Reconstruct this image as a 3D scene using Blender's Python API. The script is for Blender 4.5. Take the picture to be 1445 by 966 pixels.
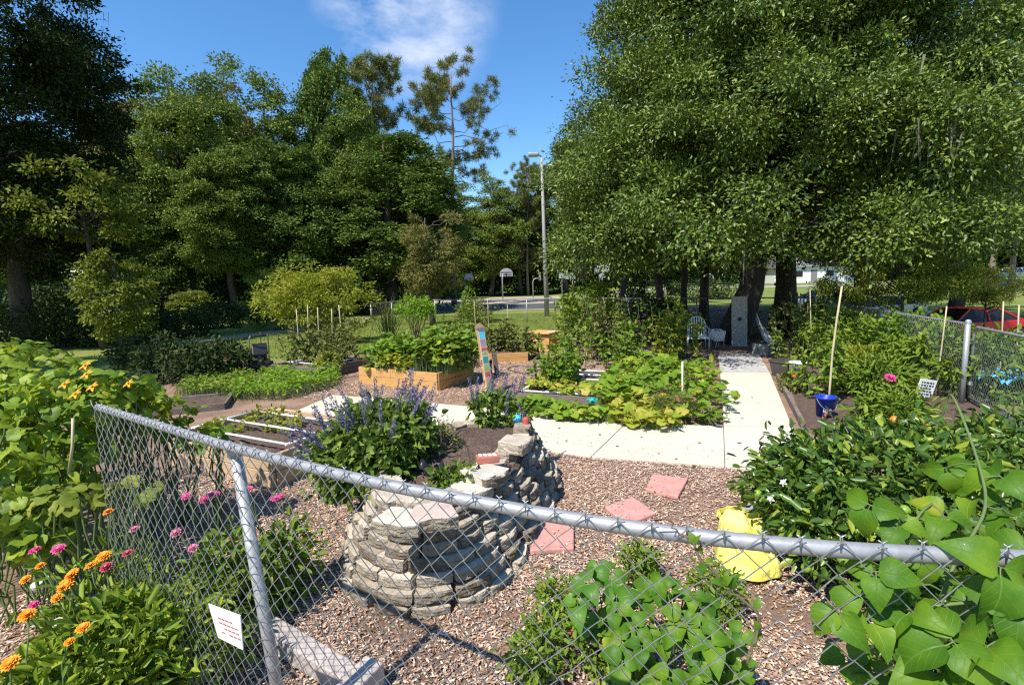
import bpy, math, random
import numpy as np
from mathutils import Vector, Matrix

for o in list(bpy.data.objects):
    bpy.data.objects.remove(o)
SC = bpy.context.scene
COL = SC.collection
R = math.radians

# ------------------------------------------------------------------ camera
CAM_H, FPX, IW, IH = 2.0, 700.0, 1445.0, 966.0
TILT, ROLL = math.atan(83 / 700), -1.5
cam_data = bpy.data.cameras.new('camera')
cam = bpy.data.objects.new('camera', cam_data)
COL.objects.link(cam)
cam_data.sensor_width = 36
cam_data.lens = 36 * FPX / IW
cam_data.clip_start, cam_data.clip_end = 0.05, 3000
CROT = Matrix.Rotation(R(90) - TILT, 3, 'X') @ Matrix.Rotation(R(ROLL), 3, 'Z')
cam.matrix_world = Matrix.Translation((0, 0, CAM_H)) @ CROT.to_4x4()
SC.camera = cam

# ------------------------------------------------------------------ sky, sun, exposure
SUN_AZ, SUN_EL = R(220), R(54)          # clockwise from +Y; the sun stands behind the camera, to the left
world = bpy.data.worlds.new('World')
SC.world = world
world.use_nodes = True
wn, wl = world.node_tree.nodes, world.node_tree.links
wn.clear()
w_out = wn.new('ShaderNodeOutputWorld')
w_bg = wn.new('ShaderNodeBackground')
w_sky = wn.new('ShaderNodeTexSky')
w_sky.sky_type = 'NISHITA'
w_sky.sun_disc = False
w_sky.sun_elevation = SUN_EL
w_sky.sun_rotation = SUN_AZ
w_sky.air_density, w_sky.dust_density, w_sky.ozone_density = 1.0, 0.15, 3.0
w_bg.inputs['Strength'].default_value = 0.098
w_tc = wn.new('ShaderNodeTexCoord')
w_map = wn.new('ShaderNodeMapping')
w_map.inputs['Scale'].default_value = (2.6, 3.0, 5.5)
w_noise = wn.new('ShaderNodeTexNoise')
w_noise.inputs['Scale'].default_value = 2.4
w_noise.inputs['Detail'].default_value = 9
w_noise.inputs['Roughness'].default_value = 0.62
w_ramp = wn.new('ShaderNodeMapRange')
w_ramp.inputs['From Min'].default_value, w_ramp.inputs['From Max'].default_value = 0.40, 0.74
w_dot = wn.new('ShaderNodeVectorMath'); w_dot.operation = 'DOT_PRODUCT'
_cd = (CROT @ Vector(((575 - 722.5) / FPX, -(-6 - 483) / FPX, -1))).normalized()
w_dot.inputs[1].default_value = _cd
w_loc = wn.new('ShaderNodeMapRange')
w_loc.inputs['From Min'].default_value, w_loc.inputs['From Max'].default_value = 0.986, 0.998
w_loc.interpolation_type = 'SMOOTHSTEP'
w_mul = wn.new('ShaderNodeMath'); w_mul.operation = 'MULTIPLY'
w_mul2 = wn.new('ShaderNodeMath'); w_mul2.operation = 'MULTIPLY'; w_mul2.inputs[1].default_value = 0.9
w_mix = wn.new('ShaderNodeMixRGB')
w_mix.inputs['Color2'].default_value = (7.2, 7.6, 8.6, 1)
w_hsv = wn.new('ShaderNodeHueSaturation')
w_hsv.inputs['Saturation'].default_value = 1.24
w_hsv.inputs['Value'].default_value = 1.55
wl.new(w_tc.outputs['Generated'], w_map.inputs['Vector'])
wl.new(w_map.outputs['Vector'], w_noise.inputs['Vector'])
wl.new(w_noise.outputs['Fac'], w_ramp.inputs['Value'])
wl.new(w_tc.outputs['Generated'], w_dot.inputs[0])
wl.new(w_dot.outputs['Value'], w_loc.inputs['Value'])
wl.new(w_ramp.outputs['Result'], w_mul.inputs[0])
wl.new(w_loc.outputs['Result'], w_mul.inputs[1])
wl.new(w_mul.outputs['Value'], w_mul2.inputs[0])
wl.new(w_mul2.outputs['Value'], w_mix.inputs['Fac'])
wl.new(w_sky.outputs['Color'], w_hsv.inputs['Color'])
wl.new(w_hsv.outputs['Color'], w_mix.inputs['Color1'])
wl.new(w_mix.outputs['Color'], w_bg.inputs['Color'])
wl.new(w_bg.outputs['Background'], w_out.inputs['Surface'])

sun_data = bpy.data.lights.new('sun', 'SUN')
sun_data.energy, sun_data.angle, sun_data.color = 4.9, R(0.53), (1.0, 0.95, 0.86)
sun = bpy.data.objects.new('sun', sun_data)
COL.objects.link(sun)
_sd = Vector((math.sin(SUN_AZ) * math.cos(SUN_EL), math.cos(SUN_AZ) * math.cos(SUN_EL), math.sin(SUN_EL)))
sun.rotation_euler = _sd.to_track_quat('Z', 'Y').to_euler()
sun.location = _sd * 60

SC.view_settings.view_transform = 'Standard'
SC.view_settings.look = 'None'
SC.view_settings.gamma = 1
SC.view_settings.use_curve_mapping = False
SC.view_settings.exposure = 0.55
SC.render.engine = 'CYCLES'
SC.cycles.use_denoising = False
SC.cycles.filter_width = 1.25
SC.cycles.max_bounces = 6
SC.cycles.diffuse_bounces = 2
SC.cycles.glossy_bounces = 2
SC.cycles.transmission_bounces = 4
SC.cycles.transparent_max_bounces = 6
SC.cycles.sample_clamp_indirect = 2
SC.cycles.use_adaptive_sampling = True
SC.cycles.adaptive_threshold = 0.012


# ------------------------------------------------------------------ pixel of the photo -> point in the place
def ray(px, py):
    return CROT @ Vector(((px - 722.5) / FPX, -(py - 483) / FPX, -1))


def at(px, py, z=0.0):
    d = ray(px, py)
    t = (z - CAM_H) / d.z
    return Vector((0, 0, CAM_H)) + d * t


def dp(px, py, D):
    d = ray(px, py)
    return Vector((0, 0, CAM_H)) + d * (D / d.y)


def hz(px):
    return 400 - (px - 722.5) * math.tan(R(-ROLL))


def smooth(a, b, v):
    t = np.clip((v - a) / (b - a), 0, 1)
    return t * t * (3 - 2 * t)


# ------------------------------------------------------------------ materials
def _new(name):
    m = bpy.data.materials.new(name)
    m.use_nodes = True
    nt = m.node_tree
    nt.nodes.clear()
    out = nt.nodes.new('ShaderNodeOutputMaterial')
    return m, nt, out


def ramp(nt, stops):
    n = nt.nodes.new('ShaderNodeValToRGB')
    cr = n.color_ramp
    while len(cr.elements) < len(stops):
        cr.elements.new(0.5)
    for e, (p, c) in zip(cr.elements, stops):
        e.position = p
        e.color = (*c, 1)
    return n


def surf(name, stops, rough=0.8, scale=6, detail=6, bump=0.0, bscale=None, metal=0.0, spec=0.3, stretch=(1, 1, 1),
         island=0.0, bdist=0.02):
    """Noise-coloured solid surface in object coordinates."""
    m, nt, out = _new(name)
    p = nt.nodes.new('ShaderNodeBsdfPrincipled')
    tc = nt.nodes.new('ShaderNodeTexCoord')
    mp = nt.nodes.new('ShaderNodeMapping')
    mp.inputs['Scale'].default_value = stretch
    nz = nt.nodes.new('ShaderNodeTexNoise')
    nz.inputs['Scale'].default_value = scale
    nz.inputs['Detail'].default_value = detail
    nz.inputs['Roughness'].default_value = 0.65
    nt.links.new(tc.outputs['Object'], mp.inputs['Vector'])
    nt.links.new(mp.outputs['Vector'], nz.inputs['Vector'])
    rp = ramp(nt, stops)
    fac = nz.outputs['Fac']
    if island:
        g = nt.nodes.new('ShaderNodeNewGeometry')
        oi = nt.nodes.new('ShaderNodeObjectInfo')
        ad = nt.nodes.new('ShaderNodeMath'); ad.operation = 'ADD'
        nt.links.new(g.outputs['Random Per Island'], ad.inputs[0])
        nt.links.new(oi.outputs['Random'], ad.inputs[1])
        fr = nt.nodes.new('ShaderNodeMath'); fr.operation = 'FRACT'
        nt.links.new(ad.outputs[0], fr.inputs[0])
        mx = nt.nodes.new('ShaderNodeMapRange')
        mx.inputs['To Min'].default_value, mx.inputs['To Max'].default_value = -island, island
        nt.links.new(fr.outputs[0], mx.inputs['Value'])
        a2 = nt.nodes.new('ShaderNodeMath'); a2.operation = 'ADD'
        nt.links.new(fac, a2.inputs[0]); nt.links.new(mx.outputs['Result'], a2.inputs[1])
        fac = a2.outputs[0]
    nt.links.new(fac, rp.inputs['Fac'])
    nt.links.new(rp.outputs['Color'], p.inputs['Base Color'])
    p.inputs['Roughness'].default_value = rough
    p.inputs['Metallic'].default_value = metal
    p.inputs['Specular IOR Level'].default_value = spec
    if bump:
        n2 = nt.nodes.new('ShaderNodeTexNoise')
        n2.inputs['Scale'].default_value = bscale or scale * 4
        n2.inputs['Detail'].default_value = 5
        nt.links.new(mp.outputs['Vector'], n2.inputs['Vector'])
        b = nt.nodes.new('ShaderNodeBump')
        b.inputs['Strength'].default_value = bump
        b.inputs['Distance'].default_value = bdist
        nt.links.new(n2.outputs['Fac'], b.inputs['Height'])
        nt.links.new(b.outputs['Normal'], p.inputs['Normal'])
    nt.links.new(p.outputs['BSDF'], out.inputs['Surface'])
    return m


def flat(name, c, rough=0.6, metal=0.0, spec=0.4):
    return surf(name, [(0.25, tuple(x * 0.82 for x in c)), (0.75, tuple(min(1, x * 1.1) for x in c))], rough, 9, 4, 0, None, metal, spec)


def leaf(name, stops, rough=0.42, spec=0.45, trans=0.32, tcol=None, veins=False, patch=0.0):
    """Leaf blades: every blade (mesh island) its own tint, light passes through."""
    m, nt, out = _new(name)
    p = nt.nodes.new('ShaderNodeBsdfPrincipled')
    g = nt.nodes.new('ShaderNodeNewGeometry')
    stops = [(q, (c[0] * 1.10, c[1] * 1.03, c[2] * 0.62) if c[1] > max(c[0], c[2]) else c) for q, c in stops]
    rp = ramp(nt, stops)
    fac = g.outputs['Random Per Island']
    if patch:
        tc0 = nt.nodes.new('ShaderNodeTexCoord')
        n0 = nt.nodes.new('ShaderNodeTexNoise'); n0.inputs['Scale'].default_value = patch
        nt.links.new(tc0.outputs['Object'], n0.inputs['Vector'])
        mr = nt.nodes.new('ShaderNodeMapRange')
        mr.inputs['From Min'].default_value, mr.inputs['From Max'].default_value = 0.3, 0.7
        nt.links.new(n0.outputs['Fac'], mr.inputs['Value'])
        mx0 = nt.nodes.new('ShaderNodeMath'); mx0.operation = 'MULTIPLY'; mx0.inputs[1].default_value = 0.5
        ad0 = nt.nodes.new('ShaderNodeMath'); ad0.operation = 'MULTIPLY_ADD'; ad0.inputs[1].default_value = 0.5
        nt.links.new(mr.outputs['Result'], mx0.inputs[0])
        nt.links.new(fac, ad0.inputs[0]); nt.links.new(mx0.outputs[0], ad0.inputs[2])
        fac = ad0.outputs[0]
    nt.links.new(fac, rp.inputs['Fac'])
    col = rp.outputs['Color']
    if veins:
        tc = nt.nodes.new('ShaderNodeTexCoord')
        sp = nt.nodes.new('ShaderNodeSeparateXYZ')
        nt.links.new(tc.outputs['UV'], sp.inputs[0])
        av = nt.nodes.new('ShaderNodeMath'); av.operation = 'ABSOLUTE'
        nt.links.new(sp.outputs['Y'], av.inputs[0])
        # side veins run forward from the midrib
        a = nt.nodes.new('ShaderNodeMath'); a.operation = 'MULTIPLY_ADD'; a.inputs[1].default_value = -0.9
        nt.links.new(av.outputs[0], a.inputs[0]); nt.links.new(sp.outputs['X'], a.inputs[2])
        s = nt.nodes.new('ShaderNodeMath'); s.operation = 'MULTIPLY'; s.inputs[1].default_value = 34
        nt.links.new(a.outputs[0], s.inputs[0])
        sn = nt.nodes.new('ShaderNodeMath'); sn.operation = 'SINE'
        nt.links.new(s.outputs[0], sn.inputs[0])
        r1 = nt.nodes.new('ShaderNodeMapRange'); r1.inputs['From Min'].default_value, r1.inputs['From Max'].default_value = 0.93, 1.0
        nt.links.new(sn.outputs[0], r1.inputs['Value'])
        r2 = nt.nodes.new('ShaderNodeMapRange'); r2.inputs['From Min'].default_value, r2.inputs['From Max'].default_value = 0.025, 0.0
        nt.links.new(av.outputs[0], r2.inputs['Value'])
        mxx = nt.nodes.new('ShaderNodeMath'); mxx.operation = 'MAXIMUM'
        nt.links.new(r1.outputs['Result'], mxx.inputs[0]); nt.links.new(r2.outputs['Result'], mxx.inputs[1])
        ml = nt.nodes.new('ShaderNodeMath'); ml.operation = 'MULTIPLY'; ml.inputs[1].default_value = 0.16
        nt.links.new(mxx.outputs[0], ml.inputs[0])
        mc = nt.nodes.new('ShaderNodeMixRGB')
        mc.inputs['Color2'].default_value = (0.34, 0.42, 0.13, 1)
        nt.links.new(ml.outputs[0], mc.inputs['Fac']); nt.links.new(col, mc.inputs['Color1'])
        col = mc.outputs['Color']
        nzb = nt.nodes.new('ShaderNodeTexNoise'); nzb.inputs['Scale'].default_value = 60
        nt.links.new(tc.outputs['Object'], nzb.inputs['Vector'])
        bb = nt.nodes.new('ShaderNodeBump'); bb.inputs['Strength'].default_value = 0.35; bb.inputs['Distance'].default_value = 0.004
        ad = nt.nodes.new('ShaderNodeMath'); ad.operation = 'SUBTRACT'
        nt.links.new(nzb.outputs['Fac'], ad.inputs[0]); nt.links.new(mxx.outputs[0], ad.inputs[1])
        nt.links.new(ad.outputs[0], bb.inputs['Height'])
        nt.links.new(bb.outputs['Normal'], p.inputs['Normal'])
    nt.links.new(col, p.inputs['Base Color'])
    p.inputs['Roughness'].default_value = rough
    p.inputs['Specular IOR Level'].default_value = spec
    if trans:
        t = nt.nodes.new('ShaderNodeBsdfTranslucent')
        hs = nt.nodes.new('ShaderNodeHueSaturation')
        hs.inputs['Value'].default_value = 1.5
        hs.inputs['Hue'].default_value = 0.485
        nt.links.new(col, hs.inputs['Color']); nt.links.new(hs.outputs['Color'], t.inputs['Color'])
        mx = nt.nodes.new('ShaderNodeMixShader')
        mx.inputs['Fac'].default_value = trans
        nt.links.new(p.outputs['BSDF'], mx.inputs[1]); nt.links.new(t.outputs['BSDF'], mx.inputs[2])
        nt.links.new(mx.outputs['Shader'], out.inputs['Surface'])
    else:
        nt.links.new(p.outputs['BSDF'], out.inputs['Surface'])
    return m


M = {}
# leaves
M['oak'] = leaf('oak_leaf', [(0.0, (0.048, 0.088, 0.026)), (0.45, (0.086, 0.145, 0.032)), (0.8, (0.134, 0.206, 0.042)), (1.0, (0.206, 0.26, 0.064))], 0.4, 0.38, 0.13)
M['oak_shaded'] = leaf('oak_leaf_shaded', [(0.0, (0.016, 0.03, 0.01)), (0.6, (0.03, 0.053, 0.015)), (1.0, (0.056, 0.08, 0.022))], 0.55, 0.15, 0.1)  # oak leaf darkened in colour to give the tree's shaded near side
M['wood_a'] = leaf('woodland_leaf', [(0.0, (0.078, 0.13, 0.046)), (0.5, (0.142, 0.209, 0.06)), (1.0, (0.25, 0.315, 0.094))], 0.6, 0.1, 0.1)
M['wood_b'] = leaf('woodland_leaf_deep', [(0.0, (0.06, 0.113, 0.042)), (0.6, (0.107, 0.178, 0.056)), (1.0, (0.188, 0.259, 0.076))], 0.6, 0.1, 0.1)
M['wood_c'] = leaf('woodland_leaf_olive', [(0.0, (0.116, 0.121, 0.047)), (0.5, (0.186, 0.178, 0.065)), (1.0, (0.271, 0.225, 0.09))], 0.6, 0.1, 0.1)
M['pine'] = leaf('pine_needle', [(0.0, (0.07, 0.101, 0.04)), (0.5, (0.14, 0.164, 0.051)), (1.0, (0.235, 0.235, 0.07))], 0.6, 0.12, 0.06)
M['cedar'] = leaf('cedar_spray', [(0.0, (0.089, 0.101, 0.04)), (0.5, (0.152, 0.159, 0.057)), (1.0, (0.24, 0.209, 0.085))], 0.65, 0.1, 0.1)
M['lime'] = leaf('pale_leaf', [(0.0, (0.105, 0.158, 0.032)), (0.6, (0.168, 0.221, 0.047)), (1.0, (0.252, 0.273, 0.074))], 0.55, 0.15, 0.26)
M['gold'] = leaf('golden_green_leaf', [(0.0, (0.13, 0.19, 0.03)), (0.5, (0.25, 0.30, 0.04)), (1.0, (0.42, 0.40, 0.065))], 0.5, 0.3, 0.38, patch=0.9)
M['squash'] = leaf('squash_leaf', [(0.0, (0.078, 0.154, 0.024)), (0.55, (0.144, 0.254, 0.039)), (0.85, (0.265, 0.342, 0.056)), (1.0, (0.463, 0.397, 0.078))], 0.6, 0.15, 0.26, patch=1.2)
M['squash_y'] = leaf('yellowing_squash_leaf', [(0.0, (0.17, 0.26, 0.035)), (0.5, (0.28, 0.33, 0.05)), (1.0, (0.50, 0.42, 0.08))], 0.55, 0.3, 0.3)
M['veg'] = leaf('vegetable_leaf', [(0.0, (0.081, 0.161, 0.029)), (0.6, (0.161, 0.254, 0.046)), (1.0, (0.295, 0.335, 0.081))], 0.55, 0.18, 0.24, patch=1.5)
M['veg_dull'] = leaf('tired_vegetable_leaf', [(0.0, (0.069, 0.101, 0.035)), (0.55, (0.14, 0.164, 0.057)), (0.85, (0.24, 0.209, 0.083)), (1.0, (0.316, 0.189, 0.095))], 0.6, 0.15, 0.2, patch=2)
M['carrot'] = leaf('bright_low_leaf', [(0.0, (0.103, 0.218, 0.025)), (0.6, (0.172, 0.333, 0.034)), (1.0, (0.287, 0.437, 0.057))], 0.5, 0.3, 0.35)
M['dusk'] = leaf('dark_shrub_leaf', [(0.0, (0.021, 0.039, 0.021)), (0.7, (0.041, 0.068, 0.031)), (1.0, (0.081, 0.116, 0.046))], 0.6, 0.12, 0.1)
M['citrus'] = leaf('citrus_leaf', [(0.0, (0.035, 0.081, 0.021)), (0.55, (0.065, 0.133, 0.029)), (0.85, (0.122, 0.209, 0.04)), (1.0, (0.246, 0.318, 0.052))], 0.32, 0.42, 0.14)
M['bean'] = leaf('bean_leaf', [(0.0, (0.028, 0.095, 0.010)), (0.45, (0.062, 0.16, 0.013)), (0.9, (0.13, 0.235, 0.018)), (1.0, (0.26, 0.27, 0.03))], 0.48, 0.25, 0.24, veins=True, patch=14)
M['bean_dark'] = leaf('dark_bean_leaf', [(0.0, (0.045, 0.14, 0.02)), (0.6, (0.07, 0.19, 0.025)), (1.0, (0.11, 0.24, 0.03))], 0.42, 0.35, 0.3, veins=True, patch=9)
M['salvia'] = leaf('salvia_leaf', [(0.0, (0.067, 0.123, 0.033)), (0.6, (0.114, 0.19, 0.048)), (1.0, (0.209, 0.285, 0.076))], 0.55, 0.2, 0.22)
M['zinnia'] = leaf('zinnia_leaf', [(0.0, (0.085, 0.16, 0.025)), (0.5, (0.17, 0.27, 0.035)), (1.0, (0.30, 0.38, 0.06))], 0.5, 0.3, 0.34)
M['pumpkin'] = leaf('pumpkin_leaf', [(0.0, (0.078, 0.157, 0.02)), (0.45, (0.157, 0.258, 0.031)), (0.85, (0.28, 0.37, 0.045)), (1.0, (0.515, 0.47, 0.056))], 0.5, 0.3, 0.32, patch=2.2)
M['grass'] = leaf('grass_blade', [(0.0, (0.075, 0.13, 0.02)), (0.6, (0.13, 0.20, 0.03)), (1.0, (0.24, 0.25, 0.06))], 0.6, 0.2, 0.25)
M['reed'] = leaf('pale_grass_blade', [(0.0, (0.14, 0.19, 0.08)), (1.0, (0.30, 0.33, 0.16))], 0.6, 0.2, 0.25)
M['petal_purple'] = leaf('purple_petal', [(0.0, (0.13, 0.11, 0.19)), (0.5, (0.20, 0.175, 0.29)), (1.0, (0.31, 0.285, 0.41))], 0.6, 0.2, 0.2)
M['petal_pink'] = leaf('pink_petal', [(0.0, (0.66, 0.05, 0.22)), (1.0, (0.82, 0.12, 0.34))], 0.5, 0.2, 0.2)
M['petal_rose'] = leaf('rose_petal', [(0.0, (0.76, 0.17, 0.30)), (1.0, (0.86, 0.30, 0.42))], 0.5, 0.2, 0.2)
M['petal_orange'] = leaf('orange_petal', [(0.0, (0.82, 0.26, 0.02)), (1.0, (0.9, 0.42, 0.03))], 0.5, 0.2, 0.2)
M['petal_white'] = leaf('white_petal', [(0.0, (0.72, 0.68, 0.58)), (1.0, (0.84, 0.82, 0.76))], 0.5, 0.2, 0.2)
M['petal_red'] = leaf('dull_red_petal', [(0.0, (0.42, 0.05, 0.09)), (1.0, (0.55, 0.10, 0.14))], 0.5, 0.2, 0.2)
M['moss'] = leaf('hanging_moss', [(0.0, (0.13, 0.125, 0.095)), (1.0, (0.26, 0.25, 0.19))], 0.8, 0.1, 0.15)
M['chip'] = leaf('wood_chip', [(0.0, (0.161, 0.086, 0.059)), (0.25, (0.364, 0.23, 0.158)), (0.65, (0.567, 0.391, 0.28)), (0.92, (0.706, 0.546, 0.423)), (1.0, (0.802, 0.706, 0.599))], 0.9, 0.12, 0)
M['fallen'] = leaf('fallen_leaf', [(0.0, (0.12, 0.075, 0.04)), (1.0, (0.27, 0.17, 0.08))], 0.8, 0.15, 0)
# solids
M['bark'] = surf('bark', [(0.3, (0.045, 0.036, 0.03)), (0.7, (0.12, 0.10, 0.085))], 0.9, 5, 8, 0.8, 18, stretch=(1, 1, 0.25))
M['bark_pine'] = surf('pine_bark', [(0.3, (0.12, 0.085, 0.065)), (0.7, (0.26, 0.20, 0.165))], 0.9, 4, 8, 0.8, 14, stretch=(1, 1, 0.3))
M['bark_dark'] = surf('dark_bark', [(0.3, (0.03, 0.025, 0.022)), (0.7, (0.075, 0.064, 0.055))], 0.9, 5, 8, 0.8, 18, stretch=(1, 1, 0.25))
M['stem'] = flat('green_stem', (0.12, 0.17, 0.05))
M['stem_brown'] = flat('brown_stem', (0.15, 0.11, 0.07), 0.8)
M['galv'] = surf('galvanised_steel', [(0.3, (0.29, 0.29, 0.30)), (0.7, (0.41, 0.41, 0.42))], 0.5, 30, 5, 0.15, 120, metal=0.4, spec=0.4, bdist=0.002)
M['galv_old'] = surf('weathered_steel', [(0.3, (0.30, 0.30, 0.30)), (0.7, (0.46, 0.46, 0.46))], 0.55, 20, 5, 0.1, 60, metal=0.4)
M['wire'] = surf('fence_wire', [(0.3, (0.30, 0.31, 0.32)), (0.7, (0.44, 0.45, 0.46))], 0.45, 40, 3, metal=0.55)
M['pale_wood'] = surf('weathered_timber', [(0.25, (0.32, 0.265, 0.24)), (0.6, (0.46, 0.40, 0.36)), (0.8, (0.56, 0.50, 0.46))], 0.85, 7, 8, 0.5, 30, stretch=(1, 1, 1))
M['new_wood'] = surf('orange_timber', [(0.2, (0.44, 0.23, 0.075)), (0.6, (0.58, 0.325, 0.115)), (0.85, (0.66, 0.41, 0.17))], 0.75, 3, 7, 0.3, 20, stretch=(1, 1, 6), island=0.12)
M['tan_wood'] = surf('tan_timber', [(0.2, (0.40, 0.265, 0.155)), (0.6, (0.53, 0.375, 0.235)), (0.85, (0.60, 0.45, 0.30))], 0.8, 3, 7, 0.3, 20, stretch=(1, 1, 6), island=0.08)
M['old_wood'] = surf('grey_brown_timber', [(0.2, (0.10, 0.08, 0.065)), (0.6, (0.19, 0.155, 0.13)), (0.85, (0.30, 0.26, 0.22))], 0.9, 4, 7, 0.5, 20, stretch=(1, 1, 5), island=0.1)
M['stake'] = surf('bamboo', [(0.2, (0.42, 0.34, 0.19)), (0.8, (0.58, 0.49, 0.31))], 0.6, 8, 4)
M['pvc'] = flat('white_pvc', (0.78, 0.78, 0.75), 0.4)
M['white'] = flat('white_paint', (0.76, 0.76, 0.74), 0.5)
M['soil'] = surf('garden_soil', [(0.25, (0.065, 0.043, 0.032)), (0.6, (0.14, 0.095, 0.07)), (0.85, (0.24, 0.17, 0.13))], 0.95, 14, 9, 1.0, 40, bdist=0.03)
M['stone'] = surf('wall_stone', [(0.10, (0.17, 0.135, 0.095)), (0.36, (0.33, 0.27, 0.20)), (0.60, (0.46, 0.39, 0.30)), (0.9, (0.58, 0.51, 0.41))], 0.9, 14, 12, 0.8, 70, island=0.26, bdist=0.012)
M['stone_face_shaded'] = surf('split_face_shaded', [(0.10, (0.055, 0.043, 0.03)), (0.35, (0.16, 0.13, 0.095)), (0.60, (0.28, 0.235, 0.175)), (0.9, (0.42, 0.36, 0.28))], 0.95, 17, 12, 1.0, 60, island=0.22, bdist=0.02)  # weathered split fronts, with their dimmer light mixed into the dark colour
M['stone_pale'] = surf('pale_wall_stone', [(0.15, (0.38, 0.34, 0.27)), (0.5, (0.50, 0.455, 0.37)), (0.85, (0.59, 0.54, 0.455))], 0.9, 8, 7, 0.5, 40, island=0.12, bdist=0.01)
M['stone_pink'] = surf('pinkish_wall_stone', [(0.15, (0.38, 0.285, 0.23)), (0.5, (0.49, 0.385, 0.32)), (0.85, (0.57, 0.47, 0.40))], 0.9, 8, 7, 0.5, 40, bdist=0.01)
M['limestone'] = surf('limestone', [(0.2, (0.38, 0.34, 0.28)), (0.6, (0.58, 0.54, 0.46)), (0.9, (0.70, 0.66, 0.58))], 0.9, 6, 8, 0.8, 20)
M['concrete_grey'] = surf('grey_concrete', [(0.2, (0.22, 0.21, 0.195)), (0.6, (0.33, 0.315, 0.29)), (0.85, (0.42, 0.40, 0.37))], 0.9, 7, 8, 0.4, 60, bdist=0.005)
M['pink_concrete'] = surf('pink_concrete', [(0.28, (0.34, 0.17, 0.14)), (0.42, (0.50, 0.245, 0.21)), (0.58, (0.56, 0.29, 0.25)), (0.75, (0.62, 0.39, 0.34))], 0.88, 7, 12, 0.4, 120, bdist=0.004)
M['black_plastic'] = flat('black_plastic', (0.02, 0.02, 0.022), 0.35)
M['terracotta'] = surf('terracotta', [(0.2, (0.32, 0.14, 0.08)), (0.8, (0.46, 0.23, 0.14))], 0.85, 10, 6)
M['blue'] = flat('blue_plastic', (0.012, 0.045, 0.42), 0.35)
M['light_blue'] = surf('light_blue_sheet', [(0.2, (0.05, 0.33, 0.58)), (0.8, (0.16, 0.52, 0.75))], 0.4, 9, 5)
M['teal'] = flat('teal_plastic', (0.01, 0.36, 0.30), 0.4)
M['fruit_green'] = flat('green_fruit', (0.20, 0.32, 0.04), 0.35)
M['fruit_orange'] = flat('orange_fruit', (0.62, 0.22, 0.03), 0.35)
M['flower_eye'] = flat('flower_centre', (0.55, 0.36, 0.03), 0.7)
M['red_metal'] = flat('red_car_paint', (0.42, 0.014, 0.02), 0.22, 0.0, 0.5)
M['white_metal'] = flat('white_car_paint', (0.72, 0.73, 0.74), 0.2, 0.0, 0.6)
M['silver_metal'] = flat('silver_car_paint', (0.50, 0.52, 0.55), 0.25, 0.4, 0.6)
M['glass'] = flat('dark_glass', (0.018, 0.02, 0.022), 0.25, 0, 0.25)
M['rubber'] = flat('rubber', (0.025, 0.025, 0.025), 0.8)
M['rim'] = flat('wheel_rim', (0.45, 0.46, 0.48), 0.35, 0.6)
M['lamp_red'] = flat('red_lens', (0.35, 0.02, 0.02), 0.3)
M['lamp_clear'] = flat('clear_lens', (0.65, 0.66, 0.66), 0.2)
M['board_white'] = flat('backboard_white', (0.44, 0.44, 0.43), 0.6)
M['board_grey'] = flat('backboard_grey', (0.26, 0.27, 0.29), 0.5)
M['pole_grey'] = surf('concrete_pole', [(0.2, (0.26, 0.255, 0.24)), (0.8, (0.38, 0.37, 0.35))], 0.8, 4, 5)
M['roof'] = flat('grey_shingle', (0.20, 0.20, 0.21), 0.9)
M['picket'] = flat('brown_picket', (0.40, 0.27, 0.20), 0.85)
M['ink'] = flat('dark_ink', (0.05, 0.05, 0.055), 0.7)
M['ink_red'] = flat('red_ink', (0.45, 0.12, 0.09), 0.7)
M['paint_sky'] = flat('sky_blue_paint', (0.08, 0.50, 0.68), 0.6)
M['paint_teal'] = flat('teal_paint', (0.03, 0.25, 0.22), 0.6)
M['paint_green'] = flat('green_paint', (0.26, 0.36, 0.12), 0.6)
M['paint_red'] = flat('red_paint', (0.45, 0.09, 0.07), 0.6)
M['paint_orange'] = flat('orange_paint', (0.62, 0.27, 0.12), 0.6)
M['paint_cream'] = flat('cream_paint', (0.62, 0.50, 0.36), 0.6)
M['paint_mauve'] = flat('mauve_paint', (0.33, 0.22, 0.33), 0.6)
M['paint_dark'] = flat('dark_green_paint', (0.05, 0.085, 0.06), 0.6)
M['cap_brown'] = flat('brown_cap', (0.23, 0.135, 0.10), 0.7)
M['brick'] = surf('red_brick', [(0.2, (0.36, 0.11, 0.07)), (0.8, (0.50, 0.20, 0.14))], 0.85, 12, 6)
M['hose'] = flat('dark_hose', (0.05, 0.045, 0.04), 0.5)


def yellow_sack():
    m = surf('yellow_sack', [(0.2, (0.56, 0.48, 0.06)), (0.5, (0.70, 0.64, 0.14)), (0.85, (0.78, 0.74, 0.34))], 0.34, 5, 5, 0.9, 16, bdist=0.035)
    return m


M['sack'] = yellow_sack()


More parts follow.
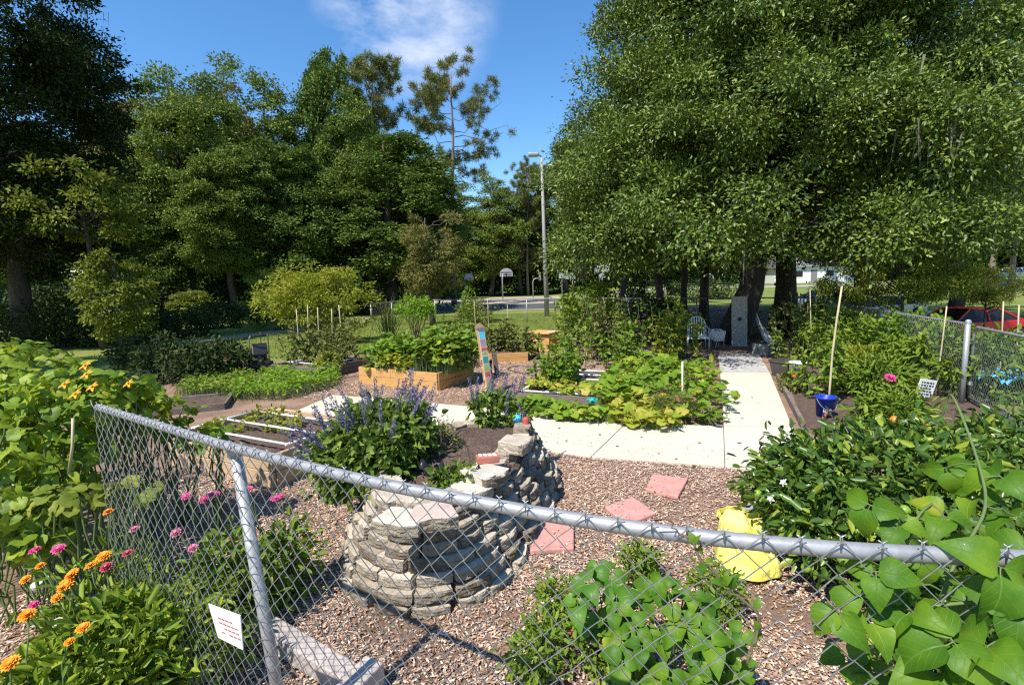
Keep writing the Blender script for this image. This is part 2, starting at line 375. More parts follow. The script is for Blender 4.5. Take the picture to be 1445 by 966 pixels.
def ground_mat(name, cols, scale, bump=0.6, mottled=None):
    m, nt, out = _new(name)
    p = nt.nodes.new('ShaderNodeBsdfPrincipled')
    tc = nt.nodes.new('ShaderNodeTexCoord')
    n1 = nt.nodes.new('ShaderNodeTexNoise'); n1.inputs['Scale'].default_value = scale; n1.inputs['Detail'].default_value = 10; n1.inputs['Roughness'].default_value = 0.7
    n2 = nt.nodes.new('ShaderNodeTexNoise'); n2.inputs['Scale'].default_value = scale * 0.05; n2.inputs['Detail'].default_value = 5
    ad = nt.nodes.new('ShaderNodeMath'); ad.operation = 'MULTIPLY_ADD'; ad.inputs[1].default_value = 0.55
    sub = nt.nodes.new('ShaderNodeMath'); sub.operation = 'MULTIPLY'; sub.inputs[1].default_value = 0.45
    nt.links.new(tc.outputs['Object'], n1.inputs['Vector']); nt.links.new(tc.outputs['Object'], n2.inputs['Vector'])
    nt.links.new(n2.outputs['Fac'], sub.inputs[0])
    nt.links.new(n1.outputs['Fac'], ad.inputs[0]); nt.links.new(sub.outputs[0], ad.inputs[2])
    rp = ramp(nt, cols)
    nt.links.new(ad.outputs[0], rp.inputs['Fac'])
    nt.links.new(rp.outputs['Color'], p.inputs['Base Color'])
    p.inputs['Roughness'].default_value = 0.95
    p.inputs['Specular IOR Level'].default_value = 0.15
    if bump:
        b = nt.nodes.new('ShaderNodeBump'); b.inputs['Strength'].default_value = bump; b.inputs['Distance'].default_value = 0.03
        nt.links.new(n1.outputs['Fac'], b.inputs['Height']); nt.links.new(b.outputs['Normal'], p.inputs['Normal'])
    nt.links.new(p.outputs['BSDF'], out.inputs['Surface'])
    return m


M['lawn'] = ground_mat('lawn', [(0.30, (0.10, 0.145, 0.03)), (0.5, (0.165, 0.205, 0.045)), (0.62, (0.24, 0.235, 0.075)), (0.75, (0.32, 0.26, 0.13))], 9)
M['litter'] = ground_mat('leaf_litter', [(0.3, (0.10, 0.065, 0.045)), (0.55, (0.20, 0.12, 0.085)), (0.75, (0.33, 0.20, 0.14))], 12)
M['mulch'] = ground_mat('mulch', [(0.30, (0.12, 0.072, 0.048)), (0.46, (0.27, 0.17, 0.115)), (0.60, (0.40, 0.27, 0.19)), (0.75, (0.52, 0.385, 0.29))], 38, 1.0)
M['sand'] = ground_mat('sand_track', [(0.3, (0.30, 0.25, 0.18)), (0.7, (0.46, 0.39, 0.29))], 6, 0.3)
M['asphalt'] = ground_mat('asphalt', [(0.3, (0.06, 0.06, 0.064)), (0.7, (0.12, 0.12, 0.125))], 20, 0.3)
M['pale_road'] = ground_mat('pale_road', [(0.3, (0.30, 0.285, 0.26)), (0.7, (0.42, 0.40, 0.37))], 8, 0.2)
M['path'] = ground_mat('path_concrete', [(0.30, (0.38, 0.335, 0.26)), (0.42, (0.53, 0.475, 0.375)), (0.55, (0.59, 0.535, 0.425)), (0.70, (0.64, 0.585, 0.47))], 11, 0.2)
M['path_shaded'] = ground_mat('shaded_concrete', [(0.3, (0.25, 0.24, 0.22)), (0.5, (0.40, 0.385, 0.36)), (0.7, (0.55, 0.53, 0.49))], 9, 0.2)  # greyer path concrete with the dappled shade put into its colour


# ------------------------------------------------------------------ object helpers
def tag(o, label=None, cat=None, group=None, kind=None):
    if label: o['label'] = label
    if cat: o['category'] = cat
    if group: o['group'] = group
    if kind: o['kind'] = kind
    return o


def thing(name, label, cat, loc=(0, 0, 0), rz=0.0, group=None):
    o = bpy.data.objects.new(name, None)
    COL.objects.link(o)
    o.empty_display_size = 0.1
    o.location = loc
    o.rotation_euler = (0, 0, rz)
    return tag(o, label, cat, group)


def link(name, me, parent=None, loc=None):
    o = bpy.data.objects.new(name, me)
    COL.objects.link(o)
    if parent is not None: o.parent = parent
    if loc is not None: o.location = loc
    return o


def copy_tree(o, parent=None):
    c = o.copy()
    COL.objects.link(c)
    if parent is not None: c.parent = parent
    for ch in list(o.children): copy_tree(ch, c)
    return c


def dup(o, loc, rz=0.0, s=1.0, label=None, cat=None, group=None):
    c = copy_tree(o)
    c.location = loc
    c.rotation_euler = (0, 0, rz)
    c.scale = (s, s, s) if not isinstance(s, tuple) else s
    if label: c['label'] = label
    if group: c['group'] = group
    return c


class MB:
    """Collects pieces of ONE mesh."""
    def __init__(self):
        self.v, self.f, self.m, self.uv, self.n, self.sm = [], [], [], [], 0, []

    def add(self, V, F, mi=0, uv=None, smooth=False):
        V = np.asarray(V, float)
        self.v.append(V)
        for f in F:
            f = np.asarray(f)
            if f.size == 0: continue
            self.f.append(f + self.n)
            self.m.append(np.full(len(f), mi))
            self.sm.append(np.full(len(f), smooth))
        self.uv.append(np.zeros((len(V), 2)) if uv is None else uv)
        self.n += len(V)
        return self

    def box(self, c, s, rz=0.0, mi=0, rx=0.0, ry=0.0):
        x, y, z = (np.array(s) / 2.0)
        V = np.array([(-x, -y, -z), (x, -y, -z), (x, y, -z), (-x, y, -z), (-x, -y, z), (x, -y, z), (x, y, z), (-x, y, z)])
        Rm = np.array(Matrix.Rotation(rz, 3, 'Z') @ Matrix.Rotation(ry, 3, 'Y') @ Matrix.Rotation(rx, 3, 'X'))
        V = V @ Rm.T + np.array(c)
        return self.add(V, [np.array([(0, 3, 2, 1), (4, 5, 6, 7), (0, 1, 5, 4), (1, 2, 6, 5), (2, 3, 7, 6), (3, 0, 4, 7)])], mi)

    def bar(self, a, b, w, h, mi=0):
        """box between two points, w wide (horizontal), h high"""
        a, b = Vector(a), Vector(b)
        d = (b - a)
        L = d.length
        d.normalize()
        s = d.cross(Vector((0, 0, 1)))
        s = Vector((1, 0, 0)) if s.length < 1e-4 else s.normalized()
        u = s.cross(d).normalized()
        V = []
        for p in (a, b):
            for i, j in ((-1, -1), (1, -1), (1, 1), (-1, 1)):
                V.append(p + s * (i * w / 2) + u * (j * h / 2))
        return self.add([tuple(x) for x in V], [np.array([(0, 1, 2, 3), (7, 6, 5, 4), (0, 4, 5, 1), (1, 5, 6, 2), (2, 6, 7, 3), (3, 7, 4, 0)])], mi)

    def tube(self, P, r, sides=6, mi=0, cap=True, smooth=True):
        P = np.asarray([tuple(p) for p in P], float)
        n = len(P)
        r = np.full(n, r) if np.isscalar(r) else np.asarray(r, float)
        T = np.gradient(P, axis=0)
        T /= np.linalg.norm(T, axis=1)[:, None] + 1e-9
        ref = np.array((0, 0, 1.0)) if abs(T[0][2]) < 0.8 else np.array((1.0, 0, 0))
        rings = []
        a = np.arange(sides) * 2 * np.pi / sides
        u = None
        for i in range(n):
            if u is None:
                u = np.cross(T[i], ref)
            else:
                u = u - T[i] * np.dot(u, T[i])
            u = u / (np.linalg.norm(u) + 1e-9)
            w = np.cross(T[i], u)
            rings.append(P[i] + r[i] * (np.cos(a)[:, None] * u + np.sin(a)[:, None] * w))
        V = np.concatenate(rings)
        i, j = np.meshgrid(np.arange(n - 1), np.arange(sides), indexing='ij')
        k = (j + 1) % sides
        F = np.stack([i * sides + j, i * sides + k, (i + 1) * sides + k, (i + 1) * sides + j], -1).reshape(-1, 4)
        self.add(V, [F], mi, smooth=smooth)
        if cap:
            self.f.append(np.array([np.arange(sides)[::-1] + self.n - len(V)])); self.m.append(np.array([mi])); self.sm.append(np.array([False]))
            self.f.append(np.array([np.arange(sides) + self.n - sides])); self.m.append(np.array([mi])); self.sm.append(np.array([False]))
        return self

    def lathe(self, c, prof, n=20, mi=0, smooth=True, sq=None):
        """prof: list of (r, z)"""
        a = np.arange(n) * 2 * np.pi / n
        if sq: a = a + sq
        V = np.concatenate([np.stack([r * np.cos(a), r * np.sin(a), np.full(n, z)], -1) for r, z in prof]) + np.array(c)
        m = len(prof)
        i, j = np.meshgrid(np.arange(m - 1), np.arange(n), indexing='ij')
        k = (j + 1) % n
        F = np.stack([i * n + j, i * n + k, (i + 1) * n + k, (i + 1) * n + j], -1).reshape(-1, 4)
        return self.add(V, [F], mi, smooth=smooth)

    def poly(self, pts, z0, z1, mi=0):
        """closed prism over a plan polygon"""
        n = len(pts)
        V = [(p[0], p[1], z0) for p in pts] + [(p[0], p[1], z1) for p in pts]
        k = np.arange(n)
        self.add(V, [np.array([k[::-1]]), np.array([k + n]), np.stack([k, (k + 1) % n, (k + 1) % n + n, k + n], -1)], mi)
        return self

    def mesh(self, name, mats):
        me = bpy.data.meshes.new(name)
        V = np.concatenate(self.v)
        me.vertices.add(len(V))
        me.vertices.foreach_set('co', V.astype(np.float32).ravel())
        tot = np.concatenate([np.full(len(f), f.shape[1]) for f in self.f])
        idx = np.concatenate([f.ravel() for f in self.f])
        me.loops.add(len(idx))
        me.loops.foreach_set('vertex_index', idx.astype(np.int32))
        me.polygons.add(len(tot))
        st = np.concatenate([[0], np.cumsum(tot)[:-1]])
        me.polygons.foreach_set('loop_start', st.astype(np.int32))
        me.polygons.foreach_set('material_index', np.concatenate(self.m).astype(np.int32))
        me.polygons.foreach_set('use_smooth', np.concatenate(self.sm).astype(bool))
        UV = np.concatenate(self.uv)
        if np.any(UV):
            lay = me.uv_layers.new(name='UVMap')
            lay.data.foreach_set('uv', UV[idx].astype(np.float32).ravel())
        for m in (mats if isinstance(mats, (list, tuple)) else [mats]):
            me.materials.append(m if not isinstance(m, str) else M[m])
        me.update()
        me.validate()
        return me

    def build(self, name, mats, parent=None, loc=None):
        return link(name, self.mesh(name, mats), parent, loc)


def bevel(o, w, seg=2):
    b = o.modifiers.new('bevel', 'BEVEL')
    b.width = w
    b.segments = seg
    b.limit_method = 'ANGLE'
    return o


# ------------------------------------------------------------------ leaf blades
def _tri(V, F3=None, F4=None):
    return np.array(V, float), [np.array(x) for x in (F3, F4) if x is not None]


SHAPE = {
    'd': _tri([(0, 0, 0), (.5, .5, .10), (1, 0, -.08), (.5, -.5, .10)], F3=[(0, 2, 1), (0, 3, 2)]),
    'o': _tri([(0, 0, 0), (.3, .45, .07), (.72, .36, .03), (1, 0, -.14), (.72, -.36, .03), (.3, -.45, .07)], F4=[(0, 3, 2, 1), (0, 5, 4, 3)]),
    'n': _tri([(0, .5, 0), (0, -.5, 0), (1, 0, -.05)], F3=[(0, 1, 2)]),
    'b': _tri([(0, .5, 0), (0, -.5, 0), (.45, .42, .12), (.45, -.42, .12), (.8, .28, .08), (.8, -.28, .08), (1, 0, -.08)], F4=[(0, 1, 3, 2), (2, 3, 5, 4)], F3=[(4, 5, 6)]),
    'c': _tri([(-.5, -.5, 0), (.5, -.5, 0), (.5, .5, 0), (-.5, .5, 0)], F4=[(0, 1, 2, 3)]),
}


def _bigleaf(rows, droop=0.22, fold=0.16):
    V = [(0, 0, 0)]
    for t, w in rows:
        z = 0.10 * math.sin(math.pi * t) - droop * t * t
        V += [(t, w, z + fold * w), (t, 0, z), (t, -w, z + fold * w)]
    V.append((1, 0, 0.0 - droop))
    F3, F4 = [(0, 2, 1), (0, 3, 2)], []
    for i in range(len(rows) - 1):
        a = 1 + 3 * i
        F4 += [(a, a + 1, a + 4, a + 3), (a + 1, a + 2, a + 5, a + 4)]
    e, a = len(V) - 1, 1 + 3 * (len(rows) - 1)
    F3 += [(a, a + 1, e), (a + 1, a + 2, e)]
    return _tri(V, F3, F4)


SHAPE['big'] = _bigleaf([(.06, .28), (.2, .44), (.38, .47), (.58, .37), (.78, .21), (.92, .08)], .42, .42)
SHAPE['long'] = _bigleaf([(.12, .22), (.35, .42), (.6, .36), (.85, .16)], 0.28, 0.22)


def _round():
    """broad lobed blade, cupped round its stalk: centre, inner ring, rim"""
    n = 13
    V, F4 = [(0.42, 0, -0.07)], []
    for q in (0.5, 1.0):
        for i in range(n):
            a = math.pi + 0.25 + (2 * math.pi - 0.5) * i / (n - 1)
            rr = 0.5 * q * (1 + (0.12 if q == 1 else 0.03) * math.cos(5 * a))
            wave = 0.035 * math.sin(4 * a) * q
            V.append((0.45 + rr * math.cos(a), rr * math.sin(a), (0.05 + 0.07 * math.sin(a) ** 2) * q ** .7 - 0.15 * q * q * max(0, math.cos(a)) + wave - .04 * (q == 1)))
    for i in range(n - 1):
        F4.append((1 + i, 1 + n + i, 2 + n + i, 2 + i))
    return _tri(V, F3=[(0, i, i + 1) for i in range(1, n)], F4=F4)


SHAPE['r'] = _round()


def unit(a):
    return a / (np.linalg.norm(a, axis=-1, keepdims=True) + 1e-9)


def blades(mb, P, T, N, L, W, shape='d', mi=0, smooth=None):
    """leaf blades at P, along T, facing N, of length L and width W"""
    V0, F0 = SHAPE[shape]
    if smooth is None: smooth = shape in ('r', 'big', 'long', 'o')
    P, T, N = np.asarray(P, float), unit(np.asarray(T, float)), np.asarray(N, float)
    n = len(P)
    L = np.broadcast_to(np.asarray(L, float), (n,))
    W = np.broadcast_to(np.asarray(W, float), (n,))
    S = unit(np.cross(N, T))
    N = np.cross(T, S)
    k = len(V0)
    V = (P[:, None, :] + V0[None, :, 0, None] * (T * L[:, None])[:, None, :] + V0[None, :, 1, None] * (S * W[:, None])[:, None, :]
         + V0[None, :, 2, None] * (N * L[:, None])[:, None, :])
    off = (np.arange(n) * k)[:, None, None]
    uv = np.tile(V0[:, :2], (n, 1))
    mb.add(V.reshape(-1, 3), [(f[None] + off).reshape(-1, f.shape[1]) for f in F0], mi, uv if shape in ('big', 'long') else None, smooth)


def rdir(g, n, up=0.0):
    d = unit(g.normal(size=(n, 3)))
    d[:, 2] += up
    return unit(d)


def bush_points(g, n, c, rad, shell=0.55, lobes=5, squash=1.0, lob=0.25, zmin=None):
    """points in an uneven ellipsoid, denser near its outside"""
    d = unit(g.normal(size=(n, 3)))
    ax = unit(g.normal(size=(lobes, 3)))
    am = g.uniform(-lob, lob * 1.2, lobes)
    f = 1 + (np.maximum(0, d @ ax.T) ** 3) @ am
    r = (shell + (1 - shell) * g.random(n) ** 0.6) * f
    P = np.array(c) + d * r[:, None] * np.array(rad)
    if zmin is not None:
        P[:, 2] = np.where(P[:, 2] < zmin, zmin + g.random(n) * 0.3 * rad[2], P[:, 2])
    return P, d


def tuft(g, mb, centers, cr, per, L, W, shape='d', flat_=0.6, mi=0, up=0.9, droop=-0.25, mid=None):
    """leaf clumps round the given centres"""
    n = len(centers) * per
    C = np.repeat(centers, per, 0)
    crr = np.repeat(np.broadcast_to(np.asarray(cr, float), (len(centers),)), per)
    off = g.normal(size=(n, 3)) * np.array((0.44, 0.44, 0.44 * flat_)) * crr[:, None]
    P = C + off
    out = off.copy()
    if mid is not None: out = out + unit(C - np.array(mid)) * crr[:, None] * 0.6
    T = unit(unit(out) + g.normal(size=(n, 3)) * 0.55 + np.array((0, 0, droop)))
    N = rdir(g, n, up)
    s = g.uniform(0.7, 1.3, n)
    blades(mb, P, T, N, L * s, W * s, shape, mi)


def boughs(g, mb, C, cr, sub, per, L, W, shape='d', flat_=0.55, mid=(0, 0, 0), mi=0):
    """leafy boughs: every bough is a flattened lobe of twig tufts, every tuft a tight bunch of blades"""
    nb = len(C)
    crr = np.repeat(cr, sub)
    CC = np.repeat(C, sub, 0)
    out = np.repeat(unit(C - np.array(mid)), sub, 0)
    d = unit(unit(g.normal(size=(nb * sub, 3))) + out * 0.55 + np.array((0, 0, 0.25)))
    S = CC + d * np.array((1, 1, flat_)) * (crr * g.uniform(0.45, 1.05, nb * sub))[:, None]
    n = len(S) * per
    P0 = np.repeat(S, per, 0)
    dd = np.repeat(d, per, 0)
    rr = np.repeat(crr * g.uniform(0.16, 0.34, len(crr)), per)
    off = g.normal(size=(n, 3)) * np.array((0.8, 0.8, 0.55)) * rr[:, None]
    T = unit(unit(off) * 0.7 + dd * 0.5 + g.normal(size=(n, 3)) * 0.5 + np.array((0, 0, -0.2)))
    N = unit(dd * 0.7 + np.array((0, 0, 0.65)) + g.normal(size=(n, 3)) * 0.55)
    s = g.uniform(0.65, 1.3, n)
    blades(mb, P0 + off, T, N, L * s, W * s, shape, mi)


def curve3(a, b, g, sag=0.0, n=5, wob=0.06):
    a, b = np.array(a, float), np.array(b, float)
    t = np.linspace(0, 1, n)[:, None]
    L = np.linalg.norm(b - a)
    w = np.zeros((n, 3))
    w[1:-1] = g.normal(size=(n - 2, 3)) * wob * L
    P = a + (b - a) * t + w
    P[:, 2] += sag * L * 4 * (t[:, 0] * (1 - t[:, 0]))
    return P


# ------------------------------------------------------------------ trees
def tree_mesh(seed, h, rad, zc, tr, nclump, per, L, W, cr, leafm, barkm='bark', shape='d', shell=0.55, lob=0.3, lean=(0, 0), limbs=26,
              fork=0.35, flat_=0.6, keep=None, moss=0, zmin=None, taper=0.0):
    """two meshes: trunk with its limbs, crown of leaf clumps.  rad = crown radii, zc = crown centre height"""
    g = np.random.default_rng(seed)
    top = np.array((lean[0], lean[1], h * 0.9))
    n = 9
    t = np.linspace(0, 1, n)
    P = np.outer(t, top)
    P[1:, :2] += np.cumsum(g.normal(size=(n - 1, 2)) * h * 0.008, 0)
    rr = tr * (1 - t) ** 0.8 + 0.03
    rr[0] *= 1.22
    tb = MB().tube(P, rr, 9)
    C, d = bush_points(g, nclump, (lean[0] * zc / h, lean[1] * zc / h, zc), rad, shell, 7, lob=lob, zmin=zmin)
    if taper:
        q = np.clip((C[:, 2] - zc) / rad[2], 0, 1.2)
        C[:, :2] *= (1 - taper * q)[:, None]
    if keep is not None: C = C[keep(C)]
    order = g.permutation(len(C))[:limbs]
    for k in order:
        zz = np.clip(C[k][2] - 0.35 * np.linalg.norm(C[k][:2] - P[0][:2]), h * fork * 0.6, h * 0.85)
        f = zz / (h * 0.9)
        p0 = np.array([np.interp(f, t, P[:, i]) for i in range(3)])
        r0 = np.interp(f, t, rr) * 0.5
        tb.tube(curve3(p0, C[k], g, 0.06, 6, 0.05), np.linspace(r0, 0.015, 6), 5, cap=False)
    lb = MB()
    s = g.uniform(0.6, 1.3, len(C)) * cr
    boughs(g, lb, C, s, 16, max(4, per // 16), L, W, shape, flat_, (lean[0] * zc / h, lean[1] * zc / h, zc * .8))
    tm = tb.mesh('trunk', barkm)
    cm = lb.mesh('crown', leafm)
    mm = None
    if moss:
        ms = MB()
        k = g.permutation(len(C))[:moss]
        for c in C[k]:
            m = 26
            P2 = c + g.normal(size=(m, 3)) * np.array((cr * 0.35, cr * 0.35, cr * 0.2))
            blades(ms, P2, np.tile((0, 0, -1.0), (m, 1)) + g.normal(size=(m, 3)) * 0.12, rdir(g, m), g.uniform(0.3, 0.9, m), 0.05, 'n')
        mm = ms.mesh('hanging_moss', 'moss')
    return tm, cm, mm


def tree(name, label, cat, meshes, loc, rz=0.0, s=1.0, group=None):
    t = thing(name, label, cat, loc, rz, group)
    t.scale = (s, s, s) if not isinstance(s, tuple) else s
    link('trunk', meshes[0], t)
    link('crown', meshes[1], t)
    if meshes[2] is not None: tag(link('hanging_moss', meshes[2], t), kind='stuff')
    return t


def pine_mesh(seed, h, z0, spread, tr, nbranch, tufts, L=0.45, per=70, wid=0.035, tr_=0.55):
    g = np.random.default_rng(seed)
    n = 10
    t = np.linspace(0, 1, n)
    P = np.zeros((n, 3)); P[:, 2] = t * h
    P[1:, :2] += np.cumsum(g.normal(size=(n - 1, 2)) * 0.12, 0)
    rr = tr * (1 - 0.85 * t)
    tb, lb = MB().tube(P, rr, 9), MB()
    cents = []
    for k in range(nbranch):
        f = z0 / h + (1 - z0 / h) * (k + g.random()) / nbranch
        p0 = np.array([np.interp(f, t, P[:, i]) for i in range(3)])
        a = g.uniform(0, 2 * np.pi)
        q = (f - z0 / h) / (1 - z0 / h)
        ln = spread * (0.55 + 0.6 * math.sin(math.pi * min(1, q * 0.85 + 0.15))) * g.uniform(0.6, 1.15)
        end = p0 + np.array((math.cos(a) * ln, math.sin(a) * ln, ln * g.uniform(0.1, 0.65)))
        B = curve3(p0, end, g, -0.10, 6, 0.05)
        tb.tube(B, np.linspace(np.interp(f, t, rr) * 0.42, 0.02, 6), 5, cap=False)
        m = max(2, int(tufts * (0.5 + g.random())))
        for _ in range(m):
            u = g.uniform(0.45, 1.0)
            b = np.array([np.interp(u, np.linspace(0, 1, 6), B[:, i]) for i in range(3)])
            e = b + g.normal(size=3) * np.array((0.75, 0.75, 0.5)) * tr_ * 1.6
            tb.tube([b, (b + e) / 2 + np.array((0, 0, -0.08)), e], [0.025, 0.018, 0.01], 4, cap=False)
            cents.append(e)
    C = np.array(cents)
    N = len(C) * per
    CC = np.repeat(C, per, 0)
    D = rdir(g, N, 0.25)
    blades(lb, CC + D * 0.12 + g.normal(size=(N, 3)) * tr_ * 0.26, D, rdir(g, N), L * g.uniform(0.7, 1.2, N), wid, 'n')
    return tb.mesh('trunk', 'bark_pine'), lb.mesh('crown', 'pine'), None


# ------------------------------------------------------------------ garden plants
def shrub(name, label, cat, loc, rad, n, L, W, leafm, seed, shape='o', zc=None, shell=0.45, lob=0.3, stems=14, stemm='stem_brown', group=None,
          clumps=None, up=0.7, cr=0.16, lean=(0, 0), flat_=0.8, smooth=False):
    """a leafy plant: stems fan out from its base to the leaf clumps"""
    g = np.random.default_rng(seed)
    t = thing(name, label, cat, loc, 0, group)
    zc = rad[2] if zc is None else zc
    k = clumps or max(12, n // 26)
    C, d = bush_points(g, k, (lean[0], lean[1], zc), rad, shell, 6, lob=lob, zmin=0.05)
    per = max(1, n // k)
    lb = MB()
    tuft(g, lb, C, cr * g.uniform(0.7, 1.3, k), per, L, W, shape, flat_, up=up, mid=(lean[0], lean[1], zc * 0.7))
    for v in lb.v: v[:, 2] = np.maximum(v[:, 2], 0.012)
    lb.build('foliage', leafm, t)
    sb = MB()
    for c in C[g.permutation(k)[:stems]]:
        b = np.array((g.normal() * rad[0] * 0.12, g.normal() * rad[1] * 0.12, -0.02))
        sb.tube(curve3(b, c, g, 0.05, 5, 0.04), np.linspace(0.012 + 0.008 * rad[2], 0.004, 5), 5, cap=False)
    sb.build('stem', stemm, t)
    t['seed_centres'] = 0
    del t['seed_centres']
    return t, C, g


def stalks(name, label, cat, loc, n, h, spread, leafm, seed, L=0.11, W=0.05, per=22, shape='o', group=None, stemm='stem', lean=0.2, h0=0.15, droop=-0.3):
    """upright leafy stalks from one root (tomato, pepper, okra)"""
    g = np.random.default_rng(seed)
    t = thing(name, label, cat, loc, 0, group)
    sb, lb = MB(), MB()
    for i in range(n):
        b = np.array((g.normal() * spread[0] * 0.5, g.normal() * spread[1] * 0.5, -0.02))
        hh = h * g.uniform(0.65, 1.05)
        e = b + np.array((g.normal() * lean * hh, g.normal() * lean * hh, hh))
        B = curve3(b, e, g, 0, 6, 0.03)
        sb.tube(B, np.linspace(0.011, 0.004, 6), 5, cap=False)
        u = g.uniform(h0, 1, per)
        P = np.stack([np.interp(u, np.linspace(0, 1, 6), B[:, k]) for k in range(3)], -1)
        T = rdir(g, per, 0.1); T[:, 2] += droop * 0.5; T = unit(T)
        off = T * g.uniform(0.02, 0.14, per)[:, None] * (1.2 - 0.6 * u[:, None])
        # compound leaf: three blades on each stalk
        for sgn in (-0.7, 0, 0.7):
            ca, sa = math.cos(sgn), math.sin(sgn)
            T2 = np.stack([T[:, 0] * ca - T[:, 1] * sa, T[:, 0] * sa + T[:, 1] * ca, T[:, 2]], -1)
            s = g.uniform(0.65, 1.2, per)
            blades(lb, P + off, T2, rdir(g, per, 1.0), L * s, W * s, shape)
    lb.build('foliage', leafm, t)
    sb.build('stem', stemm, t)
    return t


def patch(name, label, cat, pts, n, L, leafm, seed, h=(0.12, 0.35), shape='r', group=None, z0=0.0, stemm='stem', wr=1.0, edge=0.0):
    """low spreading plant: blades on leaf stalks over a plan polygon"""
    g = np.random.default_rng(seed)
    pts = np.array([(p[0], p[1]) for p in pts])
    c = pts.mean(0)
    t = thing(name, label, cat, (c[0], c[1], z0), 0, group)
    P = inside(g, pts, n) - c
    P += g.normal(size=P.shape) * edge
    bump = 0.5 + 0.5 * np.sin(P[:, 0] * 5.1 + seed) * np.cos(P[:, 1] * 4.3 + seed * 2)
    Z = h[0] + (h[1] - h[0]) * (0.45 * bump + 0.55 * g.random(n))
    T = rdir(g, n, 0.0); T[:, 2] *= 0.35; T = unit(T)
    N = rdir(g, n, 1.6)
    s = g.uniform(0.6, 1.25, n) * L
    lb, sb = MB(), MB()
    A = np.column_stack([P, Z])
    blades(lb, A, T, N, s, s * wr, shape)
    B = np.column_stack([P - T[:, :2] * 0.06 + g.normal(size=(n, 2)) * 0.03, np.full(n, 0.0)])
    ax = np.cross(unit(A - B), unit(g.normal(size=(n, 3))))
    blades(sb, B, A - B, ax, np.linalg.norm(A - B, axis=1) * 1.02, 0.008, 'n')
    blades(sb, B, A - B, np.cross(ax, A - B), np.linalg.norm(A - B, axis=1) * 1.02, 0.008, 'n')
    lb.build('foliage', leafm, t)
    sb.build('stem', stemm, t)
    return t


def in_poly(P, poly):
    x, y = P[:, 0], P[:, 1]
    ins = np.zeros(len(P), bool)
    j = len(poly) - 1
    for i in range(len(poly)):
        xi, yi, xj, yj = *poly[i], *poly[j]
        c = ((yi > y) != (yj > y)) & (x < (xj - xi) * (y - yi) / (yj - yi + 1e-12) + xi)
        ins ^= c
        j = i
    return ins


def inside(g, poly, n):
    poly = np.asarray(poly, float)
    lo, hi = poly.min(0), poly.max(0)
    out = np.zeros((0, 2))
    while len(out) < n:
        Q = lo + g.random((n * 2, 2)) * (hi - lo)
        out = np.concatenate([out, Q[in_poly(Q, poly)]])
    return out[:n]


def flower_mesh(name, petal, r=0.03, n=14, layers=3, dome=0.35, seed=0):
    g = np.random.default_rng(seed)
    mb = MB()
    for l in range(layers):
        k = max(5, n - 3 * l)
        a = np.arange(k) * 2 * np.pi / k + l * 0.3
        up = 0.15 + dome * l
        T = np.stack([np.cos(a), np.sin(a), np.full(k, up)], -1) + g.normal(size=(k, 3)) * 0.06
        P = np.zeros((k, 3)); P[:, 2] = l * r * 0.12
        blades(mb, P, T, np.stack([-np.cos(a) * up, -np.sin(a) * up, np.ones(k)], -1), r * (1 - 0.22 * l), r * 0.5, 'o')
    mb.lathe((0, 0, 0), [(0.001, r * 0.34), (r * 0.14, r * 0.32), (r * 0.2, r * 0.2), (r * 0.05, -0.0), (0.004, -0.02)], 8, 1)
    return mb.mesh(name, [petal, 'flower_eye'])


def rock_mesh(seed, r=0.15, sq=(1, 0.8, 0.6), m='limestone'):
    import bmesh
    bm = bmesh.new()
    bmesh.ops.create_icosphere(bm, subdivisions=3, radius=1)
    g = np.random.default_rng(seed)
    ax = unit(g.normal(size=(9, 3)))
    of = g.uniform(0.62, 0.95, 9)
    for v in bm.verts:
        d = np.array(v.co)
        k = 1.0
        for a, o in zip(ax, of):
            q = float(d @ a)
            if q > 0.05: k = min(k, o / q)
        k += g.normal() * 0.02
        v.co = Vector(d * min(k, 1.0) * np.array(sq) * r)
    me = bpy.data.meshes.new('rock')
    bm.to_mesh(me)
    bm.free()
    me.materials.append(M[m])
    return me


def block_mesh(seed, L=0.30, D=0.17, H=0.10, m='stone', rough=0.004):
    """a split-faced wall block: wider, chipped front, narrow back"""
    import bmesh
    g = np.random.default_rng(seed)
    bm = bmesh.new()
    bmesh.ops.create_cube(bm, size=1)
    bmesh.ops.subdivide_edges(bm, edges=bm.edges[:], cuts=5, use_grid_fill=True)
    ph = g.uniform(0, 6.28, 8)
    for v in bm.verts:
        x, y, z = v.co
        taper = 1 - 0.24 * (y + 0.5)
        edge = max(abs(x), abs(z)) * 2
        n = 0.8 * math.sin(x * 9 + ph[0]) * math.sin(z * 7 + ph[1]) + g.normal() * 0.9
        front = max(0, -y * 2) ** 3
        bulge = front * (0.016 * (1 - (2 * x) ** 2) + rough * n)
        nx = x * L * taper + g.normal() * 0.0025
        ny = y * D - bulge + (0.007 * front if edge > 0.95 else 0)
        nz = z * H * (1 - 0.04 * front * (1 + math.sin(x * 8 + ph[4]))) + g.normal() * 0.0012 + 0.003 * math.sin(x * 5 + ph[5])
        v.co = (nx, ny, nz)
    me = bpy.data.meshes.new('block')
    bm.to_mesh(me)
    bm.free()
    me.materials.append(M[m])
    me.materials.append(M['stone_face_shaded'])
    for f in me.polygons:                       # split front: rougher, its colour darkened for weathering and for its dimmer light
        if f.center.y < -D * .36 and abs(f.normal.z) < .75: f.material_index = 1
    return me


# ================================================================== SETTING
FD = Vector((0.345, 0.939, 0)).normalized()          # the garden's long axis


def gz(x, y):
    x, y = np.asarray(x, float), np.asarray(y, float)
    d = (x - 6.8) * 0.939 - (y - 7.4) * 0.345
    z = -1.0 * smooth(1.5, 8, d) * (1 - smooth(32, 55, y))
    return z + 0.9 * smooth(42, 62, y) * smooth(6, 18, x)


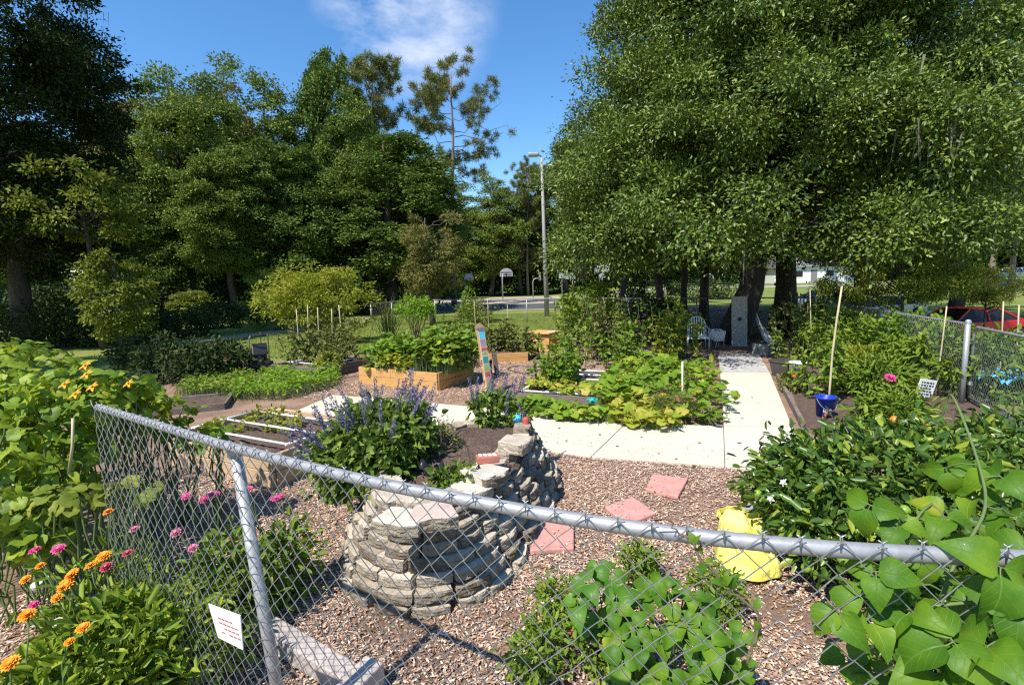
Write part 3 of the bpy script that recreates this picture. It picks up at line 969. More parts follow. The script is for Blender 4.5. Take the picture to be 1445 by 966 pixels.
def axis_pts(lo, hi, a, b, fine, far):
    left = a - np.geomspace(0.6, a - lo, far)[::-1]
    right = b + np.geomspace(0.6, hi - b, far)
    return np.concatenate([left, np.arange(a, b, fine), [b], right])


def grid(name, X, Y, mat, dz, poly=None):
    nx, ny = len(X), len(Y)
    gx, gy = np.meshgrid(X, Y, indexing='ij')
    V = np.stack([gx, gy, gz(gx, gy) + dz], -1).reshape(-1, 3)
    i, j = np.meshgrid(np.arange(nx - 1), np.arange(ny - 1), indexing='ij')
    F = np.stack([i * ny + j, (i + 1) * ny + j, (i + 1) * ny + j + 1, i * ny + j + 1], -1).reshape(-1, 4)
    o = MB().add(V, [F], smooth=True).build(name, mat)
    return tag(o, kind='structure')


def strip(name, a, b, c, d, mat, dz, n=24, m=8):
    """bilinear ground sheet between four plan corners"""
    u, v = np.meshgrid(np.linspace(0, 1, n), np.linspace(0, 1, m), indexing='ij')
    a, b, c, d = [np.array((p[0], p[1])) for p in (a, b, c, d)]
    Q = (a * (1 - u[..., None]) + b * u[..., None]) * (1 - v[..., None]) + (d * (1 - u[..., None]) + c * u[..., None]) * v[..., None]
    V = np.concatenate([Q, (gz(Q[..., 0], Q[..., 1]) + dz)[..., None]], -1).reshape(-1, 3)
    i, j = np.meshgrid(np.arange(n - 1), np.arange(m - 1), indexing='ij')
    F = np.stack([i * m + j, (i + 1) * m + j, (i + 1) * m + j + 1, i * m + j + 1], -1).reshape(-1, 4)
    o = MB().add(V, [F], smooth=True).build(name, mat)
    return tag(o, kind='structure')


def sheet(name, pts, mat, z):
    mb = MB()
    mb.add([(p[0], p[1], z) for p in pts], [np.array([np.arange(len(pts))])])
    return tag(mb.build(name, mat), kind='structure')


grid('lawn_ground', axis_pts(-900, 900, -14, 34, 1.0, 16), axis_pts(-300, 1500, -4, 60, 1.0, 16), 'lawn', 0.0)
MULCH = [(-7, -2), (-7.5, 4), (-10.5, 8.5), (-9.6, 12.6), (-6, 14.2), (-3, 15.5), (1.5, 16.6), (6, 17.2), (9.9, 16.6), (9.0, 14), (7.5, 10), (6.6, 7.4), (4.8, 2), (3.6, -2)]
sheet('mulch_ground', MULCH, 'mulch', 0.006)
strip('oak_shade_litter', (3.2, 15.2), (13.5, 17.0), (17, 36), (3.0, 34), 'litter', 0.022)
strip('bare_sand_court', (-11, 37.5), (5, 37.5), (7, 74), (-16, 74), 'sand', 0.014)
strip('asphalt_court', (-10, 38.5), (3.6, 38.5), (4.6, 48), (-12, 48), 'asphalt', 0.032)
strip('sand_path', at(205, 494), at(520, 454), at(520, 449), at(225, 486), 'sand', 0.014)
strip('road', (15.5, 4), (22.5, 1.5), (31, 36), (25, 38), 'pale_road', 0.03, 40, 10)
strip('far_road', (8, 60), (60, 53), (62, 56.5), (8, 63), 'pale_road', 0.03, 30, 8)

# concrete path: separate slabs with open joints
pth = MB()
pth2 = MB()


def slab(mb, pts, inset=0.008):
    P = np.array([(p[0], p[1]) for p in pts])
    c = P.mean(0)
    P = P + unit(c - P) * inset
    if np.cross(P[1] - P[0], P[2] - P[1]) < 0: P = P[::-1]
    mb.poly(P, -0.05, 0.03)


slab(pth, [at(413, 584), at(470, 559), at(560, 566), at(520, 606)])
slab(pth, [at(520, 606), at(560, 566), at(700, 579), at(668, 626)])
slab(pth, [at(668, 626), at(700, 579), at(884, 599), at(834, 648)])
slab(pth, [at(834, 648), at(884, 599), at(1021, 604), at(1023, 662)])
slab(pth, [at(1023, 662), at(1021, 604), at(1118, 604), at(1145, 678)])
slab(pth, [at(1021, 604), at(1019, 567), at(1103, 568), at(1118, 604)])
slab(pth, [at(1019, 567), at(1016, 527), at(1086, 527), at(1103, 568)])
slab(pth2, [at(1016, 527), at(1013, 500), at(1071, 500), at(1086, 527)])
tag(pth.build('concrete_path', 'path'), kind='structure')
tag(pth2.build('shaded_path', 'path_shaded'), kind='structure')
# path kerb board on its right
kb = MB().bar(at(1097, 531, .05), at(1133, 600, .05), 0.05, 0.12)
tag(kb.build('timber_edging', 'old_wood'), 'long timber edging board along the right side of the pale path', 'edging')

# loose wood chips over the mulch
gC = np.random.default_rng(5)


def chips(name, n, poly, Ls, mat='chip'):
    Q = inside(gC, poly, n)
    f = np.sin(Q[:, 0] * 3.1 + 1.3 * np.sin(Q[:, 1] * 2.3)) + np.sin(Q[:, 1] * 4.2 + 1.1 * np.sin(Q[:, 0] * 3.7)) + .8 * np.sin(Q[:, 0] * 8.1 + Q[:, 1] * 6.3)
    Q = Q[gC.random(n) < 0.5 + 0.25 * f + 0.32]
    n = len(Q)
    mb = MB()
    T = rdir(gC, n); T[:, 2] *= 0.18
    N = rdir(gC, n, 2.6)
    P = np.column_stack([Q, gC.uniform(0.010, 0.026, n)])
    blades(mb, P, T, N, Ls[0] + (Ls[1] - Ls[0]) * gC.random(n) ** 1.8, gC.uniform(0.004, 0.011, n), 'c')
    o = mb.build(name, mat)
    return tag(o, 'loose brown and tan wood chips spread over the garden ground', 'wood chips', kind='stuff')


chips('wood_chips', 190000, [(-3.2, 2.0), (-3.6, 5.2), (-1, 6.0), (.4, 5.75), (2.4, 5.1), (3.0, 2.2), (1.2, 1.2), (-1.2, 1.2)], (0.010, 0.036))
chips('wood_chips', 45000, [(-4.2, 9.2), (-2.2, 12.5), (3.4, 14.2), (5.6, 14.2), (4.4, 10.5), (.8, 9.6), (-1.5, 8.0), (-3.4, 8.6)], (0.03, 0.075))

chips('wood_chips', 500, [(-3.4, 7.2), (.48, 5.85), (2.4, 5.15), (2.6, 5.6), (.6, 6.4), (-3.2, 7.9)], (0.01, 0.03))
WCH = bpy.data.objects[[o.name for o in bpy.data.objects if o.name.startswith('wood_chips')][-1]]
WCH.location.z = .022
chips('dry_leaves', 900, [(-3.2, 2.0), (-3.6, 5.2), (-1, 6.0), (.4, 5.75), (2.4, 5.1), (3.0, 2.2), (1.2, 1.2), (-1.2, 1.2)], (0.03, 0.075), 'fallen')

for quad in ([(750, 735), (810, 737), (810, 774), (748, 777)], [(893, 701), (926, 724), (884, 741), (853, 715)], [(921, 669), (971, 675), (957, 701), (911, 690)]):
    chips('wood_chips', 26, [tuple(at(x, y, .05))[:2] for x, y in quad], (0.01, 0.03))
    bpy.data.objects[[o.name for o in bpy.data.objects if o.name.startswith('wood_chips')][-1]].location.z = .04

# grass blades on the lawn
gG = np.random.default_rng(8)


def grass(poly, n, h, w, label):
    Q = inside(gG, poly, n)
    P = np.column_stack([Q, gz(Q[:, 0], Q[:, 1]) - 0.005])
    mb = MB()
    T = rdir(gG, n, 1.0)
    blades(mb, P, T, rdir(gG, n), h * gG.uniform(0.5, 1.3, n), w, 'n')
    return tag(mb.build('grass', 'grass'), label, 'grass', kind='stuff')


grass([(-13, 13.5), (-6.2, 14.4), (-3, 15.7), (2, 16.8), (3, 33), (-8, 33), (-16, 24)], 60000, 0.07, 0.022, 'short sunny lawn grass behind the vegetable beds')
grass([(6.9, 6.4), (9.2, 13.2), (13, 22), (17.5, 18), (13.5, 5)], 40000, 0.08, 0.02, 'rough lawn grass on the bank outside the right fence')

# fallen leaves on the path
gF = np.random.default_rng(81)
for k, (x, y) in enumerate([(870, 630), (930, 640), (905, 617), (985, 625), (845, 612), (800, 622), (955, 648), (1050, 590), (1040, 625), (790, 603), (980, 655), (1060, 560)]):
    p = at(x, y, .034)
    b = MB()
    blades(b, [(0, 0, 0)], [(gF.normal(), gF.normal(), .05)], [(gF.normal() * .2, gF.normal() * .2, 1)], gF.uniform(.04, .075), .035, 'o')
    o = b.build('fallen_leaf', 'fallen')
    o.location = p
    tag(o, 'dry brown leaf lying on the pale concrete path', 'leaf', 'fallen leaves on the path')

# ================================================================== WOODS
W = [tree_mesh(101, 19, (4.0, 4.0, 7.4), 10.8, .30, 200, 420, .20, .12, .95, 'wood_a', shell=.4, lob=.65, shape='d', flat_=.75, taper=.25),
     tree_mesh(102, 20, (3.8, 3.8, 8.2), 11.0, .30, 200, 420, .19, .12, .95, 'wood_b', shell=.4, lob=.65, shape='d', flat_=.75, taper=.3),
     tree_mesh(103, 16, (3.8, 3.8, 6.4), 9.0, .26, 170, 420, .20, .12, .95, 'wood_a', shell=.4, lob=.7, shape='d', flat_=.7, taper=.2),
     tree_mesh(104, 17, (3.2, 3.2, 7.4), 9.2, .25, 170, 420, .19, .12, .9, 'wood_b', shell=.4, lob=.6, shape='d', flat_=.8, taper=.35),
     tree_mesh(105, 13, (3.2, 3.2, 4.4), 8.2, .2, 110, 360, .18, .11, .85, 'wood_c', shell=.4, lob=.65, shape='d', flat_=.7)]


WTOP = []
for w_ in W:
    zz = np.zeros(len(w_[1].vertices) * 3, np.float32)
    w_[1].vertices.foreach_get('co', zz)
    WTOP.append(float(np.percentile(zz[2::3], 99.7)))


def tree_at(name, label, mi, px, D, top, h0, wpx=None, rz=0.0, group=None, gzv=None, w0=4.5):
    """stand tree mesh mi (own height h0, own crown radius w0) so that it spans to pixel row top at depth D"""
    p = dp(px, hz(px), D)
    z = float(gz(p.x, p.y))
    ztop = dp(px, top, D).z
    h0 = WTOP[mi]
    s = (ztop - z) / h0
    sx = s if wpx is None else (wpx / FPX * D) / (2 * w0)
    return tree(name, label, 'tree', W[mi], (p.x, p.y, z - .05), rz, (sx, sx, s), group)


tree_at('broadleaf_tree', 'olive brown tree crown just right of the big dark tree', 4, 205, 40, 120, 13, 150, .4, w0=3.4)
tree_at('broadleaf_tree', 'grey green rounded tree in front of the left woods', 0, 270, 36, 108, 18.6, 170, 1.2)
tree_at('broadleaf_tree', 'tall open tree with airy top left of the slim dark tree', 2, 385, 40, 84, 15.6, 165, 2.1)
tree_at('broadleaf_tree', 'slim dark tree rising beside the left pine', 3, 476, 42, 76, 16.8, 105, .3, w0=3.8)
tree_at('broadleaf_tree', 'broad dark green tree below the pine crowns', 1, 560, 38, 190, 19.4, 215, 2.9, w0=4.2)
tree_at('broadleaf_tree', 'mid green tree leaning over the golden shrub', 3, 420, 36, 205, 16.8, 150, 4.0, w0=3.8)
tree_at('broadleaf_tree', 'dense tree between the olive tree and the dark hedge', 1, 225, 33, 232, 19.4, 130, 5.2, w0=4.2)
tree_at('broadleaf_tree', 'dark tree with low boughs left of centre', 0, 325, 33, 215, 18.6, 140, 3.3)
tree_at('broadleaf_tree', 'narrow pale tree between the grey green tree and the airy tree', 2, 322, 39, 100, 15.6, 95, 5.5)
tree_at('broadleaf_tree', 'narrow tree just left of the airy topped tree', 4, 352, 44, 118, 13, 90, 3.5, w0=3.4)
tree_at('broadleaf_tree', 'leafy tree below and right of the bushier pine', 0, 512, 41, 150, 18.6, 120, 2.4)
tree_at('broadleaf_tree', 'mid green tree left of the bare pine trunk, lower than the pines', 2, 606, 42, 205, 15.6, 110, 1.1)
tree_at('broadleaf_tree', 'rounded olive tree right of the tall pine trunk', 2, 692, 80, 238, 15.6, 110, .9)
tree_at('broadleaf_tree', 'small dull tree left of the light pole', 4, 735, 82, 262, 13, 90, 2.0, w0=3.4)
tree_at('broadleaf_tree', 'dark tree standing behind the light pole', 1, 800, 84, 225, 19.4, 120, 1.0, w0=4.2)
gB = np.random.default_rng(33)
for k, px in enumerate(range(-60, 1010, 62)):
    D = (60 if px < 600 else 88) + 9 * gB.random() + (6 if k % 2 else 0)
    top = 165 + 55 * gB.random() if px < 600 else 270 + 40 * gB.random()
    tree_at('broadleaf_tree', 'tree of the dark back row of the woods, half hidden by nearer trees', int(gB.integers(0, 4)), px + gB.uniform(-15, 15), D, top,
            (18.6, 19.4, 15.6, 16.8)[0], 150, gB.uniform(0, 6), 'back row of the woods')
for k, px in enumerate((1180, 1265, 1340, 1420, 1500)):
    tree_at('broadleaf_tree', 'distant tree beyond the road, behind the parked cars', (0, 2, 3, 1, 2)[k], px, 85 + 6 * (k % 2), (290, 300, 270, 255, 260)[k], 17, 140, k * 1.3, 'distant trees beyond the road')

# understory of the woods
for k, px in enumerate(range(-70, 640, 62)):
    p = dp(px, hz(px), 64 + 6 * (k % 2))
    shrub('thicket', 'far dark thicket closing the view behind the left woods', 'shrub', (p.x, p.y, 0), (4.6, 3, 2.9), 1400, .42, .24, 'wood_b', 460 + k, 'd', zc=2.4, clumps=60, cr=1.0, stems=6,
          group='far thickets behind the left woods')
for k, px in enumerate(range(1190, 1500, 66)):
    p = dp(px, hz(px), 100)
    shrub('thicket', 'far thicket beyond the road at the right', 'shrub', (p.x, p.y, float(gz(p.x, p.y))), (7, 4, 3.2), 1200, .6, .34, 'wood_a', 480 + k, 'd', zc=2.6, clumps=60, cr=1.4, stems=6,
          group='far thickets beyond the road')
for k, (px, D, rr, hh, lab, mt) in enumerate([
        (40, 30, 3.4, 2.6, 'dark thicket at the far left foot of the woods', 'dusk'),
        (260, 34, 4.2, 3.2, 'dark thicket below the grey green tree', 'dusk'), (470, 36, 4.4, 3.4, 'dark thicket behind the golden shrub', 'dusk'),
        (350, 36, 4.0, 3.0, 'dark thicket left of the golden shrub', 'dusk'),
        (560, 40, 4.6, 3.6, 'dark thicket behind the pale grass clump', 'dusk'), (655, 86, 6.5, 5.2, 'dark thicket behind the basketball court', 'dusk'),
        (740, 88, 6.5, 5.0, 'dark thicket behind the light pole', 'dusk'), (845, 88, 6.5, 5.2, 'dark thicket behind the striped backboard', 'dusk'), (940, 86, 6, 4.6, 'dark thicket beyond the oak trunks', 'dusk')]):
    p = dp(px, hz(px), D)
    shrub('thicket', lab, 'shrub', (p.x, p.y, float(gz(p.x, p.y))), (rr, rr * .7, hh * .5), 3600, .30, .17, mt, 400 + k, 'd', zc=hh * .5, clumps=70, cr=.8, stems=8)

for k, px in enumerate(range(600, 1130, 65)):
    p = dp(px, hz(px), 96 + 5 * (k % 2))
    shrub('thicket', 'far dark thicket closing the view behind the court and trunks', 'shrub', (p.x, p.y, float(gz(p.x, p.y))), (6.5, 4, 3.4), 1300, .6, .34, 'wood_b', 440 + k, 'd', zc=3.0, clumps=60, cr=1.4, stems=6,
          group='far thickets behind the court')

for k, (px, D, r, h, lab) in enumerate([(872, 33, 2.0, 2.2, 'dark bush standing in for shade behind the dark vine trellis'), (925, 38, 2.2, 2.0, 'dark bush standing in for shade between the slim oak trunks'),
                                        (978, 42, 2.0, 1.9, 'dark bush standing in for shade behind the metal armchair, far back'), (1185, 30, 1.8, 1.7, 'dark bush standing in for shade by the picket fence'), (1012, 46, 1.8, 1.8, 'dark bush standing in for shade near the bent pole')]):
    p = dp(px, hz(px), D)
    shrub('shade_bush', lab, 'shrub', (p.x, p.y, float(gz(p.x, p.y))), (r, r * .7, h * .5), 1500, .2, .12, 'dusk', 900 + k, 'd', zc=h * .5, clumps=45, cr=.5, stems=8)  # bushes added to darken the band that lies in shade under the oaks

# far woods closing the horizon
gW = np.random.default_rng(71)
n = 52000
ang = gW.uniform(R(-62), R(62), n)
rad = gW.uniform(125, 150, n)
hh = gW.random(n) ** .8 * (9 + 3 * np.sin(ang * 19) + 2 * np.sin(ang * 47 + 1))
fw = MB()
P = np.column_stack([np.sin(ang) * rad, np.cos(ang) * rad, hh])
P[:, 2] += gz(P[:, 0], P[:, 1])
blades(fw, P, rdir(gW, n), rdir(gW, n, .5), gW.uniform(.9, 1.8, n), .9, 'd')
tag(fw.build('far_woods', 'wood_b'), 'dark far woods closing the horizon all round', 'woods', kind='stuff')

# pines
PM = pine_mesh(11, 24.5, 14.0, 4.6, .34, 27, 9, per=120, wid=.055, tr_=.45)
PM2 = pine_mesh(17, 24.0, 12.5, 3.4, .28, 34, 8, per=150, wid=.06)
p = dp(640, hz(640), 46)
tree('pine_tree', 'tall pine with a long bare trunk and open crown against the sky', 'tree', PM, (p.x, p.y, 0), 0.6, 24.0 / 24.5 * (dp(640, 74, 46).z / 25.8))
p = dp(540, hz(540), 48)
tree('pine_tree', 'bushier pine with its crown just left of the bare trunked pine', 'tree', PM2, (p.x, p.y, 0), 2.0, dp(540, 76, 48).z / 25.2)
p = dp(745, hz(745), 79)
tree('pine_tree', 'smaller distant pine standing left of the light pole', 'tree', PM2, (p.x, p.y, 0), 4.0, dp(745, 232, 79).z / 24.0)

# cedar
p = at(611, 459)
CM = tree_mesh(140, 6.2, (1.7, 1.7, 2.1), 3.5, .11, 60, 260, .17, .045, .55, 'cedar', shape='n', lob=.55, limbs=30, fork=.3, flat_=.45)
tree('cedar_tree', 'small olive brown cedar behind the back fence, below the tall pine', 'tree', CM, (p.x, p.y, 0), 0, dp(611, 298, p.y).z / 5.9)

# small pale trees on the left
PL = tree_mesh(141, 5.0, (1.3, 1.3, 2.0), 2.7, .08, 50, 150, .15, .08, .5, 'lime', shape='o', lob=.4)
p = dp(165, hz(165), 17.6)
tree('sapling', 'pale green sapling under the left trees, right of the leaning trunk', 'tree', PL, (p.x, p.y, 0), 0, dp(165, 346, 17.6).z / 4.9)
p = dp(268, hz(268), 31)
tree('sapling', 'low pale green sapling behind the dark hedge', 'tree', PL, (p.x, p.y, 0), 2, (.85, .85, dp(268, 408, 31).z / 4.9))
p = dp(138, hz(138), 18.2)
tree('broadleaf_tree', 'sunlit olive bough tree behind the pale sapling', 'tree', tree_mesh(142, 8.6, (2.4, 2.0, 1.5), 6.6, .14, 44, 170, .2, .1, .7, 'lime', shape='o', lob=.5), (p.x, p.y, 0), 0, (.72, .72, .74))

# the big dark trees on the left
LT = tree_mesh(150, 17.5, (5.0, 5.0, 7.4), 9.6, .38, 250, 700, .15, .075, 1.15, 'oak_shaded', 'bark', lob=.35, shape='o', shell=.42, lean=(-.8, 0), limbs=40, moss=24, zmin=2.6)
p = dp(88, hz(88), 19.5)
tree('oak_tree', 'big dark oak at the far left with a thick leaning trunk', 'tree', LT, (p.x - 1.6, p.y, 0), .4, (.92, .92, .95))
tree('oak_tree', 'unseen dark oak added outside the left edge to shade the left beds', 'tree', LT, (-18.5, 6.0, 0), 2.6, (.8, .8, .85))  # out of view, added to throw shade on the left beds

# ================================================================== THE OAKS ON THE RIGHT
OK1 = tree_mesh(201, 15, (5.6, 5.6, 9.8), 4.4, .36, 330, 1150, .10, .048, .98, 'oak', 'bark_dark', lob=.26, lean=(2.9, 0), taper=.45, keep=lambda C: C[:, 0] > -4.4 + .42 * (C[:, 2] - 5), shape='o', limbs=60, fork=.3, zmin=2.7, moss=30, shell=.6)
OK2 = tree_mesh(202, 15, (6.6, 6.4, 8.8), 6.4, .38, 220, 1100, .12, .056, 1.2, 'oak', 'bark_dark', lob=.34, shape='o', limbs=60, fork=.3, zmin=5.2, moss=46, shell=.6)
p = at(1045, 492)
tree('oak_tree', 'huge spreading oak shading the end of the pale path', 'tree', OK1, (p.x + .25, p.y + 1.3, 0), 0.0, (1.0, 1.0, 1.0))
p = at(1090, 474)
tree('oak_tree', 'thick trunked oak right of the grey slab', 'tree', OK2, (p.x + .4, p.y, 0), 4.6, (.84, .84, 1.06))
p = dp(1222, hz(1222), 25)
tree('oak_tree', 'oak behind the right fence with hanging grey moss', 'tree', OK2, (p.x, p.y, float(gz(p.x, p.y)) - .1), 3.6, (.95, .9, .95))
p = dp(1405, hz(1405), 27)
tree('oak_tree', 'dark oak at the right edge of the view beyond the red car', 'tree', OK2, (p.x + 1.5, p.y + 4, float(gz(p.x + 1.5, p.y + 4)) - .1), 5.0, (1.0, 1.0, 1.05))
OK3 = tree_mesh(203, 11, (4.0, 4.0, 3.6), 7.4, .17, 100, 500, .13, .06, 1.0, 'oak', 'bark_dark', lob=.3, shape='o', limbs=30, zmin=3.2)
for k, (px, D, lab) in enumerate([(995, 21, 'slim oak with a dark straight trunk behind the metal chair'), (930, 24, 'slim oak left of the dark trunks, behind the tomato plants'),
                                  (965, 30, 'slender oak deep in the shade behind the other trunks'), (880, 30, 'slender oak above the dark vine trellis')]):
    p = dp(px, hz(px), D)
    tree('oak_tree', lab, 'tree', OK3, (p.x, p.y, 0), k * 1.7, (1.0, 1.0, 1.0))
# small trees near the road
SM = tree_mesh(210, 4.2, (2.5, 2.0, .85), 3.25, .07, 64, 200, .13, .05, .62, 'lime', 'bark', lob=.35, shape='o', limbs=30, fork=.5, flat_=.35)
p = dp(1280, hz(1280), 11.3)
z = float(gz(p.x, p.y))
tree('sapling', 'light green layered sapling in front of the red car', 'tree', SM, (p.x, p.y, z), 0, ((160 / FPX * 11.3) / 5.4,) * 2 + ((dp(1280, 362, 11.3).z - z) / 4.1,))
p = dp(1395, hz(1395), 18.5)
z = float(gz(p.x, p.y))
tree('sapling', 'thin drooping sapling above the tail of the red car', 'tree', SM, (p.x, p.y, z), 2.2, (.38, .38, (dp(1395, 380, 18.5).z - z) / 4.1))
TK = tree_mesh(211, 14, (2.6, 2.6, 3.0), 10.5, .24, 50, 140, .3, .16, 1.1, 'wood_b', 'bark_pine', lob=.4, shape='o')
for k, px in enumerate((1404, 1428, 1452)):
    p = dp(px, hz(px), 46 + 3 * k)
    tree('tree', ('leftmost of the brown trunks', 'middle one of the brown trunks', 'rightmost of the brown trunks')[k] + ' at the right edge beyond the road', 'tree', TK, (p.x, p.y, float(gz(p.x, p.y)) - .05), k)

# dark hedge shrubs under the left trees
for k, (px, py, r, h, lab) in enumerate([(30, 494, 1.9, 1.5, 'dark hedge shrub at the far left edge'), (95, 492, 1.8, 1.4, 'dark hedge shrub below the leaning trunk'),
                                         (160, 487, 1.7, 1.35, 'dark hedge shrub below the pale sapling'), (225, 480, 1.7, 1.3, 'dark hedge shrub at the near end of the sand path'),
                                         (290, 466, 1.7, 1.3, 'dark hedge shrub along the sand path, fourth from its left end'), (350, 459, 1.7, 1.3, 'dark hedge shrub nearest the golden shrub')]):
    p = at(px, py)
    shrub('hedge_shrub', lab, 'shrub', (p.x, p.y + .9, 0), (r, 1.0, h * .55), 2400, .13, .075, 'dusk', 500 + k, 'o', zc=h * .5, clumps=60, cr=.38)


# ================================================================== FENCES
def arc(pts):
    pts = np.array(pts, float)
    s = np.concatenate([[0], np.cumsum(np.linalg.norm(np.diff(pts, axis=0), axis=1))])
    return pts, s


def along(path, u):
    pts, s = path
    u = np.asarray(u, float)
    xy = np.stack([np.interp(u, s, pts[:, i]) for i in range(pts.shape[1])], -1)
    e = 0.02
    t = np.stack([np.interp(u + e, s, pts[:, i]) - np.interp(u - e, s, pts[:, i]) for i in range(pts.shape[1])], -1)
    return xy, unit(t)


def dense(pts, n=60):
    """smooth curve through plan points (Catmull-Rom)"""
    P = np.array(pts, float)
    P = np.vstack([2 * P[0] - P[1], P, 2 * P[-1] - P[-2]])
    out = []
    for i in range(1, len(P) - 2):
        for t in np.linspace(0, 1, n, endpoint=False):
            a, b, c, d = P[i - 1], P[i], P[i + 1], P[i + 2]
            out.append(0.5 * ((2 * b) + (c - a) * t + (2 * a - 5 * b + 4 * c - d) * t * t + (3 * b - a - 3 * c + d) * t ** 3))
    out.append(P[-2])
    return out


def mesh_wires(path, u0, u1, z0, z1, Wd, r, side, sides=4, barb=0.0, zfun=None, seed=1, off=0.0):
    g = np.random.default_rng(seed)
    mb = MB()
    hw = Wd / 2
    nr = int((z1 - z0) / hw)
    nw = int((u1 - u0) / hw)
    k = np.arange(nr + 1)
    for i in range(nw):
        ph = i % 2
        par = (k + ph) % 2
        u = u0 + (i + par) * hw
        z = z1 - k * hw + 0.003 * np.sin(i * 1.7 + k * .6) + g.normal(size=len(k)) * 0.0014
        u = u + g.normal(size=len(k)) * 0.0014
        xy, t = along(path, u)
        nrm = np.stack([-t[:, 1], t[:, 0]], -1)
        o = off + np.where(par == 1, r * 1.1, -r * 1.1) * (1 if ph == 0 else -1)
        if barb: o = np.where(k == 0, off + 0.004, o)
        xy = xy + nrm * (side * o)[:, None]
        zz = z + (zfun(xy) if zfun else 0)
        P = np.column_stack([xy, zz])
        mb.tube(P, r, sides, cap=False)
        if barb and par[0] == 0 or (barb and False):
            b = P[0]
            for sg in (-1, 1):
                e = b + np.array((t[0][0] * sg * 0.009, t[0][1] * sg * 0.009, barb))
                mb.tube([b + np.array((0, 0, -0.02)), b + np.array((-t[0][0] * sg * 0.002, -t[0][1] * sg * 0.002, barb * .5)), e], r * 0.9, sides, cap=True)
    return mb


RZ = 1.40
near_px = [(138, 574), (220, 599), (325, 630), (500, 674), (700, 713), (850, 738), (1000, 758), (1200, 776), (1445, 788)]
near = [tuple(at(x, y, RZ))[:2] for x, y in near_px]
d_ = np.array(near[-1]) - np.array(near[-2])
near += [tuple(np.array(near[-1]) + d_ * 0.8), tuple(np.array(near[-1]) + d_ * 2.0)]
npath = arc(dense(near, 20))
ntot = npath[1][-1]
t = thing('chain_link_fence', 'near galvanised chain link fence crossing the foreground with a thick top rail', 'fence', (near[2][0], near[2][1], 0))
o0 = np.array((near[2][0], near[2][1], 0))
xy, _ = along(npath, np.linspace(0, ntot, 140))
MB().tube(np.column_stack([xy, np.full(140, RZ)]) - o0, 0.0185, 14).build('rail', 'galv', t)
w = mesh_wires(npath, 0.0, ntot, 0.03, RZ + 0.028, 0.078, 0.0019, -1, 5, 0.014, off=0.0215)
for v in w.v: v -= o0
w.build('wire_mesh', 'wire', t)
# posts: leaning as in the photo
pt = np.array(at(327, 634, RZ - .03))
q = ray(386, 966)
_, tg = along(npath, [npath[1][np.argmin(np.linalg.norm(npath[0] - pt[:2], axis=1))]])
nr = np.array((-tg[0][1], tg[0][0], 0))
tt = nr @ (pt - np.array((0, 0, CAM_H))) / (nr @ np.array(q))
pb = np.array((0, 0, CAM_H)) + np.array(q) * tt
dirn = pb - pt
foot = pt + dirn * (pt[2] + .05) / (pt[2] - pb[2])
back = np.array((nr[0], nr[1], 0)) * 0.012
MB().tube([foot - o0 + back, pt - o0 + back], 0.024, 14).build('post', 'galv_old', t)
MB().lathe(tuple(pt - o0 + back), [(0.001, .012), (.016, .01), (.028, -.004), (.029, -.03), (.026, -.031)], 14).build('post_cap', 'galv', t)
e1 = along(npath, [ntot - 0.3])[0][0]
MB().tube([(e1[0] - o0[0], e1[1] - o0[1], -.05), (e1[0] - o0[0], e1[1] - o0[1], RZ - .02)], 0.026, 14).build('post', 'galv_old', t)

# small white card wired to the fence, left
c_tl, c_br = at(303, 846, .55), None


def on_fence(px, py, off=0.0):
    """point where the view line meets the near fence surface"""
    best, bp = 1e9, None
    d = ray(px, py)
    for a, b in zip(npath[0][:-1], npath[0][1:]):
        n = np.array((-(b - a)[1], (b - a)[0]))
        den = n @ np.array((d.x, d.y))
        if abs(den) < 1e-9: continue
        s = n @ a / den
        p = np.array((d.x, d.y)) * s
        f = (p - a) @ (b - a) / ((b - a) @ (b - a))
        if -0.05 <= f <= 1.05 and s > 0:
            tn = unit(b - a)
            return np.array((p[0], p[1], CAM_H + d.z * s)) - np.array((-tn[1], tn[0], 0)) * off, tn
    return None, None


cs = [on_fence(x, y, .03)[0] for x, y in ((304, 846), (349, 862), (353, 910), (318, 893))]
cc = np.mean(cs, 0)
t = thing('card_sign', 'small white card with faint red writing wired to the fence beside its post', 'sign', tuple(cc))
tn = on_fence(330, 880)[1]
nn = np.array((tn[1], -tn[0], 0))
cb = MB()
fr = [tuple(c - cc) for c in cs] + [tuple(c - cc - nn * .004) for c in cs]
cb.add(fr, [np.array([(0, 1, 2, 3), (7, 6, 5, 4), (0, 4, 5, 1), (1, 5, 6, 2), (2, 6, 7, 3), (3, 7, 4, 0)])])
cb.build('card', 'white', t)
wb = MB()
e_u, e_v = (cs[1] - cs[0]), (cs[3] - cs[0])
for r_ in range(4):
    for k in range(5):
        if (r_ * 5 + k) % 6 == 4: continue
        o_ = cs[0] - cc + nn * .002 + e_u * (.22 + .12 * k) + e_v * (.3 + .14 * r_)
        wb.add([tuple(o_), tuple(o_ + e_u * .085), tuple(o_ + e_u * .08 + e_v * .05), tuple(o_ + e_v * .045)], [np.array([(0, 3, 2, 1)])])
wb.build('writing', 'ink_red', t)

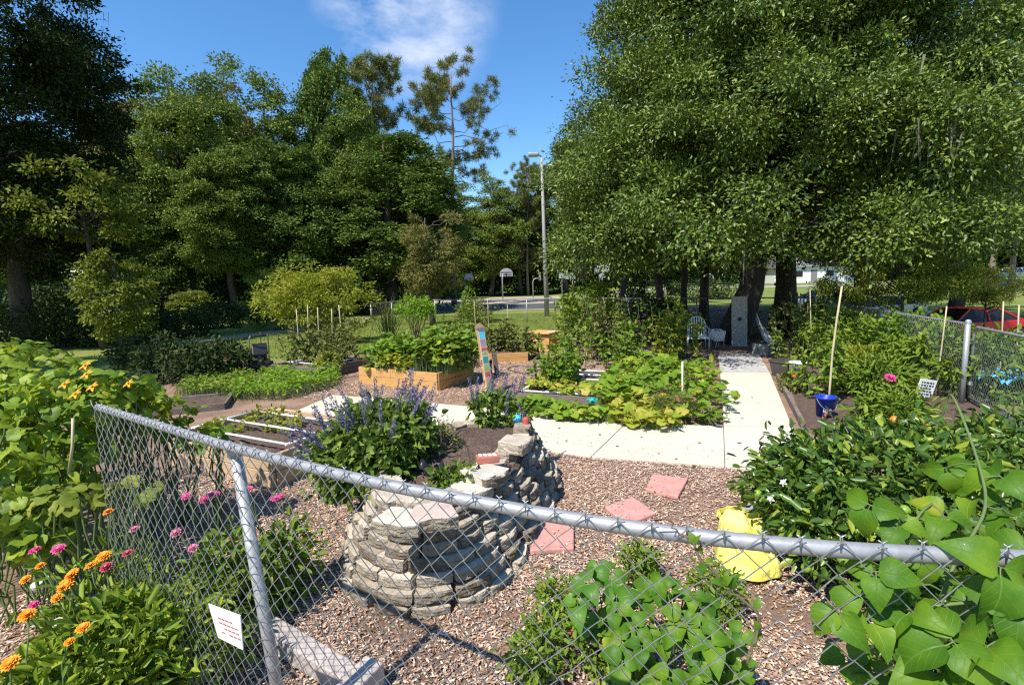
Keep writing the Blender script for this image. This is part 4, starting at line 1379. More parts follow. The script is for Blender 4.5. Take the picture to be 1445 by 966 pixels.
# ---- right side fence, gate and back fence
gp = at(1366, 457, 1.22)
rf = [at(1140, 421, 1.22), at(1188, 428, 1.22), at(1255, 440, 1.22), at(1366, 457, 1.22)]
rpts = [(p.x, p.y) for p in rf]
rpath = arc(rpts)
t = thing('chain_link_fence', 'chain link fence along the right side of the garden beside the grassy bank', 'fence', (rpts[-1][0], rpts[-1][1], 0))
o0 = np.array((rpts[-1][0], rpts[-1][1], 0))
gzf = lambda xy: 0 * xy[:, 0]
MB().tube([(p[0] - o0[0], p[1] - o0[1], 1.22) for p in rpts], 0.019, 10, smooth=False).build('rail', 'galv', t)
w = mesh_wires(rpath, 0, rpath[1][-1], 0.02, 1.225, 0.075, 0.0019, -1, 3, 0.025, off=.02)
for v in w.v: v -= o0
w.build('wire_mesh', 'wire', t)
for k, p in enumerate(rpts):
    r_ = 0.036 if k == 3 else 0.022
    MB().tube([(p[0] - o0[0], p[1] - o0[1], -.1), (p[0] - o0[0], p[1] - o0[1], 1.26 if k == 3 else 1.2)], r_, 12).build('post', 'galv', t)
    MB().lathe((p[0] - o0[0], p[1] - o0[1], 1.26 if k == 3 else 1.2), [(.001, .03), (r_ * .8, .022), (r_ * 1.1, 0), (r_ * 1.1, -.03)], 12).build('post_cap', 'galv', t)

g0, g1 = at(1376, 458, 1.20), at(1446, 472, 1.20)
gd = (g1 - g0); gd.z = 0; gd.normalize()
gate = thing('chain_link_gate', 'chain link gate with rounded top corner at the right edge', 'gate', (g0.x, g0.y, 0))
Lg = 1.9
fr = [(0, .08), (0, 1.05), (.03, 1.13), (.11, 1.17), (Lg - .11, 1.17), (Lg - .03, 1.13), (Lg, 1.05), (Lg, .08), (0, .08)]
MB().tube([(gd.x * a, gd.y * a, b) for a, b in fr], 0.021, 10).build('frame', 'galv', gate)
w = mesh_wires(arc([(0, 0), (gd.x * Lg, gd.y * Lg)]), 0, Lg, .09, 1.16, .075, .0019, -1, 3, off=.0)
w.build('wire_mesh', 'wire', gate)
for zz in (.3, .95):
    MB().box((gd.x * -.02, gd.y * -.02, zz), (.09, .05, .05), math.atan2(gd.y, gd.x)).build('hinge', 'galv_old', gate)

bp = [at(523, 429, 1.22), at(579, 422.5, 1.22), at(640, 423, 1.22), at(724, 421, 1.22), at(830, 421, 1.22), at(940, 421, 1.22), at(1040, 420, 1.22), at(1140, 420, 1.22)]
bp = [(p.x, p.y) for p in bp]
t = thing('chain_link_fence', 'thin chain link fence along the far back of the garden before the court', 'fence', (bp[3][0], bp[3][1], 0))
o0 = np.array((bp[3][0], bp[3][1], 0))
MB().tube([(p[0] - o0[0], p[1] - o0[1], 1.22) for p in bp], 0.024, 8, smooth=False).build('rail', 'galv', t)
bpa = arc(bp)
w = mesh_wires(bpa, 0, bpa[1][-1], 0.02, 1.2, 0.17, 0.0016, 1, 3)
for v in w.v: v -= o0
w.build('wire_mesh', 'galv_old', t)
for u in np.arange(0, bpa[1][-1], 2.9):
    p = along(bpa, [u])[0][0]
    MB().tube([(p[0] - o0[0], p[1] - o0[1], -.05), (p[0] - o0[0], p[1] - o0[1], 1.21)], 0.028, 8).build('post', 'galv_old', t)

# picket fence beyond the corner
pa, pb_ = dp(1108, 412, 34), dp(1195, 418, 27)
t = thing('picket_fence', 'brown picket fence beyond the back corner, in front of the white parked cars', 'fence', (pa.x, pa.y, 0))
L = math.hypot(pb_.x - pa.x, pb_.y - pa.y)
ux, uy = (pb_.x - pa.x) / L, (pb_.y - pa.y) / L
zt = [float(gz(pa.x + ux * u, pa.y + uy * u)) for u in (0, L)]
for k in range(int(L / .42)):
    u = k * .42
    z = zt[0] + (zt[1] - zt[0]) * u / L
    b = MB().box((ux * u, uy * u, z + .48), (.13, .025, .98), math.atan2(uy, ux))
    b.box((ux * u, uy * u, z + .985), (.09, .022, .09), math.atan2(uy, ux), ry=math.pi / 4)
    b.build('picket', 'picket', t)
for h in (.3, .78):
    MB().bar((-.03, .03, zt[0] + h), (ux * L - .03, uy * L + .03, zt[1] + h), .03, .09).build('cross_rail', 'picket', t)

# ================================================================== STONE PLANTER
SX, SY = -0.45, 4.1
outline = [(-.62, 2.78), (-.2, 2.95), (.10, 3.5), (.30, 4.1), (.44, 4.66), (.38, 5.2), (-.1, 5.48), (-.75, 5.3), (-1.2, 4.7), (-1.36, 4.05), (-1.32, 3.5), (-1.08, 2.98)]
outline = outline[7:] + outline[:7]
opath = arc([(x - SX, y - SY) for x, y in dense(outline + [outline[0]], 16)])
OL = opath[1][-1]
planter = thing('stone_planter', 'round dry stacked stone garden bed stepping inward as it rises', 'planter', (SX, SY, 0))
gS = np.random.default_rng(77)
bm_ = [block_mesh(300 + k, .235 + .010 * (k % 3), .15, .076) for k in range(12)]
HC, BACK, NC = 0.076, 0.043, 8
cand = []
for c in range(NC):
    sc = 1 - BACK * c / 0.95
    nb = int(OL * sc / 0.258)
    for k in range(nb):
        u = OL * ((k + 0.5 * (c % 2) + gS.uniform(-.14, .14)) / nb) % OL
        xy, tg = along(opath, [u])
        n_in = np.array((-tg[0][1], tg[0][0]))
        if n_in @ -xy[0] < 0: n_in = -n_in
        p = xy[0] + n_in * (0.075 + BACK * c + gS.normal() * .012)
        if p[0] < -.62 and p[1] < 0.2 and c > 6: continue
        ang = math.atan2(n_in[1], n_in[0]) - math.pi / 2
        z = HC * (c + .5) - .01 + gS.normal() * .003
        w3 = np.array((p[0] + SX, p[1] + SY, z))
        facing = -(n_in @ -w3[:2]) / np.linalg.norm(w3[:2])      # how squarely the block faces the path and fence
        cand.append((facing - .12 * np.linalg.norm(w3[:2]) + (.5 if c == NC - 1 else 0), p[0], p[1], z, ang + gS.normal() * .04))
cand.sort(key=lambda q: -q[0])
rest = MB()
for k, (_, x, y, z, ang) in enumerate(cand):
    eul = (gS.normal() * .03 - .04, gS.normal() * .025, ang)
    scl = (gS.uniform(.80, 1.04), gS.uniform(.95, 1.1), gS.uniform(.84, .98))
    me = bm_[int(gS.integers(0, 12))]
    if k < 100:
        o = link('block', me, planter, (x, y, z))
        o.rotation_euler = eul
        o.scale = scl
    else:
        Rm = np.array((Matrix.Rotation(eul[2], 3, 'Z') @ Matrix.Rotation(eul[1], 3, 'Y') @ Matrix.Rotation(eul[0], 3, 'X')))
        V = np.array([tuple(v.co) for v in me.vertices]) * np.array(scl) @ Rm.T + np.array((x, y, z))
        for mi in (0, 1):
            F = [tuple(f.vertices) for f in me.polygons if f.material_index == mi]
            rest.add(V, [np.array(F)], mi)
tag(rest.build('block_course', ['stone', 'stone_face_shaded'], planter), kind='stuff')
# soil inside
sb = MB()
rings = []
cx = np.array((-0.02, 0.25))
U = np.linspace(0, OL, 48, endpoint=False)
edge = along(opath, U)[0]
for q, zz in ((.72, .50), (.55, .545), (.35, .59), (.15, .61)):
    rr = edge * q + cx * (1 - q)
    dz = np.where((rr[:, 0] < 0.15) & (rr[:, 1] < 0.1), -.10 * q, 0)
    rings.append(np.column_stack([rr, np.full(48, zz) + dz + gS.normal(size=48) * .012]))
V = np.concatenate(rings + [np.array([(cx[0], cx[1], .62)])])
i, j = np.meshgrid(np.arange(3), np.arange(48), indexing='ij')
F = np.stack([i * 48 + j, i * 48 + (j + 1) % 48, (i + 1) * 48 + (j + 1) % 48, (i + 1) * 48 + j], -1).reshape(-1, 4)
sb.add(V, [F, np.array([(144 + k, 144 + (k + 1) % 48, 192) for k in range(48)])], smooth=True)
sb.build('soil', 'soil', planter)

# pale capping stones lying on the wall
def cap(name, px, py, z, size, rz, m, label, seed):
    p = at(px, py, z)
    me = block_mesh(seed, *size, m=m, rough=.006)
    o = link(name, me, None, (p.x, p.y, z - size[2] / 2))
    o.rotation_euler = (0, 0, rz)
    return bevel(tag(o, label, 'stone', 'loose capping stones on the planter'), .006, 1)


cap('capping_stone', 566, 726, .675, (.29, .19, .085), -.22, 'stone_pale', 'cream capping stone on the front rim, left of the pinkish one', 900)
cap('capping_stone', 611, 719, .68, (.29, .20, .085), .16, 'stone_pink', 'pinkish capping stone on the front rim of the planter', 901)
cap('capping_stone', 682, 662, .66, (.27, .30, .085), .9, 'stone_pale', 'smooth cream capping stone with a shell on it', 902)
cap('capping_stone', 664, 685, .60, (.24, .24, .085), .75, 'stone_pale', 'lower cream capping stone nearest the rail', 903)
cap('capping_stone', 727, 619, .69, (.25, .24, .10), 1.15, 'stone', 'grey weathered capping stone on top of the back stack', 904)
p = at(683, 652, .70)
b = MB().box((0, 0, 0), (.17, .085, .055), .25)
o = b.build('brick', 'brick'); o.location = (p.x + .02, p.y + .12, .685)
bevel(tag(o, 'small red brick with white marks on the planter wall', 'brick'), .006)
wm = MB()
for k in range(4):
    wm.box((-.055 + .036 * k, .002 * k, .0292), (.024, .05, .003), .25 + .05 * k)
wm.build('white_mark', 'white', o)
p = at(689, 671, .662)
sh = MB().lathe((0, 0, 0), [(.001, .022), (.02, .02), (.036, .011), (.042, 0), (.03, -.004)], 14)
o = sh.build('shell', 'white'); o.location = (p.x, p.y, .664); o.scale = (1.25, .75, .7)
tag(o, 'small white shell on the smooth cream capping stone', 'shell')
# black liner sheet with folds
g = np.random.default_rng(44)
nx, ny = 22, 16
gx, gy = np.meshgrid(np.linspace(-.26, .26, nx), np.linspace(-.19, .19, ny), indexing='ij')
zz = .05 * np.sin(gx * 38 + gy * 12) + .04 * np.sin(gy * 52 - gx * 9) + g.normal(size=gx.shape) * .012
i, j = np.meshgrid(np.arange(nx - 1), np.arange(ny - 1), indexing='ij')
F = np.stack([i * ny + j, (i + 1) * ny + j, (i + 1) * ny + j + 1, i * ny + j + 1], -1).reshape(-1, 4)
ln = MB().add(np.stack([gx, gy, zz - .5 * (gy + .1)], -1).reshape(-1, 3), [F], smooth=True)
o = ln.build('plastic_liner', 'black_plastic')
o.location = tuple(at(648, 662, .56)); o.rotation_euler = (0, 0, -.4)
sd = o.modifiers.new('thickness', 'SOLIDIFY'); sd.thickness = .004
tag(o, 'crumpled black plastic liner in the hollow of the stone planter', 'liner')
# little toys at the back rim
p = at(730, 591, .62)
b = MB().lathe((0, 0, 0), [(.001, .05), (.03, .045), (.045, .02), (.05, -.03), (.03, -.04)], 14)
o = b.build('ornament', 'paint_sky'); o.location = tuple(p); tag(o, 'small blue ornament on the back rim of the stone planter', 'ornament')
p = at(742, 594, .62)
b = MB().lathe((0, 0, 0), [(.001, .055), (.025, .05), (.04, .02), (.03, -.01), (.042, -.04)], 12)
o = b.build('ornament', 'paint_red'); o.location = tuple(p); tag(o, 'small dark red ornament on the back rim of the stone planter', 'ornament')

# ---- stepping stones
def stone_at(quad, label, h=.04):
    P = [at(x, y, h) for x, y in quad]
    c = sum(P, Vector()) / 4
    mb = MB().poly([(p.x - c.x, p.y - c.y) for p in P][::-1], -h, 0)
    o = mb.build('stepping_stone', 'pink_concrete'); o.location = (c.x, c.y, h + .008)
    bevel(o, .01, 2)
    return tag(o, label, 'stepping stone', 'pink stepping stones')


stone_at([(750, 735), (810, 737), (810, 774), (748, 777)], 'pink square stepping stone behind the top rail, nearest the stone planter')
stone_at([(893, 701), (926, 724), (884, 741), (853, 715)], 'pink stepping stone turned like a diamond just above the rail')
stone_at([(921, 669), (971, 675), (957, 701), (911, 690)], 'pink stepping stone nearest the pale path')

# ---- timber lengths at the bottom left
def timber(a, b, w, h, label, z):
    a, b = Vector(a), Vector(b)
    c = (a + b) / 2
    o = MB().bar(a - c, b - c, w, h).build('timber', 'pale_wood')
    o.location = c
    bevel(o, .008, 2)
    return tag(o, label, 'timber')


a, b = at(352, 852, .16), at(492, 935, .16)
timber((a.x, a.y, .065), (b.x, b.y, .065), .11, .11, 'long weathered grey timber on the mulch beside the fence post', 0)
a, b = at(528, 915, .2), at(455, 985, .2)
timber((a.x, a.y, .085), (b.x, b.y, .085), .12, .13, 'short weathered timber with a sawn end at the bottom of the view', 0)

# ---- yellow sack
def sack(quad, zs, name, label):
    P = [np.array(at(x, y, z)) for (x, y), z in zip(quad, zs)]
    c = np.mean(P, 0)
    g = np.random.default_rng(4)
    n = 44
    u, v = np.meshgrid(np.linspace(0, 1, n), np.linspace(0, 1, n), indexing='ij')
    B = (P[0] * ((1 - u) * (1 - v))[..., None] + P[1] * (u * (1 - v))[..., None] + P[2] * (u * v)[..., None] + P[3] * ((1 - u) * v)[..., None]) - c
    B[..., 0] += .022 * np.sin(v * 9 + 1) + .012 * np.sin(v * 23); B[..., 1] += .025 * np.sin(u * 8)
    prof = (1 - (2 * u - 1) ** 6) * (1 - (2 * v - 1) ** 6)
    th = .12 * prof ** .4
    wr = -.030 * np.abs(np.sin(v * 11 + 1.4 * np.sin(u * 4))) ** .6 + .016 * np.sin(v * 23 + 3 * np.sin(u * 5)) + .012 * np.sin(u * 27 + v * 13) + .014 * np.sin((u + v) * 15 + 2 * np.sin(v * 7)) + g.normal(size=u.shape) * .003
    dent = -.06 * np.exp(-((v - .55) / .09) ** 2)
    top = B.copy(); top[..., 2] += th + (wr + dent) * prof
    bot = B.copy(); bot[..., 2] -= .03 * prof
    i, j = np.meshgrid(np.arange(n - 1), np.arange(n - 1), indexing='ij')
    F = np.stack([i * n + j, (i + 1) * n + j, (i + 1) * n + j + 1, i * n + j + 1], -1).reshape(-1, 4)
    t = thing(name, label, 'sack', tuple(c))
    m = MB().add(top.reshape(-1, 3), [F], smooth=True)
    m.add(bot.reshape(-1, 3), [F[:, ::-1]], smooth=True)
    m.build('sack_body', 'sack', t)
    return t, c, B


t, c, B = sack([(1010, 816), (1100, 818), (1092, 726), (1012, 724)], (.05, .05, .06, .06), 'yellow_sack', 'bright yellow plastic sack lying on the mulch behind the rail')
prn = surf('faded_print', [(.3, (.40, .37, .07)), (.7, (.52, .46, .07))], .5, 40)
for (u, v, w_, h_) in ((.3, .36, .09, .03), (.25, .80, .18, .016), (.62, .78, .14, .028)):
    q = B[int(u * 43), int(v * 43)]
    MB().box((q[0], q[1], q[2] + .118), (w_, h_, .03), .1).build('printed_mark', prn, t)
p = at(1092, 742, .1)
t, _, _ = shrub('wilted_flower', 'wilted orange and pink flower heads drooping beside the yellow sack', 'flower', (p.x + .04, p.y, 0), (.07, .07, .13), 90, .07, .035,
                leaf('wilted_petal', [(0, (.66, .20, .14)), (.5, (.78, .45, .28)), (1, (.72, .62, .30))], .6, .2, .2), 61, 'o', clumps=8, cr=.05, stems=4)
o = link('rock', rock_mesh(5, .19, (1, .8, .55), 'concrete_grey'), None, tuple(at(1076, 722, .05)))
tag(o, 'rounded grey rock between the yellow sack and the citrus shrub', 'rock')

# ================================================================== RAISED BEDS
def bed(name, label, A, B, depth, h, mat, boards=2, soil=.8, th=.035, hook=None, post=True):
    """A, B: ground corners of the front; depth runs away from the viewer"""
    A, B = Vector((A[0], A[1], 0)), Vector((B[0], B[1], 0))
    u = (B - A); L = u.length; u.normalize()
    v = Vector((-u.y, u.x, 0))
    t = thing(name, label, 'raised bed', tuple(A))
    g = np.random.default_rng(int(L * 100))
    cs = [Vector((0, 0, 0)), u * L, u * L + v * depth, v * depth]
    bh = h / boards
    for k in range(4):
        a, b = cs[k], cs[(k + 1) % 4]
        d = (b - a).normalized()
        sd = MB()
        for r_ in range(boards):
            z = bh * (r_ + .5)
            if k % 2 == 0:
                sd.bar((a.x, a.y, z), (b.x, b.y, z), th, bh - .006)
            else:
                a2, b2 = a + d * (th / 2 + .002), b - d * (th / 2 + .002)
                sd.bar((a2.x, a2.y, z), (b2.x, b2.y, z), th, bh - .006)
        bevel(sd.build('side_board', mat, t), .004, 1)
    if post:
        for k in range(4):
            inn = (cs[(k + 2) % 4] - cs[k]).normalized()
            q = cs[k] + inn * .075
            MB().box((q.x, q.y, h * .5 - .02), (.06, .06, h), math.atan2(u.y, u.x)).build('corner_post', mat, t)
    s = MB()
    nx, ny = 26, 14
    a, b = np.meshgrid(np.linspace(.025, L - .025, nx), np.linspace(.025, depth - .025, ny), indexing='ij')
    zz = h * soil + g.normal(size=a.shape) * .012
    V = np.stack([u.x * a + v.x * b, u.y * a + v.y * b, zz], -1).reshape(-1, 3)
    i, j = np.meshgrid(np.arange(nx - 1), np.arange(ny - 1), indexing='ij')
    s.add(V, [np.stack([i * ny + j, (i + 1) * ny + j, (i + 1) * ny + j + 1, i * ny + j + 1], -1).reshape(-1, 4)], smooth=True)
    s.build('soil', 'soil', t)
    return t, A, u, v, L


# near left planter with pipe grid
A, B = at(243, 656), at(389, 691)
nb_, A1, u1, v1, L1 = bed('raised_bed', 'tan timber raised bed behind the fence with a white pipe grid on top', A, B, 1.35, .37, 'tan_wood')
grd = thing('pipe_grid', 'white plastic watering pipe grid lying on the near left raised bed', 'pipe grid', tuple(A1))


def pt_(u, v, z): return tuple(u1 * u + v1 * v + Vector((0, 0, z)))


for vv, ua, ub in ((.22, .1, L1 - .04), (.62, .15, L1 + .05), (1.05, .1, L1 - .3)):
    MB().tube([pt_(ua, vv, .40), pt_((ua + ub) / 2, vv + .02, .392), pt_(ub, vv, .40)], .014, 8).build('pipe', 'pvc', grd)
MB().tube([pt_(L1 - .06, .2, .40), pt_(L1 + .0, .62, .41), pt_(L1 - .28, 1.05, .40)], .014, 8).build('pipe', 'pvc', grd)
MB().tube([pt_(.1, .2, .40), pt_(.1, 1.05, .40)], .014, 8).build('pipe', 'pvc', grd)

A, B = at(508, 541), at(618, 552)
ob, A2, u2, v2, L2 = bed('raised_bed', 'orange timber raised bed overflowing with yellow green leaves', A, B, 1.25, .36, 'new_wood')
A, B = at(384, 530), at(452, 536)
db, A3, u3, v3, L3 = bed('raised_bed', 'dark old timber raised bed left of the orange one', A, B, 1.5, .27, 'old_wood')
g3 = thing('pipe_grid', 'white plastic pipe grid lying on the dark old raised bed', 'pipe grid', tuple(A3))
for vv in (.35, .85, 1.2):
    MB().tube([tuple(u3 * .1 + v3 * vv + Vector((0, 0, .28))), tuple(u3 * (L3 - .1) + v3 * vv + Vector((0, 0, .28)))], .014, 6).build('pipe', 'pvc', g3)
for uu in (.25, L3 - .2):
    MB().tube([tuple(u3 * uu + v3 * .3 + Vector((0, 0, .29))), tuple(u3 * uu + v3 * 1.25 + Vector((0, 0, .29)))], .014, 6).build('pipe', 'pvc', g3)
A, B = at(690, 513), at(745, 510)
sb_, A4, u4, v4, L4 = bed('raised_bed', 'small orange timber bed behind the painted post', A, B, 1.0, .25, 'new_wood')
A, B = at(203, 590), at(318, 578)
bed('raised_bed', 'low grey plank bed with bare dark soil left of the pipe grid', A, B, 1.0, .12, 'old_wood', 1, .6, post=False)
# central pipe bed
A, B = at(727, 566), at(858, 575)
cb_, A5, u5, v5, L5 = bed('raised_bed', 'grey plank bed with white pipes across bare soil in the middle of the squash', A, B, 2.35, .16, 'old_wood', 1, .7, post=False)
g5 = thing('pipe_grid', 'white plastic pipe grid lying across the bare soil of the middle bed', 'pipe grid', tuple(A5))
for vv in (.10, .95, 1.35, 1.8, 2.25):
    MB().tube([tuple(u5 * .08 + v5 * vv + Vector((0, 0, .17))), tuple(u5 * (L5 - .1) + v5 * vv + Vector((0, 0, .17)))], .017, 8).build('pipe', 'pvc', g5)
for uu in (.12, L5 - .15):
    MB().tube([tuple(u5 * uu + v5 * .08 + Vector((0, 0, .195))), tuple(u5 * uu + v5 * 2.3 + Vector((0, 0, .195)))], .017, 8).build('pipe', 'pvc', g5)
p = at(836, 566, .2)
tv = MB()
for a in np.linspace(0, 2 * np.pi, 7)[:-1]:
    tv.tube([(0, 0, 0), (math.cos(a) * .06, math.sin(a) * .06, .02), (math.cos(a) * .085, math.sin(a) * .085, .03)], [.018, .014, .02], 6)
tv.tube([(0, 0, -.06), (0, 0, .05)], .03, 8)
o = tv.build('valve', 'teal'); o.location = tuple(p)
tag(o, 'teal star handled water valve among the squash leaves', 'valve')

# storage box
A, B = at(744, 494), at(775, 496)
fr_ = thing('storage_box', 'orange timber box with a flat lid before the sunny lawn', 'box', (A.x, A.y, 0))
u = Vector((B.x - A.x, B.y - A.y, 0)); L = u.length; u.normalize(); v = Vector((-u.y, u.x, 0)); ang = math.atan2(u.y, u.x)
H = .52
for z, nm in ((.13, 'side_board'), (.385, 'side_board')):
    c = u * L / 2 + v * .35
    bevel(MB().box((c.x, c.y, z), (L, .7, .245), ang).build(nm, 'new_wood', fr_), .006, 1)
c = u * (L / 2) + v * .33
bevel(MB().box((c.x, c.y, H + .012), (L + .10, .84, .032), ang).build('lid', 'new_wood', fr_), .005, 1)
o = MB().box((0, 0, 0), (.36, .05, .03), .3).build('white_stick', 'white')
o.location = tuple(Vector((A.x, A.y, H + .045)) + u * (L - .05) + v * .35)
tag(o, 'short white board lying on the lid of the orange box', 'board')

# concrete block border under the tomatoes
A, B = at(842, 502), at(962, 505)
u = Vector((B.x - A.x, B.y - A.y, 0)); L = u.length; u.normalize(); ang = math.atan2(u.y, u.x)
for k in range(int(L / .41)):
    o = MB().box((0, 0, 0), (.39, .18, .19), ang).build('concrete_block', 'concrete_grey')
    o.location = tuple(Vector((A.x, A.y, .1)) + u * (.41 * k + .2))
    bevel(o, .01, 1)
    tag(o, 'grey concrete block in the low border row under the tomato plants', 'block', 'concrete blocks in the border row')

# ================================================================== POSTS, STAKES, POTS
def painted_post():
    b, tp = at(691, 556), None
    top = dp(677, 462, b.y)
    t = thing('painted_post', 'square post painted in bright patches with a brown pyramid cap', 'post', (b.x, b.y, 0))
    h = top.z
    lx = top.x - b.x
    ang = .42
    def lean(o):
        for v in o.data.vertices: v.co.x += lx * v.co.z / h
        return o
    w = .118
    lean(MB().box((0, 0, h / 2), (w, w, h), ang).build('shaft', 'paint_cream', t))
    lean(MB().lathe((0, 0, h), [(.001, .085), (.06, .048), (.112, .0), (.112, -.02), (.09, -.022)], 4, smooth=False, sq=ang + math.pi / 4).build('post_cap', 'cap_brown', t))
    R_ = np.array(Matrix.Rotation(ang, 3, 'Z'))
    bands = [('paint_sky', .84, .97), ('paint_mauve', .72, .835), ('paint_red', .655, .715), ('paint_green', .59, .65), ('paint_teal', .47, .58), ('paint_green', .36, .465),
             ('paint_red', .27, .355), ('paint_orange', .2, .265), ('paint_green', .10, .195), ('paint_sky', .03, .095)]
    for m, a, c in bands:
        pb2 = MB()
        # right-hand front face
        V = np.array([(w / 2 * .92 * s, -w / 2 - .002, h * zz) for s, zz in ((-.95, a), (.95, a + .01), (.9, c), (-.9, c - .008))]) @ R_.T
        pb2.add(V, [np.array([(0, 1, 2, 3)])])
        lean(pb2.build('painted_patch', m, t))
    for k, (m, a, c) in enumerate((('paint_orange', .55, .95), ('paint_red', .42, .53), ('paint_orange', .26, .40), ('paint_red', .12, .22))):
        V = np.array([(-w / 2 - .002, w / 2 * .85 * s, h * zz) for s, zz in ((.9, a), (-.4 + .2 * k, a + .015), (-.8, c), (.85, c - .01))]) @ R_.T
        lean(MB().add(V, [np.array([(0, 1, 2, 3)])]).build('painted_patch', m, t))
    V = np.array([(w / 2 + .002, w / 2 * .95 * s, h * zz) for s, zz in ((-.9, .05), (.9, .05), (.9, .9), (-.9, .9))]) @ R_.T
    lean(MB().add(V, [np.array([(0, 1, 2, 3)])]).build('painted_patch', 'paint_dark', t))


painted_post()


def stick(name, label, cat, p0, p1, r, mat, group=None, bend=0.0, sides=8, r1=None):
    p0, p1 = np.array(p0), np.array(p1)
    mid = (p0 + p1) / 2 + np.array((bend, 0, 0))
    o = MB().tube([(0, 0, 0), (mid - p0) * .5 + (p1 - p0) * .0, mid - p0, (mid + p1) / 2 - p0 + np.array((bend * .2, 0, 0)), p1 - p0],
                  np.linspace(r, r1 or r * .8, 5), sides).build(name, mat)
    o.location = tuple(p0)
    return tag(o, label, cat, group)


def stick_px(label, base, top, r, mat, name='garden_stake', cat='stake', bend=0.0, dy=0.0, group=None):
    b = at(*base)
    return stick(name, label, cat, (b.x, b.y, -.03), tuple(dp(top[0], top[1], b.y + dy)), r, mat, group, bend)


b = at(702, 530)
o = MB().box((0, 0, .24), (.085, .085, .54), .4).build('wooden_post', 'old_wood'); o.location = (b.x, b.y, 0); o.rotation_euler = (0, -.12, 0)
bevel(tag(o, 'short grey brown wooden stump post right of the painted post', 'post'), .01)
b = at(693, 528)
o = MB().box((0, 0, .18), (.05, .04, .36), .2).build('wooden_post', 'pale_wood'); o.location = (b.x, b.y, 0)
bevel(tag(o, 'short pale stake with a dark tag just behind the painted post', 'post'), .006)
tgm = MB().box((.0, -.023, .28), (.07, .006, .07), .2).build('dark_tag', 'ink', o)

for base, top, r, lab, bend in [
        ((1168, 585), (1188, 404), .016, 'tall bamboo stake standing in the blue bucket', -.03), ((1146, 515), (1143, 408), .012, 'pale stake among the tomatoes right of the path, nearest the bucket', 0),
        ((1134, 505), (1129, 424), .01, 'thin pale stake left of the taller one beside the path', 0),
        ((1138, 505), (1140, 428), .01, 'thin pale stake just right of another beside the path', 0),
        ((955, 500), (936, 401), .014, 'leaning bamboo stake above the tomato plant left of the metal chair', .02),
        ((948, 500), (939, 405), .010, 'thinner stake crossed with the leaning bamboo stake', .02)]:
    stick_px(lab, base, top, r, 'stake', bend=bend)
stick_px('white plastic pipe standing upright in a clay pot in the squash', (963, 575), (963, 510), .017, 'pvc', 'upright_pipe', 'pipe')
for k, (bx, tx, ty) in enumerate([(832, 826, 412), (862, 851, 418), (873, 872, 412), (902, 882, 415)]):
    stick_px(('first', 'second', 'third', 'fourth')[k] + ' grey stake from the left among the staked tomatoes', (bx, 500), (tx, ty), .011, 'galv_old', group='stakes among the tomatoes')
for k, (bx, tx, ty) in enumerate([(424, 418, 436), (436, 434, 430), (452, 448, 434), (470, 468, 436), (486, 478, 430)]):
    stick_px(('leftmost', 'second', 'middle', 'fourth', 'rightmost')[k] + ' of the five bamboo stakes in the dark bed below the golden shrub', (bx, 512), (tx, ty), .016, 'stake', group='stakes in the dark bed')
for k, (bx, tx, ty) in enumerate([(690, 688, 421), (672, 669, 424), (717, 716, 430)]):
    stick_px(('middle', 'left', 'right')[k] + ' one of the thin stakes behind the painted post', (bx, 480), (tx, ty), .012, 'stake', group='stakes behind the painted post')
stick_px('thin rusty rod with a dark top beside the mower', (370, 500), (367, 468), .016, 'hose', 'metal_rod', 'rod')
b = at(334, 505)
o = MB().box((0, 0, .25), (.10, .10, .55), .3).build('wooden_post', 'bark_dark'); o.location = (b.x, b.y, 0)
bevel(tag(o, 'dark wooden post on the lawn edge left of the mower', 'post'), .01)

# blue bucket with handle and lettering
b = at(1164, 588)
bk = thing('bucket', 'blue plastic bucket with white letters holding a bamboo stake', 'bucket', (b.x, b.y, 0))
MB().lathe((0, 0, 0), [(.001, .004), (.125, .004), (.15, .30), (.16, .302), (.16, .335), (.151, .336), (.146, .30), (.13, .27), (.001, .27)], 28).build('body', 'blue', bk)
MB().lathe((0, 0, 0), [(.128, .276), (.001, .282)], 24).build('soil', 'soil', bk)
hd = [(.158 * math.cos(a), -.158 * math.sin(a) * .9 - .012, .31 - .18 * math.sin(a)) for a in np.linspace(0, math.pi, 16)]
MB().tube(hd, .004, 6).build('handle', 'galv', bk)
fc = bpy.data.curves.new('bucket_letters', 'FONT')
fc.body = 'BIC'
fc.size = .085
fc.extrude = .002
fo = bpy.data.objects.new('lettering', fc); COL.objects.link(fo)
fc.align_x = 'CENTER'
fc.materials.append(M['white'])
dgr = bpy.context.evaluated_depsgraph_get()
me = bpy.data.meshes.new_from_object(fo.evaluated_get(dgr))
bpy.data.objects.remove(fo)
for v_ in me.vertices:
    a = v_.co.x / .145 - math.pi / 2 - .35
    rr = .1415 + v_.co.y * .09 + v_.co.z
    v_.co = Vector((rr * math.cos(a), rr * math.sin(a), .10 + v_.co.y))
link('lettering', me, bk)
bpy.data.objects['lettering'].data.materials.clear(); bpy.data.objects['lettering'].data.materials.append(M['white'])
bk.scale = (.86, .86, .9)
o = bevel(MB().box((0, 0, 0), (.035, .03, .10), .3, 0, .3, .5).build('red_scrap', 'paint_red'), .008)
o.location = (b.x - .10, b.y - .16, .06)
tag(o, 'small orange red scrap leaning at the foot of the blue bucket', 'scrap')

